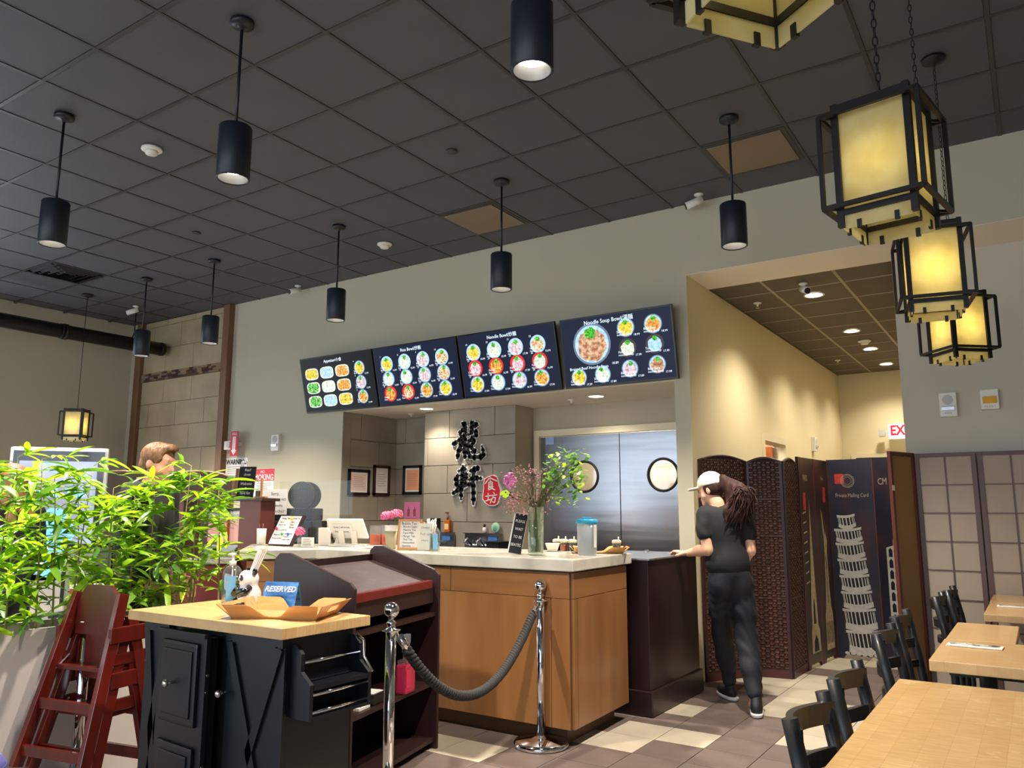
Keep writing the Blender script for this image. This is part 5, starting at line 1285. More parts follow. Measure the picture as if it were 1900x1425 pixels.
# juice dispenser cabinet
jx, jy = -5.80, 4.48
t = thing('shelf_tower', 'reddish brown wooden shelf tower beside the juice dispenser', 'cabinet', (jx+.22, jy, 0), .55)
m_rb = mat('red_brown_laminate', (98, 50, 42), .4, var=.1, scale=4, stretch=(1, 1, .2))
b = MB(); b.box(-.12, .06, -.16, .2, .0, 1.40, bev=.003); b.build('post', m_rb, t)
b = MB(); b.box(-.75, .085, -.2, .25, 1.40, 1.425, bev=.003); b.build('top_board', mat('shelf_top_dark', (60, 40, 36), .4), t)
b = MB(); b.box(-.75, -.6, -.16, .2, 0, 1.40); b.build('post', m_rb, t)
b = MB(); b.box(-.6, -.12, -.16, .2, .86, .9); b.build('shelf', m_rb, t)
t = thing('juice_dispenser', 'two-tank refrigerated dispenser of orange juice at the left', 'dispenser', (jx-.13, jy, .9), .55)
b = MB(); b.box(-.2, .2, -.13, .17, 0, .13, bev=.01); b.build('cooler_base', mat('dispenser_grey', (150, 152, 150), .35, .4), t)
for k in (-1, 1):
    b = MB(); b.box(k*.1-.082, k*.1+.082, -.1, .15, .15, .33); b.build('juice', mat('juice_orange', (240, 120, 50), .2, emit=.12, trans=.2), t)
    b = MB(); b.box(k*.1-.09, k*.1+.09, -.11, .16, .14, .42, bev=.01); b.build('tank', thin_glass('jug_plastic'), t)
    b = MB(); b.box(k*.1-.09, k*.1+.09, -.115, .165, .42, .44, bev=.006); b.build('tank_lid', m_blackp, t)
    b = MB(); b.tube([(k*.1, -.13, .1), (k*.1, -.17, .08)], .012, 8); b.build('tap', m_blackp, t)
# things on the shelf tower
t = thing('chalkboard_sign', 'small black chalkboard with white handwriting in a wooden stand', 'sign', (jx+.13, jy-.10, 1.426), .42)
mt = Matrix.Rotation(math.radians(-8), 4, 'X')
b = MB(); b.box(-.075, .075, -.006, .006, .0, .27, mt); b.build('board', m_ink, t)
b = MB(); b.box(-.10, -.075, -.02, .03, 0, .25, mt); b.build('stand', m_trim, t)
for k, w_ in enumerate(('Read', 'down', 'the menu', 'Welcome', '&', 'have fun')): text(w_, .034, m_paper, t, mt @ Vector((0, -.0075, .24-k*.04)), rot=(PI/2-math.radians(8), 0, 0), shear=.3, sx=.8)
t = thing('orchid_sprig', 'small white orchid sprig beside the chalkboard', 'flower', (jx+.04, jy-.04, 1.426))
b = MB(); b.tube([(0, 0, 0), (.01, 0, .15), (.03, 0, .27)], .003, 6); b.lathe([(0, 0), (.03, 0), (.035, .06)], n=14, caps=False); b.build('pot_and_stem', m_dk, t)
g = MB()
for k in range(5):
    for q in range(5):
        a = q*2*PI/5; c_ = Vector((-.02+.03*math.sin(k*2), 0, .24+.02*k)); g.ball(c_+Vector((.014*math.cos(a), -.005, .014*math.sin(a))), (.009, .004, .009), 6)
g.build('petals', mat('orchid_white', (236, 226, 228), .6), t)['kind'] = 'stuff'
t = thing('card_easel', 'tiny light wooden easel right of the chalkboard', 'easel', (jx+.235, jy-.01, 1.426), .4)
b = MB(); b.box(-.008, .008, -.01, .01, 0, .17); b.box(-.05, .05, -.03, .02, 0, .012); b.build('easel', m_lw, t); b = MB(); b.box(-.05, -.015, -.01, .01, .012, .06); b.build('card', mat('card_olive', (110, 100, 70), .6), t)
t = thing('cup_sealer', 'black cup sealing machine with large round film reel', 'machine', (-6.05, 5.28, 1.0), .45)
m_mach = mat('machine_black', (34, 36, 38), .35, coat=.2)
b = MB(); b.box(-.25, .25, -.2, .2, -.08, .22, bev=.012); b.build('body', m_mach, t)
b = MB(); b.box(-.2, .22, -.16, .16, .22, .34, bev=.02); b.build('head', m_mach, t)
for dy in (-.12, .02):
    b = MB(); b.tube([(.1, dy, .46), (.1, dy+.03, .46)], .135, 32); b.build('reel_disc', mat('reel_grey', (58, 60, 56), .35, .2), t)
b = MB(); b.tube([(.1, -.10, .46), (.1, .03, .46)], .05, 20); b.build('reel_core', m_mach, t)
b = MB(); b.box(.03, .055, -.164, -.16, .26, .272); b.box(.08, .105, -.164, -.16, .26, .272); b.build('red_digits', mat('led_red', (255, 60, 80), .5, emit=2.), t)
b = MB(); b.box(-.24, .0, -.215, -.21, .28, .52); nt_ = b.build('paper_note', m_paper, t)
for k, w_ in enumerate(('Sorry,', 'NO. NO. NO. NO', 'Gift Accounts', 'Customers ONLY')): text(w_, .042 if k == 0 else .034, m_ink, nt_, (-.12, -.2155, .475-k*.055), sx=.8)
b = MB(); b.bar((-.12, -.21, .4), (-.12, -.15, .33), .02, .004); b.build('note_bracket', m_mach, t)
t = thing('machine_stand', 'dark stand carrying the cup sealing machine behind the counter', 'stand', (-6.05, 5.28, 0), .45); b = MB(); b.box(-.26, .26, -.2, .2, .88, .918); b.build('top', m_blackp, t)
for sx in (-.23, .23):
    for sy in (-.17, .17): b = MB(); b.box(sx-.02, sx+.02, sy-.02, sy+.02, 0, .88); b.build('leg', m_blackp, t)
# sinks with steel splash, faucets, soap, sponge holder
def sink(x0, x1, lab, nf):
    t = thing('wall_sink', lab, 'sink', (0, 0, .9), 0, 'steel sinks at the back counter')
    b = MB(); b.box(x0, x1, 6.655, 6.667, .0, .19); b.build('splash_back', m_steel, t)
    b = MB(); b.box(x0, x1, 6.62, 6.667, .185, .192); b.build('splash_ledge', m_steel, t)
    b = MB(); b.box(x1-.16, x1-.05, 6.651, 6.655, .11, .165); b.build('blue_label', mat('sink_label', (70, 120, 190), .5), t)
    b = MB(); b.box(x0+.02, x1-.02, 6.33, 6.60, .001, .012, bev=.003); b.build('basin_rim', m_steel, t)
    for k in range(nf):
        x = x0+.13+k*.16; g = MB(); g.tube([(x, 6.655, .07), (x, 6.60, .07), (x, 6.52, .14), (x, 6.47, .10)], .012, 8); g.tube([(x-.07, 6.61, .07), (x+.07, 6.61, .07)], .014, 8); fa = g.build('faucet', m_chrome, t)
        for s in (-1, 1): g = MB(); g.tube([(x+s*.07, 6.61, .07), (x+s*.075, 6.58, .115)], .009, 8); g.build('tap_handle', m_chrome, fa)
sink(-5.50, -5.16, 'left steel hand sink with faucet at the back counter', 1)
sink(-5.02, -4.56, 'right steel sink with two faucets at the back counter', 2)
t = thing('soap_bottle', 'orange hand soap bottle with brown pump above the left sink', 'bottle', (-5.24, 6.643, 1.092))
b = MB(); b.box(-.04, .04, -.022, .022, 0, .13, bev=.012); b.build('bottle', mat('amber_soap', (206, 104, 30), .25, trans=.3), t); b = MB(); b.lathe([(.014, .13), (.014, .16), (.006, .165), (.006, .2)], n=12); b.box(-.03, .008, -.006, .006, .195, .212); b.build('pump', mat('pump_brown', (90, 50, 30), .4), t); b = MB(); b.box(-.025, .025, -.0235, -.022, .03, .09); b.build('bottle_label', mat('soap_cream', (220, 190, 140), .6), t)
t = thing('dispenser_box', 'small black dispenser box on the tiles left of the soap', 'box', (-5.42, 6.687, 1.17)); b = MB(); b.box(-.05, .05, -.06, 0, -.07, .07, bev=.012); b.build('case', m_blackp, t); b = MB(); b.box(-.03, .03, -.063, -.06, -.02, .04); b.build('window', mat('grey_window', (120, 124, 126), .2), t)
t = thing('sponge_holder', 'round pale green scrubber standing above the right sink', 'scrubber', (-4.62, 6.643, 1.092)); b = MB(); b.ball((0, 0, .055), (.05, .02, .055), 18); b.build('scrubber', mat('pale_green', (140, 190, 160), .5), t); b = MB(); b.ball((0, -.012, .055), (.03, .012, .035), 14); b.build('centre', mat('mid_green', (110, 160, 130), .5), t)
t = thing('small_bottle', 'small white bottle beside the green scrubber', 'bottle', (-4.76, 6.643, 1.092)); b = MB(); b.lathe([(0, 0), (.02, 0), (.02, .05), (.01, .06), (.01, .075), (0, .076)], n=14); b.build('bottle', m_white, t); b = MB(); b.lathe([(.011, .06), (.013, .072), (.013, .09), (0, .092)], n=12); b.build('cap', m_blackp, t)
t = thing('dark_tray', 'flat black tray on the back counter right of the sinks', 'tray', (-4.50, 6.45, .906)); b = MB(); b.box(-.03, .12, -.1, .1, 0, .11, bev=.006); b.build('tray_body', m_blackp, t); b = MB(); b.box(-.05, .14, -.12, .12, .11, .118); b.build('tray_rim', m_blackp, t)
# ================================================================ folding screens in the hall opening
m_weave = mat_ramp('woven_fibre_brown', [(.3, (58, 32, 26)), (.55, (86, 50, 40)), (.8, (124, 84, 66))], .45, 30, detail=3)
m_wfr = mat('woven_frame_dark', (52, 26, 26), .4)
m_wcore = mat('woven_core', (40, 24, 20), .8)
def woven(p, q, h, lab, seed, arch=.05):
    p = Vector((p[0], p[1], 0)); q = Vector((q[0], q[1], 0)); d = q-p; L = d.length; rz = math.atan2(d.y, d.x)
    t = thing('woven_screen_panel', lab, 'folding screen', p, rz, 'panels of the woven folding screen')
    for x in (.012, L-.012):
        b = MB(); b.box(x-.012, x+.012, -.012, .012, .0, h); b.build('post', m_wfr, t)
    pts = [(L*k/12, h-.01+arch*math.sin(PI*k/12)) for k in range(13)]
    b = MB(); b.tube([(x, 0, z) for x, z in pts], .012, 8); b.build('arched_top_rail', m_wfr, t)
    for z in (.06, .62, 1.12, 1.42 if h > 1.6 else 1.3):
        b = MB(); b.box(.02, L-.02, -.009, .009, z-.009, z+.009); b.build('cross_rail', m_wfr, t)
    b = MB(); b.box(.02, L-.02, -.01, .01, .0, .06); b.build('bottom_board', mat('screen_plinth', (74, 30, 32), .4), t)
    core = [(.02, .06)]+[(L-.02, .06)]+[(x if .02 < x < L-.02 else min(max(x, .02), L-.02), z-.005) for x, z in reversed(pts)]
    b = MB(); b.prism(core, -.003, .003, 'y'); b.build('weave_core', m_wcore, t)
    w = MB(); rr = random.Random(seed); rows_ = int((h-.06)/.020); cols = max(4, int((L-.04)/.033)); cw = (L-.04)/cols
    for r_ in range(rows_):
        z = .07+r_*.020
        for c in range(cols):
            x = .02+c*cw
            for side in (-1, 1):
                front = (r_+c) % 2 == 0
                y0 = side*(.0035 if front else .003); y1 = side*(.0105 if front else .006); j = rr.uniform(-.002, .002)
                x0_, x1_ = (x+.001, x+cw*1.0) if front else (x+cw*.3, x+cw*.7)
                ym = y1; za, zb_ = z+.002+j, z+.0185+j
                vs = [(x0_, y0, za), (x1_, y0, za), (x1_, y0, zb_), (x0_, y0, zb_), (x0_+.005, ym, za+.003), (x1_-.005, ym, za+.003), (x1_-.005, ym, zb_-.003), (x0_+.005, ym, zb_-.003)]
                w.add(vs, [(4, 5, 6, 7), (0, 1, 5, 4), (1, 2, 6, 5), (2, 3, 7, 6), (3, 0, 4, 7)])
    w.build('weave', m_weave, t)['kind'] = 'stuff'
WA = (-1.757, 6.683); WC = (-2.04, 6.63); WD = (-2.292, 6.19); WB = (-1.742, 7.075)
woven(WD, (WC[0]-.004, WC[1]-.006), 1.74, 'brown woven screen panel next to the wall, behind the woman', 1, .045)
woven(WC, WA, 1.73, 'brown woven screen panel right of the woman, facing the room', 2, .04)
woven((WA[0]+.004, WA[1]+.006), WB, 1.73, 'narrow-looking woven screen panel folding back into the hall', 3, .04)
# printed screens
m_prb = mat_ramp('print_panel_brown', [(.3, (44, 26, 24)), (.6, (64, 38, 34)), (.8, (88, 54, 46))], .45, 5, detail=7)
m_prn = mat_ramp('print_panel_night', [(.28, (26, 24, 38)), (.5, (34, 32, 50)), (.68, (70, 42, 42)), (.82, (96, 58, 52))], .45, 2.2, detail=8)
m_pedge = mat('print_panel_edge', (110, 64, 50), .5); m_pw = mat('print_stone_white', (192, 190, 186), .6, var=.15, scale=30); m_pg = mat('print_stone_tan', (184, 170, 138), .6, var=.3, scale=25); m_pk2 = mat('print_dark', (24, 22, 34), .6); m_pred = mat('print_red_stamp', (190, 62, 52), .6, var=.25, scale=40); m_pline = mat('print_pale', (170, 160, 150), .6)
def printed(p, q, h, lab, m, art):
    p = Vector((p[0], p[1], 0)); q = Vector((q[0], q[1], 0)); d = q-p; L = d.length; rz = math.atan2(d.y, d.x)
    t = thing('printed_screen_panel', lab, 'folding screen', p, rz, 'panels of the printed folding screen')
    foot = [(0, .0), (.05, .0), (.07, .03)]+[(.07+(L-.14)*k/8, .03+.012*(k % 2)) for k in range(1, 8)]+[(L-.07, .03), (L-.05, 0), (L, 0), (L, h), (0, h)]
    b = MB(); b.prism(foot, -.011, .011, 'y'); b.build('panel_board', m, t)
    for x in (0, L):
        b = MB(); b.box(x-.003 if x else 0, x+.003 if not x else L, -.0125, .0125, .0, h+.002); b.build('edge_strip', m_pedge, t)
    art(t, L, h)
    return t
class PR:
    """flat print on the front of a panel"""
    def __init__(s): s.b = MB(); s.y = -.0115
    def poly(s, pts, dy=0.): s.b.add([Vector((x, s.y-dy, z)) for x, z in pts], [tuple(range(len(pts)))]); return s
def pisa(t, L, h):
    base = MB(); dark = MB(); y = -.0118
    def q(mb, pts, dy=0.): mb.add([Vector((x, y-dy, z)) for x, z in pts], [tuple(range(len(pts)))])
    tiers = [(.10, .33, .135, .175), (.33, .545, .14, .19), (.545, .72, .132, .17), (.72, .885, .128, .165), (.885, 1.05, .125, .16), (1.05, 1.215, .122, .155), (1.215, 1.36, .118, .15), (1.36, 1.50, .078, .14)]
    tiers = [(.06+(a-.1)*.88, .06+(c-.1)*.88, e, g) for a, c, e, g in tiers]
    lean = lambda z: L*.585-(z-.1)*.075
    for k, (z0, z1, hw, hc) in enumerate(tiers):
        c0, c1 = lean(z0), lean(z1); n = 12
        arc = lambda z, c, w_, bow: [(c-w_+2*w_*i/n, z-bow*math.sin(PI*i/n)+(w_-0)*.22*(1-2*i/n)*-.35) for i in range(n+1)]
        lo = arc(z0+.012, c0, hw, .028); hi = arc(z1-.006, c1, hw*.985, .012); mid0 = arc(z0+(z1-z0)*.36, c0, hw*.97, .024)
        q(base, lo+mid0[::-1], .0002)                                    # pale drum wall
        q(base, arc(z1-.022, c1, hw*1.03, .012)+arc(z1, c1, hw*1.03, .010)[::-1], .0003)   # cornice
        q(dark, mid0+hi[::-1], 0.)
        nc = 11 if k < 7 else 7
        for i in range(nc):
            f_ = (i+.5)/nc; xa = c0-hw*.95*math.cos(PI*f_)*.98; xb = c1-hw*.95*math.cos(PI*f_)*.98; wv = .0052*(math.sin(PI*f_)*.7+.4)
            za = z0+(z1-z0)*.30-.02*math.sin(PI*f_); zb_ = z1-.02-.01*math.sin(PI*f_)
            q(base, [(xa-wv, za), (xa+wv, za), (xb+wv, zb_), (xb-wv, zb_)], .0004)
    dark.build('tower_arcades', m_pk2, t); base.build('tower_print', m_pw, t)['kind'] = 'stuff'
    b = MB()
    for k in range(7):
        c = L*.585-.15+.05*k; b.add([Vector((c+.022*math.cos(2*PI*i/10), y-.0004, .05+.014*math.sin(2*PI*i/10))) for i in range(10)], [tuple(range(10))])
    b.build('rubble_print', m_pw, t)['kind'] = 'stuff'
    b = MB(); b.add([Vector((x, y-.0004, z)) for x, z in ((L*.17, 1.575), (L*.38, 1.575), (L*.37, 1.665), (L*.17, 1.665))], [(0, 1, 2, 3)]); b.build('stamp_print', m_pred, t)
    ring = MB(); cx2, cz2 = L*.45, 1.60
    for r0, r1 in ((.062, .058), (.05, .047), (.035, .033)):
        P0 = [(cx2+r0*math.cos(2*PI*i/24), cz2+r0*math.sin(2*PI*i/24)) for i in range(24)]; P1 = [(cx2+r1*math.cos(2*PI*i/24), cz2+r1*math.sin(2*PI*i/24)) for i in range(24)]
        for i in range(24): j = (i+1) % 24; ring.add([Vector((a[0], y-.0005, a[1])) for a in (P0[i], P0[j], P1[j], P1[i])], [(0, 1, 2, 3)])
    ring.build('postmark_print', m_pline, t)
    text('Private Mailing Card', .05, m_pline, t, (L*.53, y-.0004, 1.465), sx=.72, depth=0)
def cathedral(t, L, h):
    b = MB(); d = MB(); y = -.0118
    def q(mb, pts, dy=0.): mb.add([Vector((x, y-dy, z)) for x, z in pts], [tuple(range(len(pts)))])
    q(b, [(.08, .12), (L-.02, .12), (L-.02, 1.0), (L*.62, 1.02), (L*.55, 1.35), (L*.49, 1.5), (L*.43, 1.35), (L*.36, 1.02), (.08, 1.0)])
    for r_ in range(9):
        for c in range(5):
            x = .10+c*(L-.16)/5; z = .16+r_*.095; q(d, [(x, z), (x+.035, z), (x+.035, z+.06), (x+.017, z+.08), (x, z+.06)], .0003)
    for k in range(4): q(d, [(L*.46, 1.05+k*.08), (L*.52, 1.05+k*.08), (L*.51, 1.11+k*.08), (L*.47, 1.11+k*.08)], .0003)
    b.build('spire_print', m_pw, t); d.build('window_print', m_pk2, t)['kind'] = 'stuff'
    text('CM', .085, m_pline, t, (L*.22, y-.0004, 1.585), sx=.7, depth=0)
def eiffel(t, L, h):
    b = MB(); d = MB(); y = -.0118
    def q(mb, pts, dy=0.): mb.add([Vector((x, y-dy, z)) for x, z in pts], [tuple(range(len(pts)))])
    q(b, [(L*.28, .12), (L*.85, .12), (L*.82, .3), (L*.74, .34), (L*.70, .62), (L*.68, .66), (L*.60, 1.2), (L*.57, 1.44), (L*.54, 1.2), (L*.40, .66), (L*.38, .62), (L*.34, .34), (L*.30, .3)])
    q(d, [(L*.46, .36), (L*.60, .36), (L*.58, .52), (L*.53, .58), (L*.48, .52)], .0003); q(d, [(L*.40, .13), (L*.72, .13), (L*.68, .22), (L*.56, .27), (L*.44, .22)], .0003)
    b.build('tower_print', m_pg, t); d.build('arch_print', m_pk2, t)['kind'] = 'stuff'
    w = MB()
    for k in range(8): z = .7+k*.085; q(w, [(L*.12, z), (L*.34, z+.015), (L*.34, z+.028), (L*.12, z+.012)])
    w.build('writing_print', m_pg, t)['kind'] = 'stuff'
    b = MB(); q(b, [(L*.2, 1.33), (L*.36, 1.33), (L*.36, 1.48), (L*.2, 1.48)]); b.build('stamp_print', m_pred, t)
    text('PARIS', .075, m_pg, t, (L*.4, y-.0004, 1.61), sx=.6, depth=0)
def liberty(t, L, h):
    b = MB(); d = MB(); y = -.0118
    def q(mb, pts, dy=0.): mb.add([Vector((x, y-dy, z)) for x, z in pts], [tuple(range(len(pts)))])
    q(b, [(L*.25, .10), (L*.8, .10), (L*.78, .40), (L*.70, .46), (L*.64, .62), (L*.60, .95), (L*.66, 1.05), (L*.56, 1.13), (L*.50, 1.11), (L*.40, 1.30), (L*.33, 1.34), (L*.36, 1.24), (L*.44, 1.05), (L*.42, .8), (L*.38, .62), (L*.32, .46), (L*.26, .40)])
    for k in range(5): q(d, [(L*(.30+.1*k), .15), (L*(.34+.1*k), .15), (L*(.34+.1*k), .34), (L*(.30+.1*k), .34)], .0003)
    q(d, [(L*.48, .5), (L*.52, .5), (L*.54, .9), (L*.50, .95)], .0003)
    b.build('statue_print', m_pg, t); d.build('shadow_print', m_pk2, t)['kind'] = 'stuff'
    b = MB(); q(b, [(L*.55, 1.40), (L*.74, 1.40), (L*.74, 1.54), (L*.55, 1.54)]); b.build('stamp_print', m_pred, t)
    text('Public', .05, m_pg, t, (L*.55, y-.0004, 1.62), sx=.6, depth=0)
printed((-1.735, 7.09), (-1.70, 7.485), 1.79, 'printed screen panel with PARIS and a lattice tower', m_prb, eiffel)
printed((-1.699, 7.49), (-1.662, 7.875), 1.79, 'dark printed screen panel with a statue, right of the PARIS panel', m_prb, liberty)
printed((-1.655, 7.885), (-1.250, 7.842), 1.80, 'printed screen panel with leaning arcaded tower and Private Mailing Card', m_prn, pisa)
printed((-1.245, 7.84), (-.875, 7.70), 1.80, 'printed screen panel with a spired facade partly behind the shoji', m_prn, cathedral)

# shoji screens against the right wall
m_shf = mat('shoji_frame_plum', (92, 66, 62), .45); m_shr = mat('shoji_frame_reddish', (96, 46, 34), .4)
m_shp = mat('shoji_paper', (172, 158, 142), .8, bump=.15, scale=30, stretch=(30, 30, .2)); m_shp2 = mat('shoji_paper_amber', (150, 116, 74), .7)
def shoji(p, q, h, lab, fm, pm, cols=2, rows=8):
    p = Vector((p[0], p[1], 0)); q = Vector((q[0], q[1], 0)); d = q-p; L = d.length; rz = math.atan2(d.y, d.x)
    t = thing('shoji_panel', lab, 'folding screen', p, rz, 'panels of the shoji screen')
    for x in (0, L-.032):
        b = MB(); b.box(x, x+.032, -.012, .012, 0, h, bev=.002); b.build('stile', fm, t)
    for z in (.05, h-.03):
        b = MB(); b.box(.032, L-.032, -.011, .011, z, z+.03); b.build('rail', fm, t)
    b = MB(); b.box(.032, L-.032, -.001, .001, .08, h-.03); b.build('paper', pm, t)
    for k in range(1, cols):
        x = .032+(L-.064)*k/cols; b = MB(); b.box(x-.005, x+.005, -.009, -.001, .08, h-.03); b.build('lattice_bar', fm, t)
    for k in range(1, rows):
        z = .08+(h-.11)*k/rows; b = MB(); b.box(.032, L-.032, -.0085, -.001, z-.004, z+.004); b.build('lattice_bar', fm, t)
    return t
sp = shoji((-.885, 6.27), (-.765, 6.60), 1.755, 'narrow-looking amber shoji panel standing at an angle to the wall', m_shr, m_shp2, 1, 1)
b = MB()
for dx in (0, .018): b.box(dx, dx+.014, -.0135, -.012, 1.47, 1.51)
b.build('hinge', m_white, sp)
shoji((-.757, 6.615), (-.356, 6.60), 1.75, 'plum framed shoji panel directly right of the angled one', m_shf, m_shp)
shoji((-.348, 6.60), (.06, 6.615), 1.75, 'plum framed shoji panel at the right edge of the photo', m_shf, m_shp)

# ================================================================ tables and chairs
m_tb = mat_block('butcher_block_table', (220, 180, 124), (210, 168, 110), (202, 160, 104), .30, .055, .28, .45, PI/2)
m_tb1 = mat_block('butcher_block_worn', (226, 184, 126), (216, 172, 112), (206, 162, 104), .30, .06, .25, .5, PI/2)
def worn(m, amount=.62):
    nt = m.node_tree; N = nt.nodes; L = nt.links.new; b = N['Principled BSDF']; src = b.inputs['Base Color'].links[0].from_socket
    tc = N.new('ShaderNodeTexCoord'); nz = N.new('ShaderNodeTexNoise'); nz.inputs['Scale'].default_value = 7; nz.inputs['Detail'].default_value = 7; nz.inputs['Roughness'].default_value = .7
    mr = N.new('ShaderNodeMapRange'); mr.inputs['From Min'].default_value = amount; mr.inputs['From Max'].default_value = amount+.06; mr.inputs['To Max'].default_value = .55
    mx = N.new('ShaderNodeMix'); mx.data_type = 'RGBA'; mx.inputs[7].default_value = rgb(238, 214, 170)
    L(tc.outputs['Object'], nz.inputs['Vector']); L(nz.outputs['Fac'], mr.inputs['Value']); L(mr.outputs[0], mx.inputs[0]); L(src, mx.inputs[6]); L(mx.outputs[2], b.inputs['Base Color'])
worn(m_tb1, .60)
m_chair = mat('chair_black', (24, 26, 30), .42, coat=.12)
def table(x0, x1, y0, y1, lab, m=None, grp='butcher-block dining tables'):
    t = thing('dining_table', lab, 'table', ((x0+x1)/2, (y0+y1)/2, 0), 0, grp); w, d = (x1-x0)/2, (y1-y0)/2
    b = MB(); b.box(-w, w, -d, d, .708, .75, bev=.004); b.build('tabletop', m or m_tb, t)
    b = MB(); b.tube([(0, 0, .02), (0, 0, .70)], .038, 16); b.build('pedestal', m_black, t)
    b = MB(); k = min(w, d)*.7
    b.bar((-k, 0, .02), (k, 0, .02), .07, .03, bev=.004); b.bar((0, -k, .02), (0, k, .02), .07, .03, bev=.004); b.build('cross_base', m_black, t)
    b = MB(); b.box(-k*.8, k*.8, -.03, .03, .69, .708); b.box(-.03, .03, -k*.8, k*.8, .69, .708); b.build('top_bracket', m_black, t)
    return t
table(-.462, .35, 2.0-.25, 3.138, 'large worn butcher-block table in the bottom right corner', m_tb1)
table(-.416, .35, 3.585, 4.205, 'middle butcher-block table with cutlery on a white napkin')
table(-.412, -.14, 4.21, 4.85, 'narrow butcher-block table joined behind the middle table')
table(-.105, .5, 4.455, 4.95, 'butcher-block table at right edge behind the narrow table')
table(-.318, .35, 5.31, 6.005, 'far butcher-block table at right edge with a napkin')
table(-.322, .35, 6.01, 6.57, 'farthest butcher-block table pushed against the shoji')
def napkin(x, y, z, rz, lab, L_=.21):
    t = thing('napkin_set', lab, 'napkin', (x, y, z), rz, 'napkins with cutlery')
    b = MB(); b.box(-L_/2, L_/2, -.045, .045, 0, .004, bev=.0015); b.build('napkin', m_paper, t)
    b = MB(); pts = [(-L_*.45+L_*.55*k/8, -.004+.01*math.sin(k*.5), .007) for k in range(9)]; b.tube(pts, [.006, .005, .003, .0025, .0025, .003, .003, .004, .003], 6, flat=.4); b.build('fork', m_chrome, t)
    b = MB(); pts = [(-L_*.05+L_*.5*k/8, .006-.008*math.sin(k*.5), .007) for k in range(9)]; b.tube(pts, [.003, .0025, .0025, .003, .004, .006, .007, .006, .002], 6, flat=.4); b.build('knife', m_chrome, t)
napkin(-.285, 4.03, .751, -.05, 'white napkin with fork and knife on the middle table')
napkin(-.165, 5.78, .751, 0., 'white napkin with cutlery on the far table')
def chair(xb, y0, y1, lab, hb=.845, tilt=.06, rz=0.):
    yc = (y0+y1)/2; w = (y1-y0)/2
    t = thing('dining_chair', lab, 'chair', (xb, yc, 0), rz, 'black ladder-back dining chairs')
    for s in (-1, 1):
        b = MB(); b.tube([(.04, s*w, 0), (.05, s*w, .25), (.045, s*w, .45), (.015, s*w, .66), (-tilt*.35, s*w, hb)], [.015, .019, .022, .021, .020], 10); b.build('back_post', m_chair, t)
        b = MB(); b.tube([(.43, s*(w+.015), 0), (.42, s*(w+.01), .43)], [.013, .018], 10); b.build('front_leg', m_chair, t)
        b = MB(); b.tube([(.05, s*w, .2), (.43, s*w, .2)], .009, 8); b.build('stretcher', m_chair, t)
    for (z, hh) in ((hb-.05, .055), (hb-.155, .042), (hb-.25, .032)):
        b = MB(); n = 14; x_ = lambda f_: (.045-(z-.45)*.13)-.06*math.sin(PI*f_)
        for k in range(n):
            f0, f1 = k/n, (k+1)/n; ya, yb = -w+2*w*f0, -w+2*w*f1
            vs = [(x_(f0)-.009, ya, z-hh/2), (x_(f1)-.009, yb, z-hh/2), (x_(f1)-.009, yb, z+hh/2), (x_(f0)-.009, ya, z+hh/2), (x_(f0)+.009, ya, z-hh/2), (x_(f1)+.009, yb, z-hh/2), (x_(f1)+.009, yb, z+hh/2), (x_(f0)+.009, ya, z+hh/2)]
            b.add(vs, [(0, 1, 2, 3), (7, 6, 5, 4), (3, 2, 6, 7), (4, 5, 1, 0)])
        b.build('back_slat', m_chair, t)
    b = MB(); b.box(.02, .45, -w-.03, w+.03, .425, .46, bev=.012); b.build('seat', m_chair, t)
    b = MB(); b.tube([(.43, -w, .26), (.43, w, .26)], .009, 8); b.build('stretcher', m_chair, t)
    return t
chair(-.515, 1.99, 2.33, 'black ladder-back chair nearest the camera at the big table')
chair(-.525, 2.51, 2.865, 'black ladder-back chair second from the camera at the big table')
chair(-.565, 3.50, 3.86, 'black ladder-back chair at the near half of the middle table')
chair(-.58, 4.09, 4.44, 'black ladder-back chair at the far half of the middle table')
chair(-.52, 5.16, 5.50, 'black ladder-back chair in front of the shoji, nearer of two')
chair(-.50, 5.62, 5.97, 'black ladder-back chair in front of the shoji, farther of two')
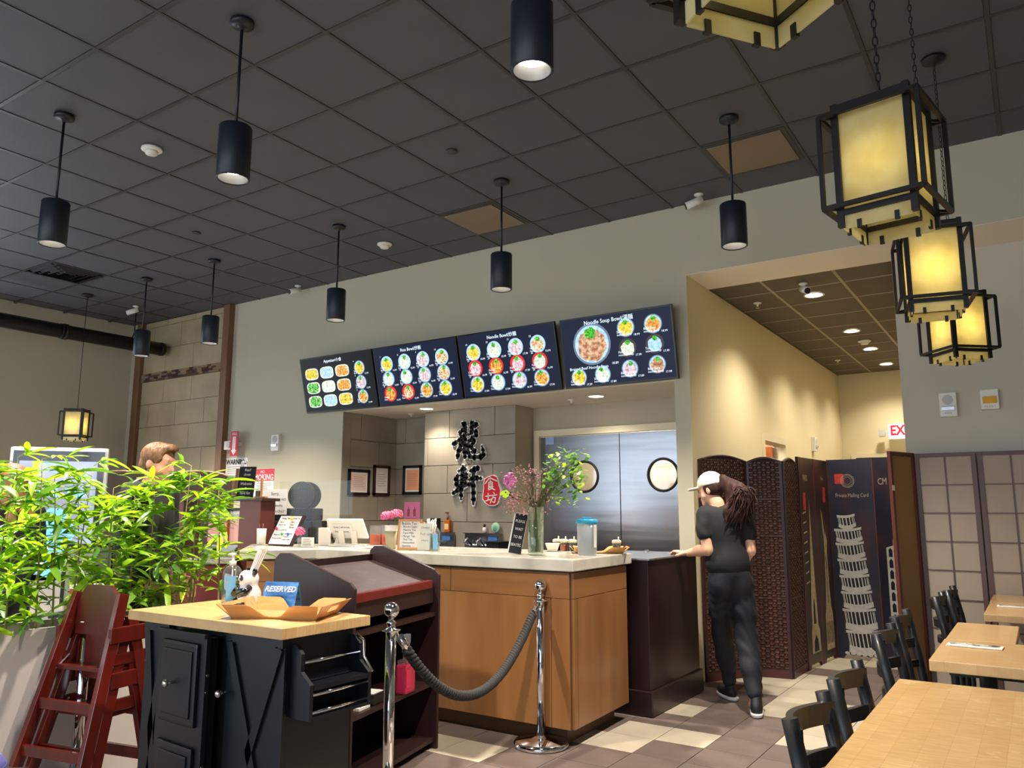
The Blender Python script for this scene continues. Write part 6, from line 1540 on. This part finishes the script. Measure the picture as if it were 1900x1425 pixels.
# ================================================================ people (signed-distance bodies meshed with surface nets)
class SDF:
    def __init__(s, mn, mx, res):
        s.mn = np.array(mn, float); s.res = res; s.n = np.ceil((np.array(mx)-s.mn)/res).astype(int)+1
        s.d = np.full(s.n, 9.0, np.float32)
    def _box(s, lo, hi):
        i0 = np.maximum(0, np.floor((lo-s.mn)/s.res).astype(int)); i1 = np.minimum(s.n, np.ceil((hi-s.mn)/s.res).astype(int)+1)
        if (i1 <= i0).any(): return None
        sl = tuple(slice(a, b) for a, b in zip(i0, i1))
        ax = [s.mn[k]+np.arange(i0[k], i1[k])*s.res for k in range(3)]
        return sl, np.meshgrid(*ax, indexing='ij')
    def _mix(s, sl, v, k, sub):
        a = s.d[sl]
        if sub:
            h = np.clip(.5-.5*(a+v)/k, 0, 1); s.d[sl] = a*(1-h)-v*h+k*h*(1-h)
        else:
            h = np.clip(.5+.5*(a-v)/k, 0, 1); s.d[sl] = a*(1-h)+v*h-k*h*(1-h)
    def cap(s, a, b, ra, rb=None, k=.02, sub=False, fold=0.):
        rb = ra if rb is None else rb; a = np.array(a, float); b = np.array(b, float); m = max(ra, rb)+k+.03
        q = s._box(np.minimum(a, b)-m, np.maximum(a, b)+m)
        if q is None: return s
        sl, (X, Y, Z) = q; ba = b-a; L2 = max(1e-9, ba @ ba)
        t = np.clip(((X-a[0])*ba[0]+(Y-a[1])*ba[1]+(Z-a[2])*ba[2])/L2, 0, 1)
        v = np.sqrt((X-a[0]-t*ba[0])**2+(Y-a[1]-t*ba[1])**2+(Z-a[2]-t*ba[2])**2)-(ra+(rb-ra)*t)
        if fold: v = v+fold*np.sin(55*Z+14*X-9*Y+7*np.sin(17*X+11*Y))
        s._mix(sl, v, k, sub); return s
    def chain(s, pts, rs, k=.02, fold=0.):
        for i in range(len(pts)-1): s.cap(pts[i], pts[i+1], rs[i], rs[i+1], k, False, fold)
        return s
    def ell(s, c, r, k=.02, R=None, sub=False):
        c = np.array(c, float); r = np.array(r, float); m = r.max()+k+.03; q = s._box(c-m, c+m)
        if q is None: return s
        sl, (X, Y, Z) = q; P = [X-c[0], Y-c[1], Z-c[2]]
        if R is not None: R = np.array(R); P = [R[i][0]*P[0]+R[i][1]*P[1]+R[i][2]*P[2] for i in range(3)]
        k0 = np.sqrt(sum((P[i]/r[i])**2 for i in range(3)))+1e-9; k1 = np.sqrt(sum((P[i]/r[i]**2)**2 for i in range(3)))+1e-9
        s._mix(sl, k0*(k0-1)/k1, k, sub); return s
    def cut(s, axis, val, keep_above):
        ax = s.mn[axis]+np.arange(s.n[axis])*s.res; sh = [1, 1, 1]; sh[axis] = -1; v = (val-ax if keep_above else ax-val).reshape(sh)
        s.d = np.maximum(s.d, v.astype(np.float32)); return s
    def build(s, name, m, parent=None):
        d = s.d; n = d.shape; ins = d < 0
        c = np.zeros([n[0]-1, n[1]-1, n[2]-1], int)
        for i in (0, 1):
            for j in (0, 1):
                for k in (0, 1): c += ins[i:n[0]-1+i, j:n[1]-1+j, k:n[2]-1+k]
        act = (c > 0) & (c < 8); idx = np.full(act.shape, -1); ii = np.argwhere(act); idx[act] = np.arange(len(ii))
        acc = np.zeros((len(ii), 3)); cnt = np.zeros(len(ii)); co = [(i, j, k) for i in (0, 1) for j in (0, 1) for k in (0, 1)]
        for a in co:
            for ax in range(3):
                if a[ax]: continue
                b_ = list(a); b_[ax] = 1
                va = d[ii[:, 0]+a[0], ii[:, 1]+a[1], ii[:, 2]+a[2]]; vb = d[ii[:, 0]+b_[0], ii[:, 1]+b_[1], ii[:, 2]+b_[2]]
                x = (va < 0) != (vb < 0); t = np.where(x, va/np.where(x, va-vb, 1), 0); p = np.tile(np.array(a, float), (len(ii), 1)); p[:, ax] += t
                acc[x] += p[x]; cnt[x] += 1
        V = s.mn+(ii+acc/np.maximum(cnt, 1)[:, None])*s.res; F = []
        for ax in range(3):
            sl0 = [slice(None)]*3; sl1 = [slice(None)]*3; sl0[ax] = slice(0, n[ax]-1); sl1[ax] = slice(1, n[ax])
            A = ins[tuple(sl0)]; B = ins[tuple(sl1)]; e = np.argwhere(A != B); u, w = [q for q in range(3) if q != ax]
            ok = (e[:, u] > 0) & (e[:, w] > 0) & (e[:, u] < n[u]-1) & (e[:, w] < n[w]-1); e = e[ok]; fl = A[tuple(e.T)]
            def cell(du, dw):
                q = e.copy(); q[:, u] -= du; q[:, w] -= dw; return idx[q[:, 0], q[:, 1], q[:, 2]]
            Q = np.stack([cell(0, 0), cell(1, 0), cell(1, 1), cell(0, 1)], 1)
            if ax == 1: fl = ~fl
            Q = np.where(fl[:, None], Q, Q[:, ::-1]); F.append(Q)
        F = np.concatenate(F); F = F[(F >= 0).all(1)]
        me = bpy.data.meshes.new(name); me.from_pydata(V.tolist(), [], F.tolist())
        me.polygons.foreach_set('use_smooth', [True]*len(me.polygons))
        bm = bmesh.new(); bm.from_mesh(me); bmesh.ops.smooth_vert(bm, verts=bm.verts, factor=.5, use_axis_x=True, use_axis_y=True, use_axis_z=True); bmesh.ops.recalc_face_normals(bm, faces=bm.faces); bm.to_mesh(me); bm.free()
        return obj(name, me, m, parent)
m_skin = mat('skin_light', (222, 172, 142), .5, var=.04, scale=20); m_skin2 = mat('skin_rosy', (206, 146, 122), .5, var=.05, scale=20)
m_shirt = mat('black_tshirt', (26, 28, 32), .8); m_pants = mat('black_joggers', (22, 25, 34), .75); m_hair = mat_ramp('hair_dark_brown', [(.3, (36, 22, 20)), (.55, (60, 38, 34)), (.8, (96, 64, 56))], .62, 30, (1, 1, .2), bump=.8, spec=.2)
m_cap_w = mat('cap_cream', (226, 220, 204), .7, bump=.1, scale=300); m_shoe = mat('shoe_black', (24, 25, 28), .6); m_sole = mat('shoe_sole_white', (226, 226, 224), .5)
def frame3(fd, up=(0, 0, 1)):
    f = np.array(fd, float); f /= np.linalg.norm(f); r = np.cross(f, up); r /= np.linalg.norm(r); u = np.cross(r, f); return np.array([r, f, u])   # rows: right, forward, up
def head_sdf(S_, c, fd, s=1., k=.018):
    R = frame3(fd); c = np.array(c, float); W = lambda x, y, z: c+(R[0]*x+R[1]*y+R[2]*z)*s
    S_.ell(W(0, -.012, .03), (.076*s, .094*s, .088*s), k, R)             # skull
    S_.ell(W(0, .022, -.035), (.058*s, .066*s, .082*s), k, R)           # face
    S_.cap(W(0, .068, -.095), W(0, .062, -.10), .022*s, .022*s, .02)     # chin
    S_.cap(W(0, .083, .015), W(0, .104, -.03), .009*s, .014*s, .012)     # nose
    S_.cap(W(-.03, .076, .03), W(.03, .076, .03), .014*s, None, .012)    # brow
    for q in (-1, 1):
        S_.ell(W(q*.028, .088, .008), (.014*s, .01*s, .009*s), .006, R, True)
        S_.ell(W(q*.028, .078, .008), (.013*s, .011*s, .011*s), .003, R)  # eyes
        S_.ell(W(q*.046, .045, -.04), (.02*s, .025*s, .025*s), .015, R)   # cheeks
        S_.ell(W(q*.076, -.012, -.01), (.010*s, .02*s, .032*s), .008, R)  # ears
    S_.cap(W(-.02, .083, -.062), W(.02, .083, -.062), .0075*s, None, .006)   # lips
    S_.cap(W(-.017, .081, -.074), W(.017, .081, -.074), .008*s, None, .006)
    return W
# ---- woman in cap, walking away with left hand on the cabinet
wo_ = thing('person', 'person in black t-shirt, black joggers and cream cap, hand on the dark cabinet', 'person', (-1.825, 5.545, 0), math.radians(33.4)); wo_.scale = (.9, .95, 1.0)
HC = (-.150, .035, 1.475); FD = (-.80, .58, -.18)
B_ = SDF((-.5, -.42, .02), (.32, .48, 1.62), .0065)
W_ = head_sdf(B_, HC, FD, .95)
B_.chain([(-.09, -.005, 1.30), (-.105, .0, 1.37), (-.132, .02, 1.43)], [.055, .047, .046], .03)
B_.ell((-.07, 0, 1.20), (.14, .085, .15), .04).ell((-.045, 0, .98), (.12, .08, .12), .05).ell((-.035, -.01, .87), (.14, .095, .10), .05)
B_.cap((-.21, 0, 1.285), (.075, 0, 1.285), .05, None, .04)
B_.chain([(-.215, 0, 1.285), (-.222, -.035, 1.17), (-.208, -.055, 1.055), (-.255, .035, 1.045), (-.318, .125, 1.024)], [.050, .046, .039, .038, .026], .018)
B_.chain([(.085, 0, 1.285), (.125, -.03, 1.17), (.13, -.035, 1.05), (.115, .06, .99), (.095, .16, .945)], [.050, .044, .037, .034, .025], .018)
# left hand: palm over the cabinet edge, five fingers of unequal length, thumb along the side
P0 = np.array((-.318, .125, 1.024)); hd = np.array((-.74, .62, -.02)); hd /= np.linalg.norm(hd); hs = np.array((.62, .74, 0.)); hs /= np.linalg.norm(hs)
B_.ell(P0+hd*.045+np.array((0, 0, .004)), (.036, .047, .0155), .012, frame3(hd))
for q, (off, ln) in enumerate(((-.030, .066), (-.010, .074), (.010, .071), (.029, .056))):
    k0 = P0+hd*.082+hs*off+np.array((0, 0, .006)); k1 = k0+hd*ln*.45+np.array((0, 0, .008)); k2 = k1+hd*ln*.35+np.array((0, 0, -.012)); k3 = k2+hd*ln*.22+np.array((0, 0, -.016))
    B_.chain([k0, k1, k2, k3], [.0095, .0088, .008, .007], .004)
th = P0+hd*.03-hs*.03; B_.chain([th, th-hs*.028+hd*.03+np.array((0, 0, -.012)), th-hs*.03+hd*.058+np.array((0, 0, -.022))], [.013, .0105, .0085], .006)
# right hand, relaxed
P0 = np.array((.095, .16, .945)); hd = np.array((-.25, .75, -.6)); hd /= np.linalg.norm(hd); hs = np.array((.95, .31, 0.))
B_.ell(P0+hd*.045, (.036, .046, .017), .012, frame3(hd))
for off, ln in ((-.028, .062), (-.010, .072), (.010, .070), (.027, .055)):
    k0 = P0+hd*.08+hs*off; k1 = k0+hd*ln*.5; k2 = k1+hd*ln*.3+np.array((0, -.012, -.01)); B_.chain([k0, k1, k2], [.0092, .0085, .007], .004)
th = P0+hd*.03-hs*.03; B_.chain([th, th-hs*.03+hd*.03, th-hs*.03+hd*.055], [.013, .0105, .0085], .006)
for hp, kn, an in (((-.105, 0, .84), (-.065, .165, .475), (0, .245, .10)), ((.045, 0, .84), (.062, -.03, .465), (.055, -.225, .10))):
    B_.chain([hp, kn, an], [.075, .05, .034], .03); B_.cap(an, (an[0], an[1]+.09, .05), .03, .024, .02)
B_.build('body', m_skin, wo_)
# t-shirt
C_ = SDF((-.34, -.2, .80), (.25, .2, 1.42), .0075)
C_.ell((-.065, -.005, 1.21), (.168, .108, .16), .05).ell((-.055, -.005, 1.04), (.148, .105, .18), .06).cap((-.205, -.005, 1.30), (.075, -.005, 1.30), .058, None, .05)
C_.chain([(-.21, 0, 1.295), (-.227, -.025, 1.215), (-.23, -.04, 1.165)], [.060, .056, .055], .025, .0025).chain([(.08, 0, 1.295), (.122, -.022, 1.215), (.13, -.035, 1.16)], [.060, .056, .055], .025, .0025)
C_.cap((-.2, -.03, .955), (.09, -.03, .94), .0, .0, .01)
C_.ell((-.045, -.014, .955), (.160, .130, .12), .08)
C_.cap((-.105, .0, 1.36), (-.14, .03, 1.5), .052, .06, .008, True)
C_.build('tshirt', m_shirt, wo_)
# joggers
C_ = SDF((-.3, -.42, .06), (.26, .42, 1.0), .0085)
C_.ell((-.04, -.015, .90), (.152, .122, .095), .04).ell((-.10, -.045, .82), (.085, .085, .10), .04).ell((.035, -.045, .82), (.085, .085, .10), .04)
C_.chain([(-.105, 0, .82), (-.085, .085, .64), (-.062, .165, .475), (-.03, .205, .29), (-.003, .232, .135)], [.10, .088, .078, .070, .050], .03, .004)
C_.chain([(.045, -.005, .82), (.062, -.02, .64), (.066, -.03, .465), (.062, -.13, .28), (.056, -.215, .14)], [.10, .090, .082, .074, .055], .03, .004)
C_.build('joggers', m_pants, wo_)
# shoes
for an, fdv in (((.0, .245), (-.25, .97)), ((.058, -.235), (.30, .95))):
    f = np.array((fdv[0], fdv[1], 0.)); f /= np.linalg.norm(f); a = np.array((an[0], an[1], 0.)); R = frame3(f)
    S_ = SDF((a[0]-.2, a[1]-.16, 0.0), (a[0]+.2, a[1]+.26, .16), .006)
    S_.ell(a+f*.05+np.array((0, 0, .045)), (.045, .125, .042), .02, R).cap(a-f*.03+np.array((0, 0, .06)), a+np.array((0, 0, .105)), .042, .040, .02); S_.cut(2, .022, True)
    sh = S_.build('shoe', m_shoe, wo_)
    S_ = SDF((a[0]-.2, a[1]-.16, -.01), (a[0]+.2, a[1]+.26, .06), .005); S_.ell(a+f*.05+np.array((0, 0, .022)), (.050, .132, .034), .01, R).ell(a-f*.045+np.array((0, 0, .022)), (.042, .05, .03), .02, R); S_.cut(2, .002, True).cut(2, .028, False)
    S_.build('sole', m_sole, sh)
    g = MB()
    for q in range(4):
        c0 = a+f*(.03+.022*q)+np.array((0, 0, .088-.006*q)); rgt_ = R[0]; g.tube([tuple(c0-rgt_*.022), tuple(c0+np.array((0, 0, .006))), tuple(c0+rgt_*.022)], .0022, 5)
    g.build('laces', m_sole, sh)
# cap and hair
R = frame3(FD); s_ = .95
C_ = SDF((-.32, -.12, 1.40), (.04, .22, 1.64), .006)
C_.ell(W_(0, -.012, .045), (.086, .104, .086), .01, R)
lowcut = W_(0, 0, .028)
X, Y, Zg = np.meshgrid(*[C_.mn[k]+np.arange(C_.n[k])*C_.res for k in range(3)], indexing='ij')
pl = -((X-lowcut[0])*R[2][0]+(Y-lowcut[1])*R[2][1]+(Zg-lowcut[2])*R[2][2])
C_.d = np.maximum(C_.d, pl.astype(np.float32))
C_.ell(W_(0, .125, .028), (.066, .066, .010), .012, R)
C_.ell(W_(0, -.118, .045), (.034, .04, .026), .004, R, True)
C_.build('cap', m_cap_w, wo_)
C_ = SDF((-.32, -.22, 1.10), (.24, .2, 1.62), .0065)
C_.ell(W_(0, -.025, .01), (.0805, .093, .075), .02, R)
C_.ell(W_(0, .09, -.02), (.075, .085, .10), .01, R, True)
C_.chain([W_(0, -.09, .05), W_(0, -.125, .055)], [.024, .028], .02)
C_.chain([W_(0, -.12, .05), (-.01, -.05, 1.495), (.045, -.07, 1.455), (.055, -.085, 1.38), (.015, -.105, 1.30), (-.015, -.115, 1.235)], [.028, .05, .062, .055, .04, .014], .035)
C_.ell((.015, -.06, 1.42), (.07, .05, .085), .04).ell((.06, -.08, 1.37), (.05, .04, .07), .03).ell((-.02, -.09, 1.34), (.05, .035, .06), .03)
C_.chain([(.04, -.07, 1.46), (.085, -.085, 1.38), (.12, -.09, 1.335)], [.045, .028, .008], .03).chain([(.02, -.08, 1.38), (-.06, -.105, 1.32), (-.075, -.115, 1.26)], [.04, .026, .008], .03).chain([(.045, -.09, 1.38), (.05, -.11, 1.28), (.035, -.118, 1.20)], [.035, .02, .006], .02)
hr = C_.build('hair', m_hair, wo_)
g = MB(); rh = random.Random(4)
for q in range(190):
    a0 = Vector((.02+rh.uniform(-.04, .06), -.085+rh.uniform(-.04, .03), 1.46+rh.uniform(-.03, .04))); e = Vector((rh.uniform(-.10, .16), -.10+rh.uniform(-.04, .03), 1.27+rh.uniform(-.09, .12)))
    mid = a0.lerp(e, .5)+Vector((rh.uniform(-.01, .06), -.045+rh.uniform(-.02, .02), .03)); g.tube([a0, a0.lerp(mid, .6)+Vector((.01, -.01, .01)), mid, e.lerp(mid, .3), e], [.005, .005, .004, .003, .001], 5)
g.build('hair_strands', m_hair, wo_)['kind'] = 'stuff'
g = MB(); c0 = W_(0, -.104, .052); dv = R[1]; g.tube([tuple(c0-dv*.006), tuple(c0+dv*.006)], .027, 14); g.build('hair_tie', m_white, wo_)

# ---- standing customers behind the bamboo
def customer(lab, loc, rz, H, skin, top, hairm, long_hair, fd=(0, 1, -.08), res=.0095):
    t = thing('person', lab, 'person', loc, rz); s = H/1.72
    S_ = SDF((-.36*s, -.3*s, 0), (.36*s, .34*s, H+.03), res); hc = np.array((0, .035, 1.585))*s; Wf = head_sdf(S_, hc, fd, s)
    S_.chain([np.array((0, -.01, 1.40))*s, np.array((0, .01, 1.52))*s], [.062*s, .052*s], .03)
    S_.ell(np.array((0, 0, 1.27))*s, np.array((.165, .10, .17))*s, .05).ell(np.array((0, 0, 1.02))*s, np.array((.14, .095, .15))*s, .05).ell(np.array((0, 0, .92))*s, np.array((.16, .11, .11))*s, .05)
    for q in (-1, 1):
        S_.chain([np.array((q*.19, 0, 1.40))*s, np.array((q*.235, .0, 1.12))*s, np.array((q*.20, .12, .92))*s], [.055*s, .042*s, .03*s], .02)
        S_.ell(np.array((q*.195, .16, .86))*s, np.array((.02, .05, .045))*s, .012)
        for f_ in range(4): S_.cap(np.array((q*.195, .17+.016*f_, .84))*s, np.array((q*.185, .18+.014*f_, .78))*s, .0095*s, .008*s, .004)
        S_.cap(np.array((q*.17, .16, .87))*s, np.array((q*.15, .20, .83))*s, .012*s, .009*s, .006)
        S_.chain([np.array((q*.09, 0, .88))*s, np.array((q*.10, .02, .48))*s, np.array((q*.10, 0, .09))*s], [.085*s, .058*s, .04*s], .03); S_.cap(np.array((q*.10, -.02, .04))*s, np.array((q*.11, .15, .035))*s, .04*s, .033*s, .02)
    S_.build('body', skin, t)
    C_ = SDF((-.36*s, -.2*s, .8*s), (.36*s, .3*s, 1.52*s), .011)
    C_.ell(np.array((0, 0, 1.27))*s, np.array((.19, .122, .19))*s, .05).ell(np.array((0, 0, 1.0))*s, np.array((.172, .118, .19))*s, .06).cap(np.array((-.17, -.005, 1.405))*s, np.array((.17, -.005, 1.405))*s, .068*s, None, .05)
    for q in (-1, 1): C_.chain([np.array((q*.19, 0, 1.40))*s, np.array((q*.24, 0, 1.12))*s, np.array((q*.205, .11, .94))*s], [.07*s, .058*s, .045*s], .02, .003)
    C_.cap(np.array((0, .0, 1.47))*s, np.array((0, .04, 1.6))*s, .06*s, .07*s, .01, True); C_.cut(2, .84*s, True); C_.build('jacket', top, t)
    C_ = SDF((-.25*s, -.2*s, .05), (.25*s, .2*s, 1.0*s), .012); C_.ell(np.array((0, 0, .91))*s, np.array((.17, .122, .10))*s, .04)
    for q in (-1, 1): C_.chain([np.array((q*.09, 0, .86))*s, np.array((q*.10, .02, .48))*s, np.array((q*.10, 0, .12))*s], [.10*s, .072*s, .056*s], .03, .003)
    C_.build('trousers', m_pants, t)
    for q in (-1, 1):
        C_ = SDF(((q*.11-.1)*s, -.12*s, 0), ((q*.11+.1)*s, .25*s, .14), .008); C_.cap(np.array((q*.10, -.03, .045))*s, np.array((q*.11, .16, .04))*s, .05*s, .042*s, .02); C_.cut(2, .003, True); C_.build('shoe', m_shoe, t)
    R = frame3(fd); C_ = SDF(hc-np.array((.2, .22, .5))*s, hc+np.array((.2, .2, .2))*s, .0075)
    C_.ell(Wf(0, -.016, .045), np.array((.085, .106, .088))*s, .02, R)
    if long_hair:
        for q in (-1, 0, 1): C_.chain([Wf(q*.06, -.06, .03), Wf(q*.075, -.07, -.10), Wf(q*.08, -.075, -.24), Wf(q*.07, -.08, -.32)], [.045*s, .045*s, .04*s, .015*s], .03)
    else: C_.ell(Wf(0, .06, .10), np.array((.05, .05, .03))*s, .02, R).ell(Wf(0, -.06, -.02), np.array((.07, .06, .06))*s, .02, R)
    C_.ell(Wf(0, .11, -.01), np.array((.072, .085, .10))*s, .012, R, True); C_.ell(Wf(0, .04, -.085), np.array((.09, .08, .08))*s, .012, R, True)
    if not long_hair: C_.ell(Wf(0, .085, .045), np.array((.06, .055, .045))*s, .01, R, True)
    C_.build('hair', hairm, t)
    return t
m_hairb = mat_ramp('hair_light_brown', [(.3, (96, 62, 38)), (.55, (128, 88, 56)), (.8, (156, 112, 74))], .55, 60, (1, 1, .5), bump=.8); m_hairr = mat_ramp('hair_reddish_blond', [(.3, (126, 78, 50)), (.55, (164, 110, 74)), (.8, (196, 146, 104))], .45, 20, (1, 1, .2))
customer('person with short light brown hair in dark jacket, behind the bamboo', (-4.56, 2.83, 0), math.radians(-62), 1.745, m_skin2, mat('charcoal_jacket', (44, 44, 50), .8), m_hairb, False, (.1, 1, -.15))
customer('person with long reddish blond hair in black top at left edge, behind bamboo', (-5.02, 2.24, 0), math.radians(112), 1.60, m_skin2, m_shirt, m_hairr, True, (0, 1, -.1))
# panda chopstick holder on the island
pd = thing('panda_holder', 'white and black panda figure holding paper-wrapped chopsticks on the island', 'figurine', (-2.862, 2.262, .92), math.radians(-20)); pd.scale = (1.3, 1.3, 1.3)
m_pw_ = mat('glazed_white', (236, 228, 226), .15, coat=.6); m_pb_ = mat('glazed_black', (24, 22, 26), .12, coat=.6)
C_ = SDF((-.07, -.07, 0), (.07, .07, .13), .0035); C_.ell((0, 0, .036), (.042, .038, .04), .01).ell((0, -.004, .088), (.036, .033, .032), .012).ell((0, .004, .125), (.018, .018, .02), .006, None, True); C_.cut(2, .001, True); C_.build('figure_body', m_pw_, pd)
for q in (-1, 1):
    g = MB(); g.ball((q*.032, .004, .112), (.011, .008, .012), 12); g.build('ear', m_pb_, pd)
    g = MB(); g.ball((q*.015, -.034, .093), (.0095, .005, .0105), 12); ey = g.build('eye_patch', m_pb_, pd); g = MB(); g.ball((q*.015+.002, -.0385, .096), .0028, 8); g.build('eye_glint', m_pw_, ey)
    g = MB(); g.tube([(q*.030, -.01, .062), (q*.042, -.03, .048), (q*.022, -.044, .040)], [.012, .012, .010], 10); g.build('arm', m_pb_, pd)
    g = MB(); g.ball((q*.030, -.034, .014), (.013, .011, .014), 12); g.build('foot', m_pb_, pd)
g = MB(); g.ball((0, -.037, .080), (.0045, .003, .0035), 8); g.build('nose', m_pb_, pd)
g = MB(); g.tube([(-.03, -.033, .056), (0, -.041, .052), (.03, -.033, .056)], .0055, 8); g.build('chest_band', m_pb_, pd)
for q in range(9):
    cs = thing('chopstick_packet', 'white paper-wrapped chopsticks leaning in the panda holder', 'chopsticks', Vector((-2.862, 2.262, 1.03))+Vector((.008*(q % 3-1), .008*(q//3-1), 0)), 0, 'wrapped chopsticks in the panda holder')
    g = MB(); d_ = Vector((.040, .028, .125))+Vector((.004*(q % 3-1), .004*(q//3-1), .002*(q % 2))); g.bar((0, 0, 0), tuple(d_), .010, .006); g.build('paper_sleeve', m_paper, cs)
    g = MB(); g.bar(tuple(d_*.985), tuple(d_*1.03), .006, .003); g.build('stick_tip', m_lw, cs)

# ================================================================ far left: kiosk, screen, clutter behind the bamboo
kx, ky = -5.27, 2.62; krz = math.radians(52)
t = thing('order_kiosk', 'tall white-framed self-order touch kiosk behind the bamboo at left', 'kiosk', (kx, ky, 0), krz)
b = MB(); b.box(-.285, .285, -.012, .04, .86, 1.725, bev=.02); b.build('screen_frame', mat('kiosk_white', (224, 224, 228), .3, coat=.3), t)
b = MB(); b.box(-.262, .262, -.0145, -.010, .885, 1.70); b.build('black_glass', mat('kiosk_black_glass', (10, 12, 18), .06, coat=.5), t)
b = MB(); b.box(-.225, .225, -.0165, -.0143, .92, 1.635); dsp = b.build('display', mat_ramp('kiosk_display', [(.3, (60, 60, 80)), (.45, (110, 110, 130)), (.6, (150, 160, 190)), (.75, (90, 150, 230))], .2, 2.2, emit=.55, detail=2), t)
b = MB(); b.box(-.15, -.11, -.0175, -.0165, 1.50, 1.635); b.build('green_poster_print', mat('kiosk_green', (170, 210, 60), .4, emit=.5), dsp)
b = MB(); b.prism([(.0+.13*math.cos(2*PI*k/18)*(.8+.35*math.sin(k*1.7)**2), 1.12+.22*math.sin(2*PI*k/18)) for k in range(18)], -.0175, -.0165, 'y'); b.build('blue_drink_print', mat('kiosk_blue', (110, 180, 250), .4, emit=.7), dsp)
text('Milk Tea', .075, mat('kiosk_cyan', (110, 220, 250), .4, emit=1.), dsp, (.03, -.0178, 1.43), bold=.002)
b = MB(); b.box(-.09, .09, .0, .05, .04, .90, bev=.01); b.build('pillar', m_white, t); b = MB(); b.box(-.25, .25, -.18, .22, 0, .04, bev=.01); b.build('foot_plate', m_white, t)
# arched wooden partition behind the man
for k, (x, y, lab) in enumerate(((-7.50, 4.33, 'brown arched wooden screen panel left of the man'), (-6.88, 4.74, 'brown arched wooden screen panel right of the man'))):
    t = thing('arched_panel', lab, 'folding screen', (x, y, 0), math.radians(33), 'arched brown screen panels')
    P = [(-.36, .05), (.36, .05), (.36, 1.60)]+[(.36*math.cos(PI*q/12), 1.60+.09*math.sin(PI*q/12)) for q in range(1, 12)]+[(-.36, 1.60)]
    b = MB(); b.prism(P, -.012, .012, 'y'); b.build('panel', mat('arched_brown', (82, 58, 42), .5, var=.15, scale=6, stretch=(1, 1, .2)), t)
    pts = [(.36, 0, 0), (.36, 0, 1.60)]+[(.36*math.cos(PI*q/12), 0, 1.60+.09*math.sin(PI*q/12)) for q in range(1, 12)]+[(-.36, 0, 1.60), (-.36, 0, 0)]
    b = MB(); b.tube(pts, .018, 8); b.build('rim', m_trim, t)
# black rack with sign, red carton, seat
t = thing('menu_stand', 'black stand with grey-green menu board behind the bamboo', 'stand', (-4.85, 2.64, 0), math.radians(55))
b = MB(); b.box(-.12, .12, -.012, .012, .78, 1.10); b.build('menu_board', mat('board_greygreen', (140, 150, 130), .5), t)
for bx in ((-.14, -.12, .76, 1.12), (.12, .14, .76, 1.12), (-.12, .12, 1.10, 1.12), (-.12, .12, .76, .78)): b = MB(); b.box(bx[0], bx[1], -.016, .016, bx[2], bx[3]); b.build('board_frame', m_blackp, t)
b = MB(); b.box(-.015, .015, -.015, .015, .03, .76); b.build('pole', m_blackp, t); b = MB(); b.lathe([(0, 0), (.16, 0), (.15, .03), (0, .035)], n=24); b.build('foot', m_blackp, t)
rules(t, -.1, .09, .84, 1.04, 9, m_ink, .006, 4, -.0135)
t = thing('snack_carton', 'red and white snack carton on the small table behind the bamboo', 'box', (-4.50, 2.47, .76), .6)
b = MB(); b.box(-.09, .09, -.05, .05, 0, .13, bev=.003); b.build('carton', mat_ramp('carton_red', [(.4, (196, 30, 34)), (.55, (210, 50, 40)), (.62, (236, 120, 40))], .5, 9), t); b = MB(); b.box(-.092, .092, -.052, .052, .13, .15); b.build('carton_lid', m_white, t); b = MB(); b.ball((0, -.051, .05), (.035, .002, .022), 14); b.build('print', m_white, t)
t = thing('small_table', 'small dark side table behind the planter with a red carton', 'table', (-4.50, 2.47, 0), .6)
b = MB(); b.box(-.17, .17, -.10, .10, .735, .759); b.build('top', m_blackp, t)
for sx in (-.14, .14): b = MB(); b.box(sx-.015, sx+.015, -.08, .08, 0, .735); b.build('leg', m_blackp, t)
t = thing('blue_seat', 'pale blue upholstered chair back low behind the bamboo at left', 'chair', (-4.78, 1.78, 0), math.radians(150))
b = MB(); b.box(-.22, .22, -.04, .03, .5, .95, bev=.03); b.build('backrest', mat('blue_vinyl', (120, 150, 186), .5), t); b = MB(); b.box(-.22, .22, .03, .42, .42, .5, bev=.025); b.build('seat', mat('blue_vinyl', (120, 150, 186), .5), t)
for sx in (-.19, .19):
    for sy in (0, .38): b = MB(); b.tube([(sx, sy, 0), (sx, sy, .43)], .014, 8); b.build('leg', m_black, t)
# purple jacket shoulder at the bottom-left corner: a stool draped with a purple cushion
t = thing('purple_cushion', 'purple-blue cushion edge at the bottom left corner of the photo', 'cushion', (-3.02, 1.26, .43), .5)
b = MB(); b.ball((0, 0, .06), (.15, .13, .065), 24); b.build('cushion_body', mat('purple_cloth', (88, 84, 150), .8), t)
b = MB(); b.tube([(.148*math.cos(2*PI*k/24), .128*math.sin(2*PI*k/24), .06) for k in range(25)], .005, 6, caps=False); b.build('piping', mat('purple_piping', (70, 66, 130), .8), t)
t = thing('low_stool', 'low black stool under the purple cushion', 'stool', (-3.02, 1.26, 0), .5)
b = MB(); b.lathe([(0, .40), (.15, .40), (.15, .428), (0, .43)], n=24); b.build('seat', m_blackp, t)
for k in range(4): b = MB(); a_ = k*PI/2+.6; b.tube([(.13*math.cos(a_), .13*math.sin(a_), 0), (.10*math.cos(a_), .10*math.sin(a_), .40)], .012, 8); b.build('leg', m_blackp, t)
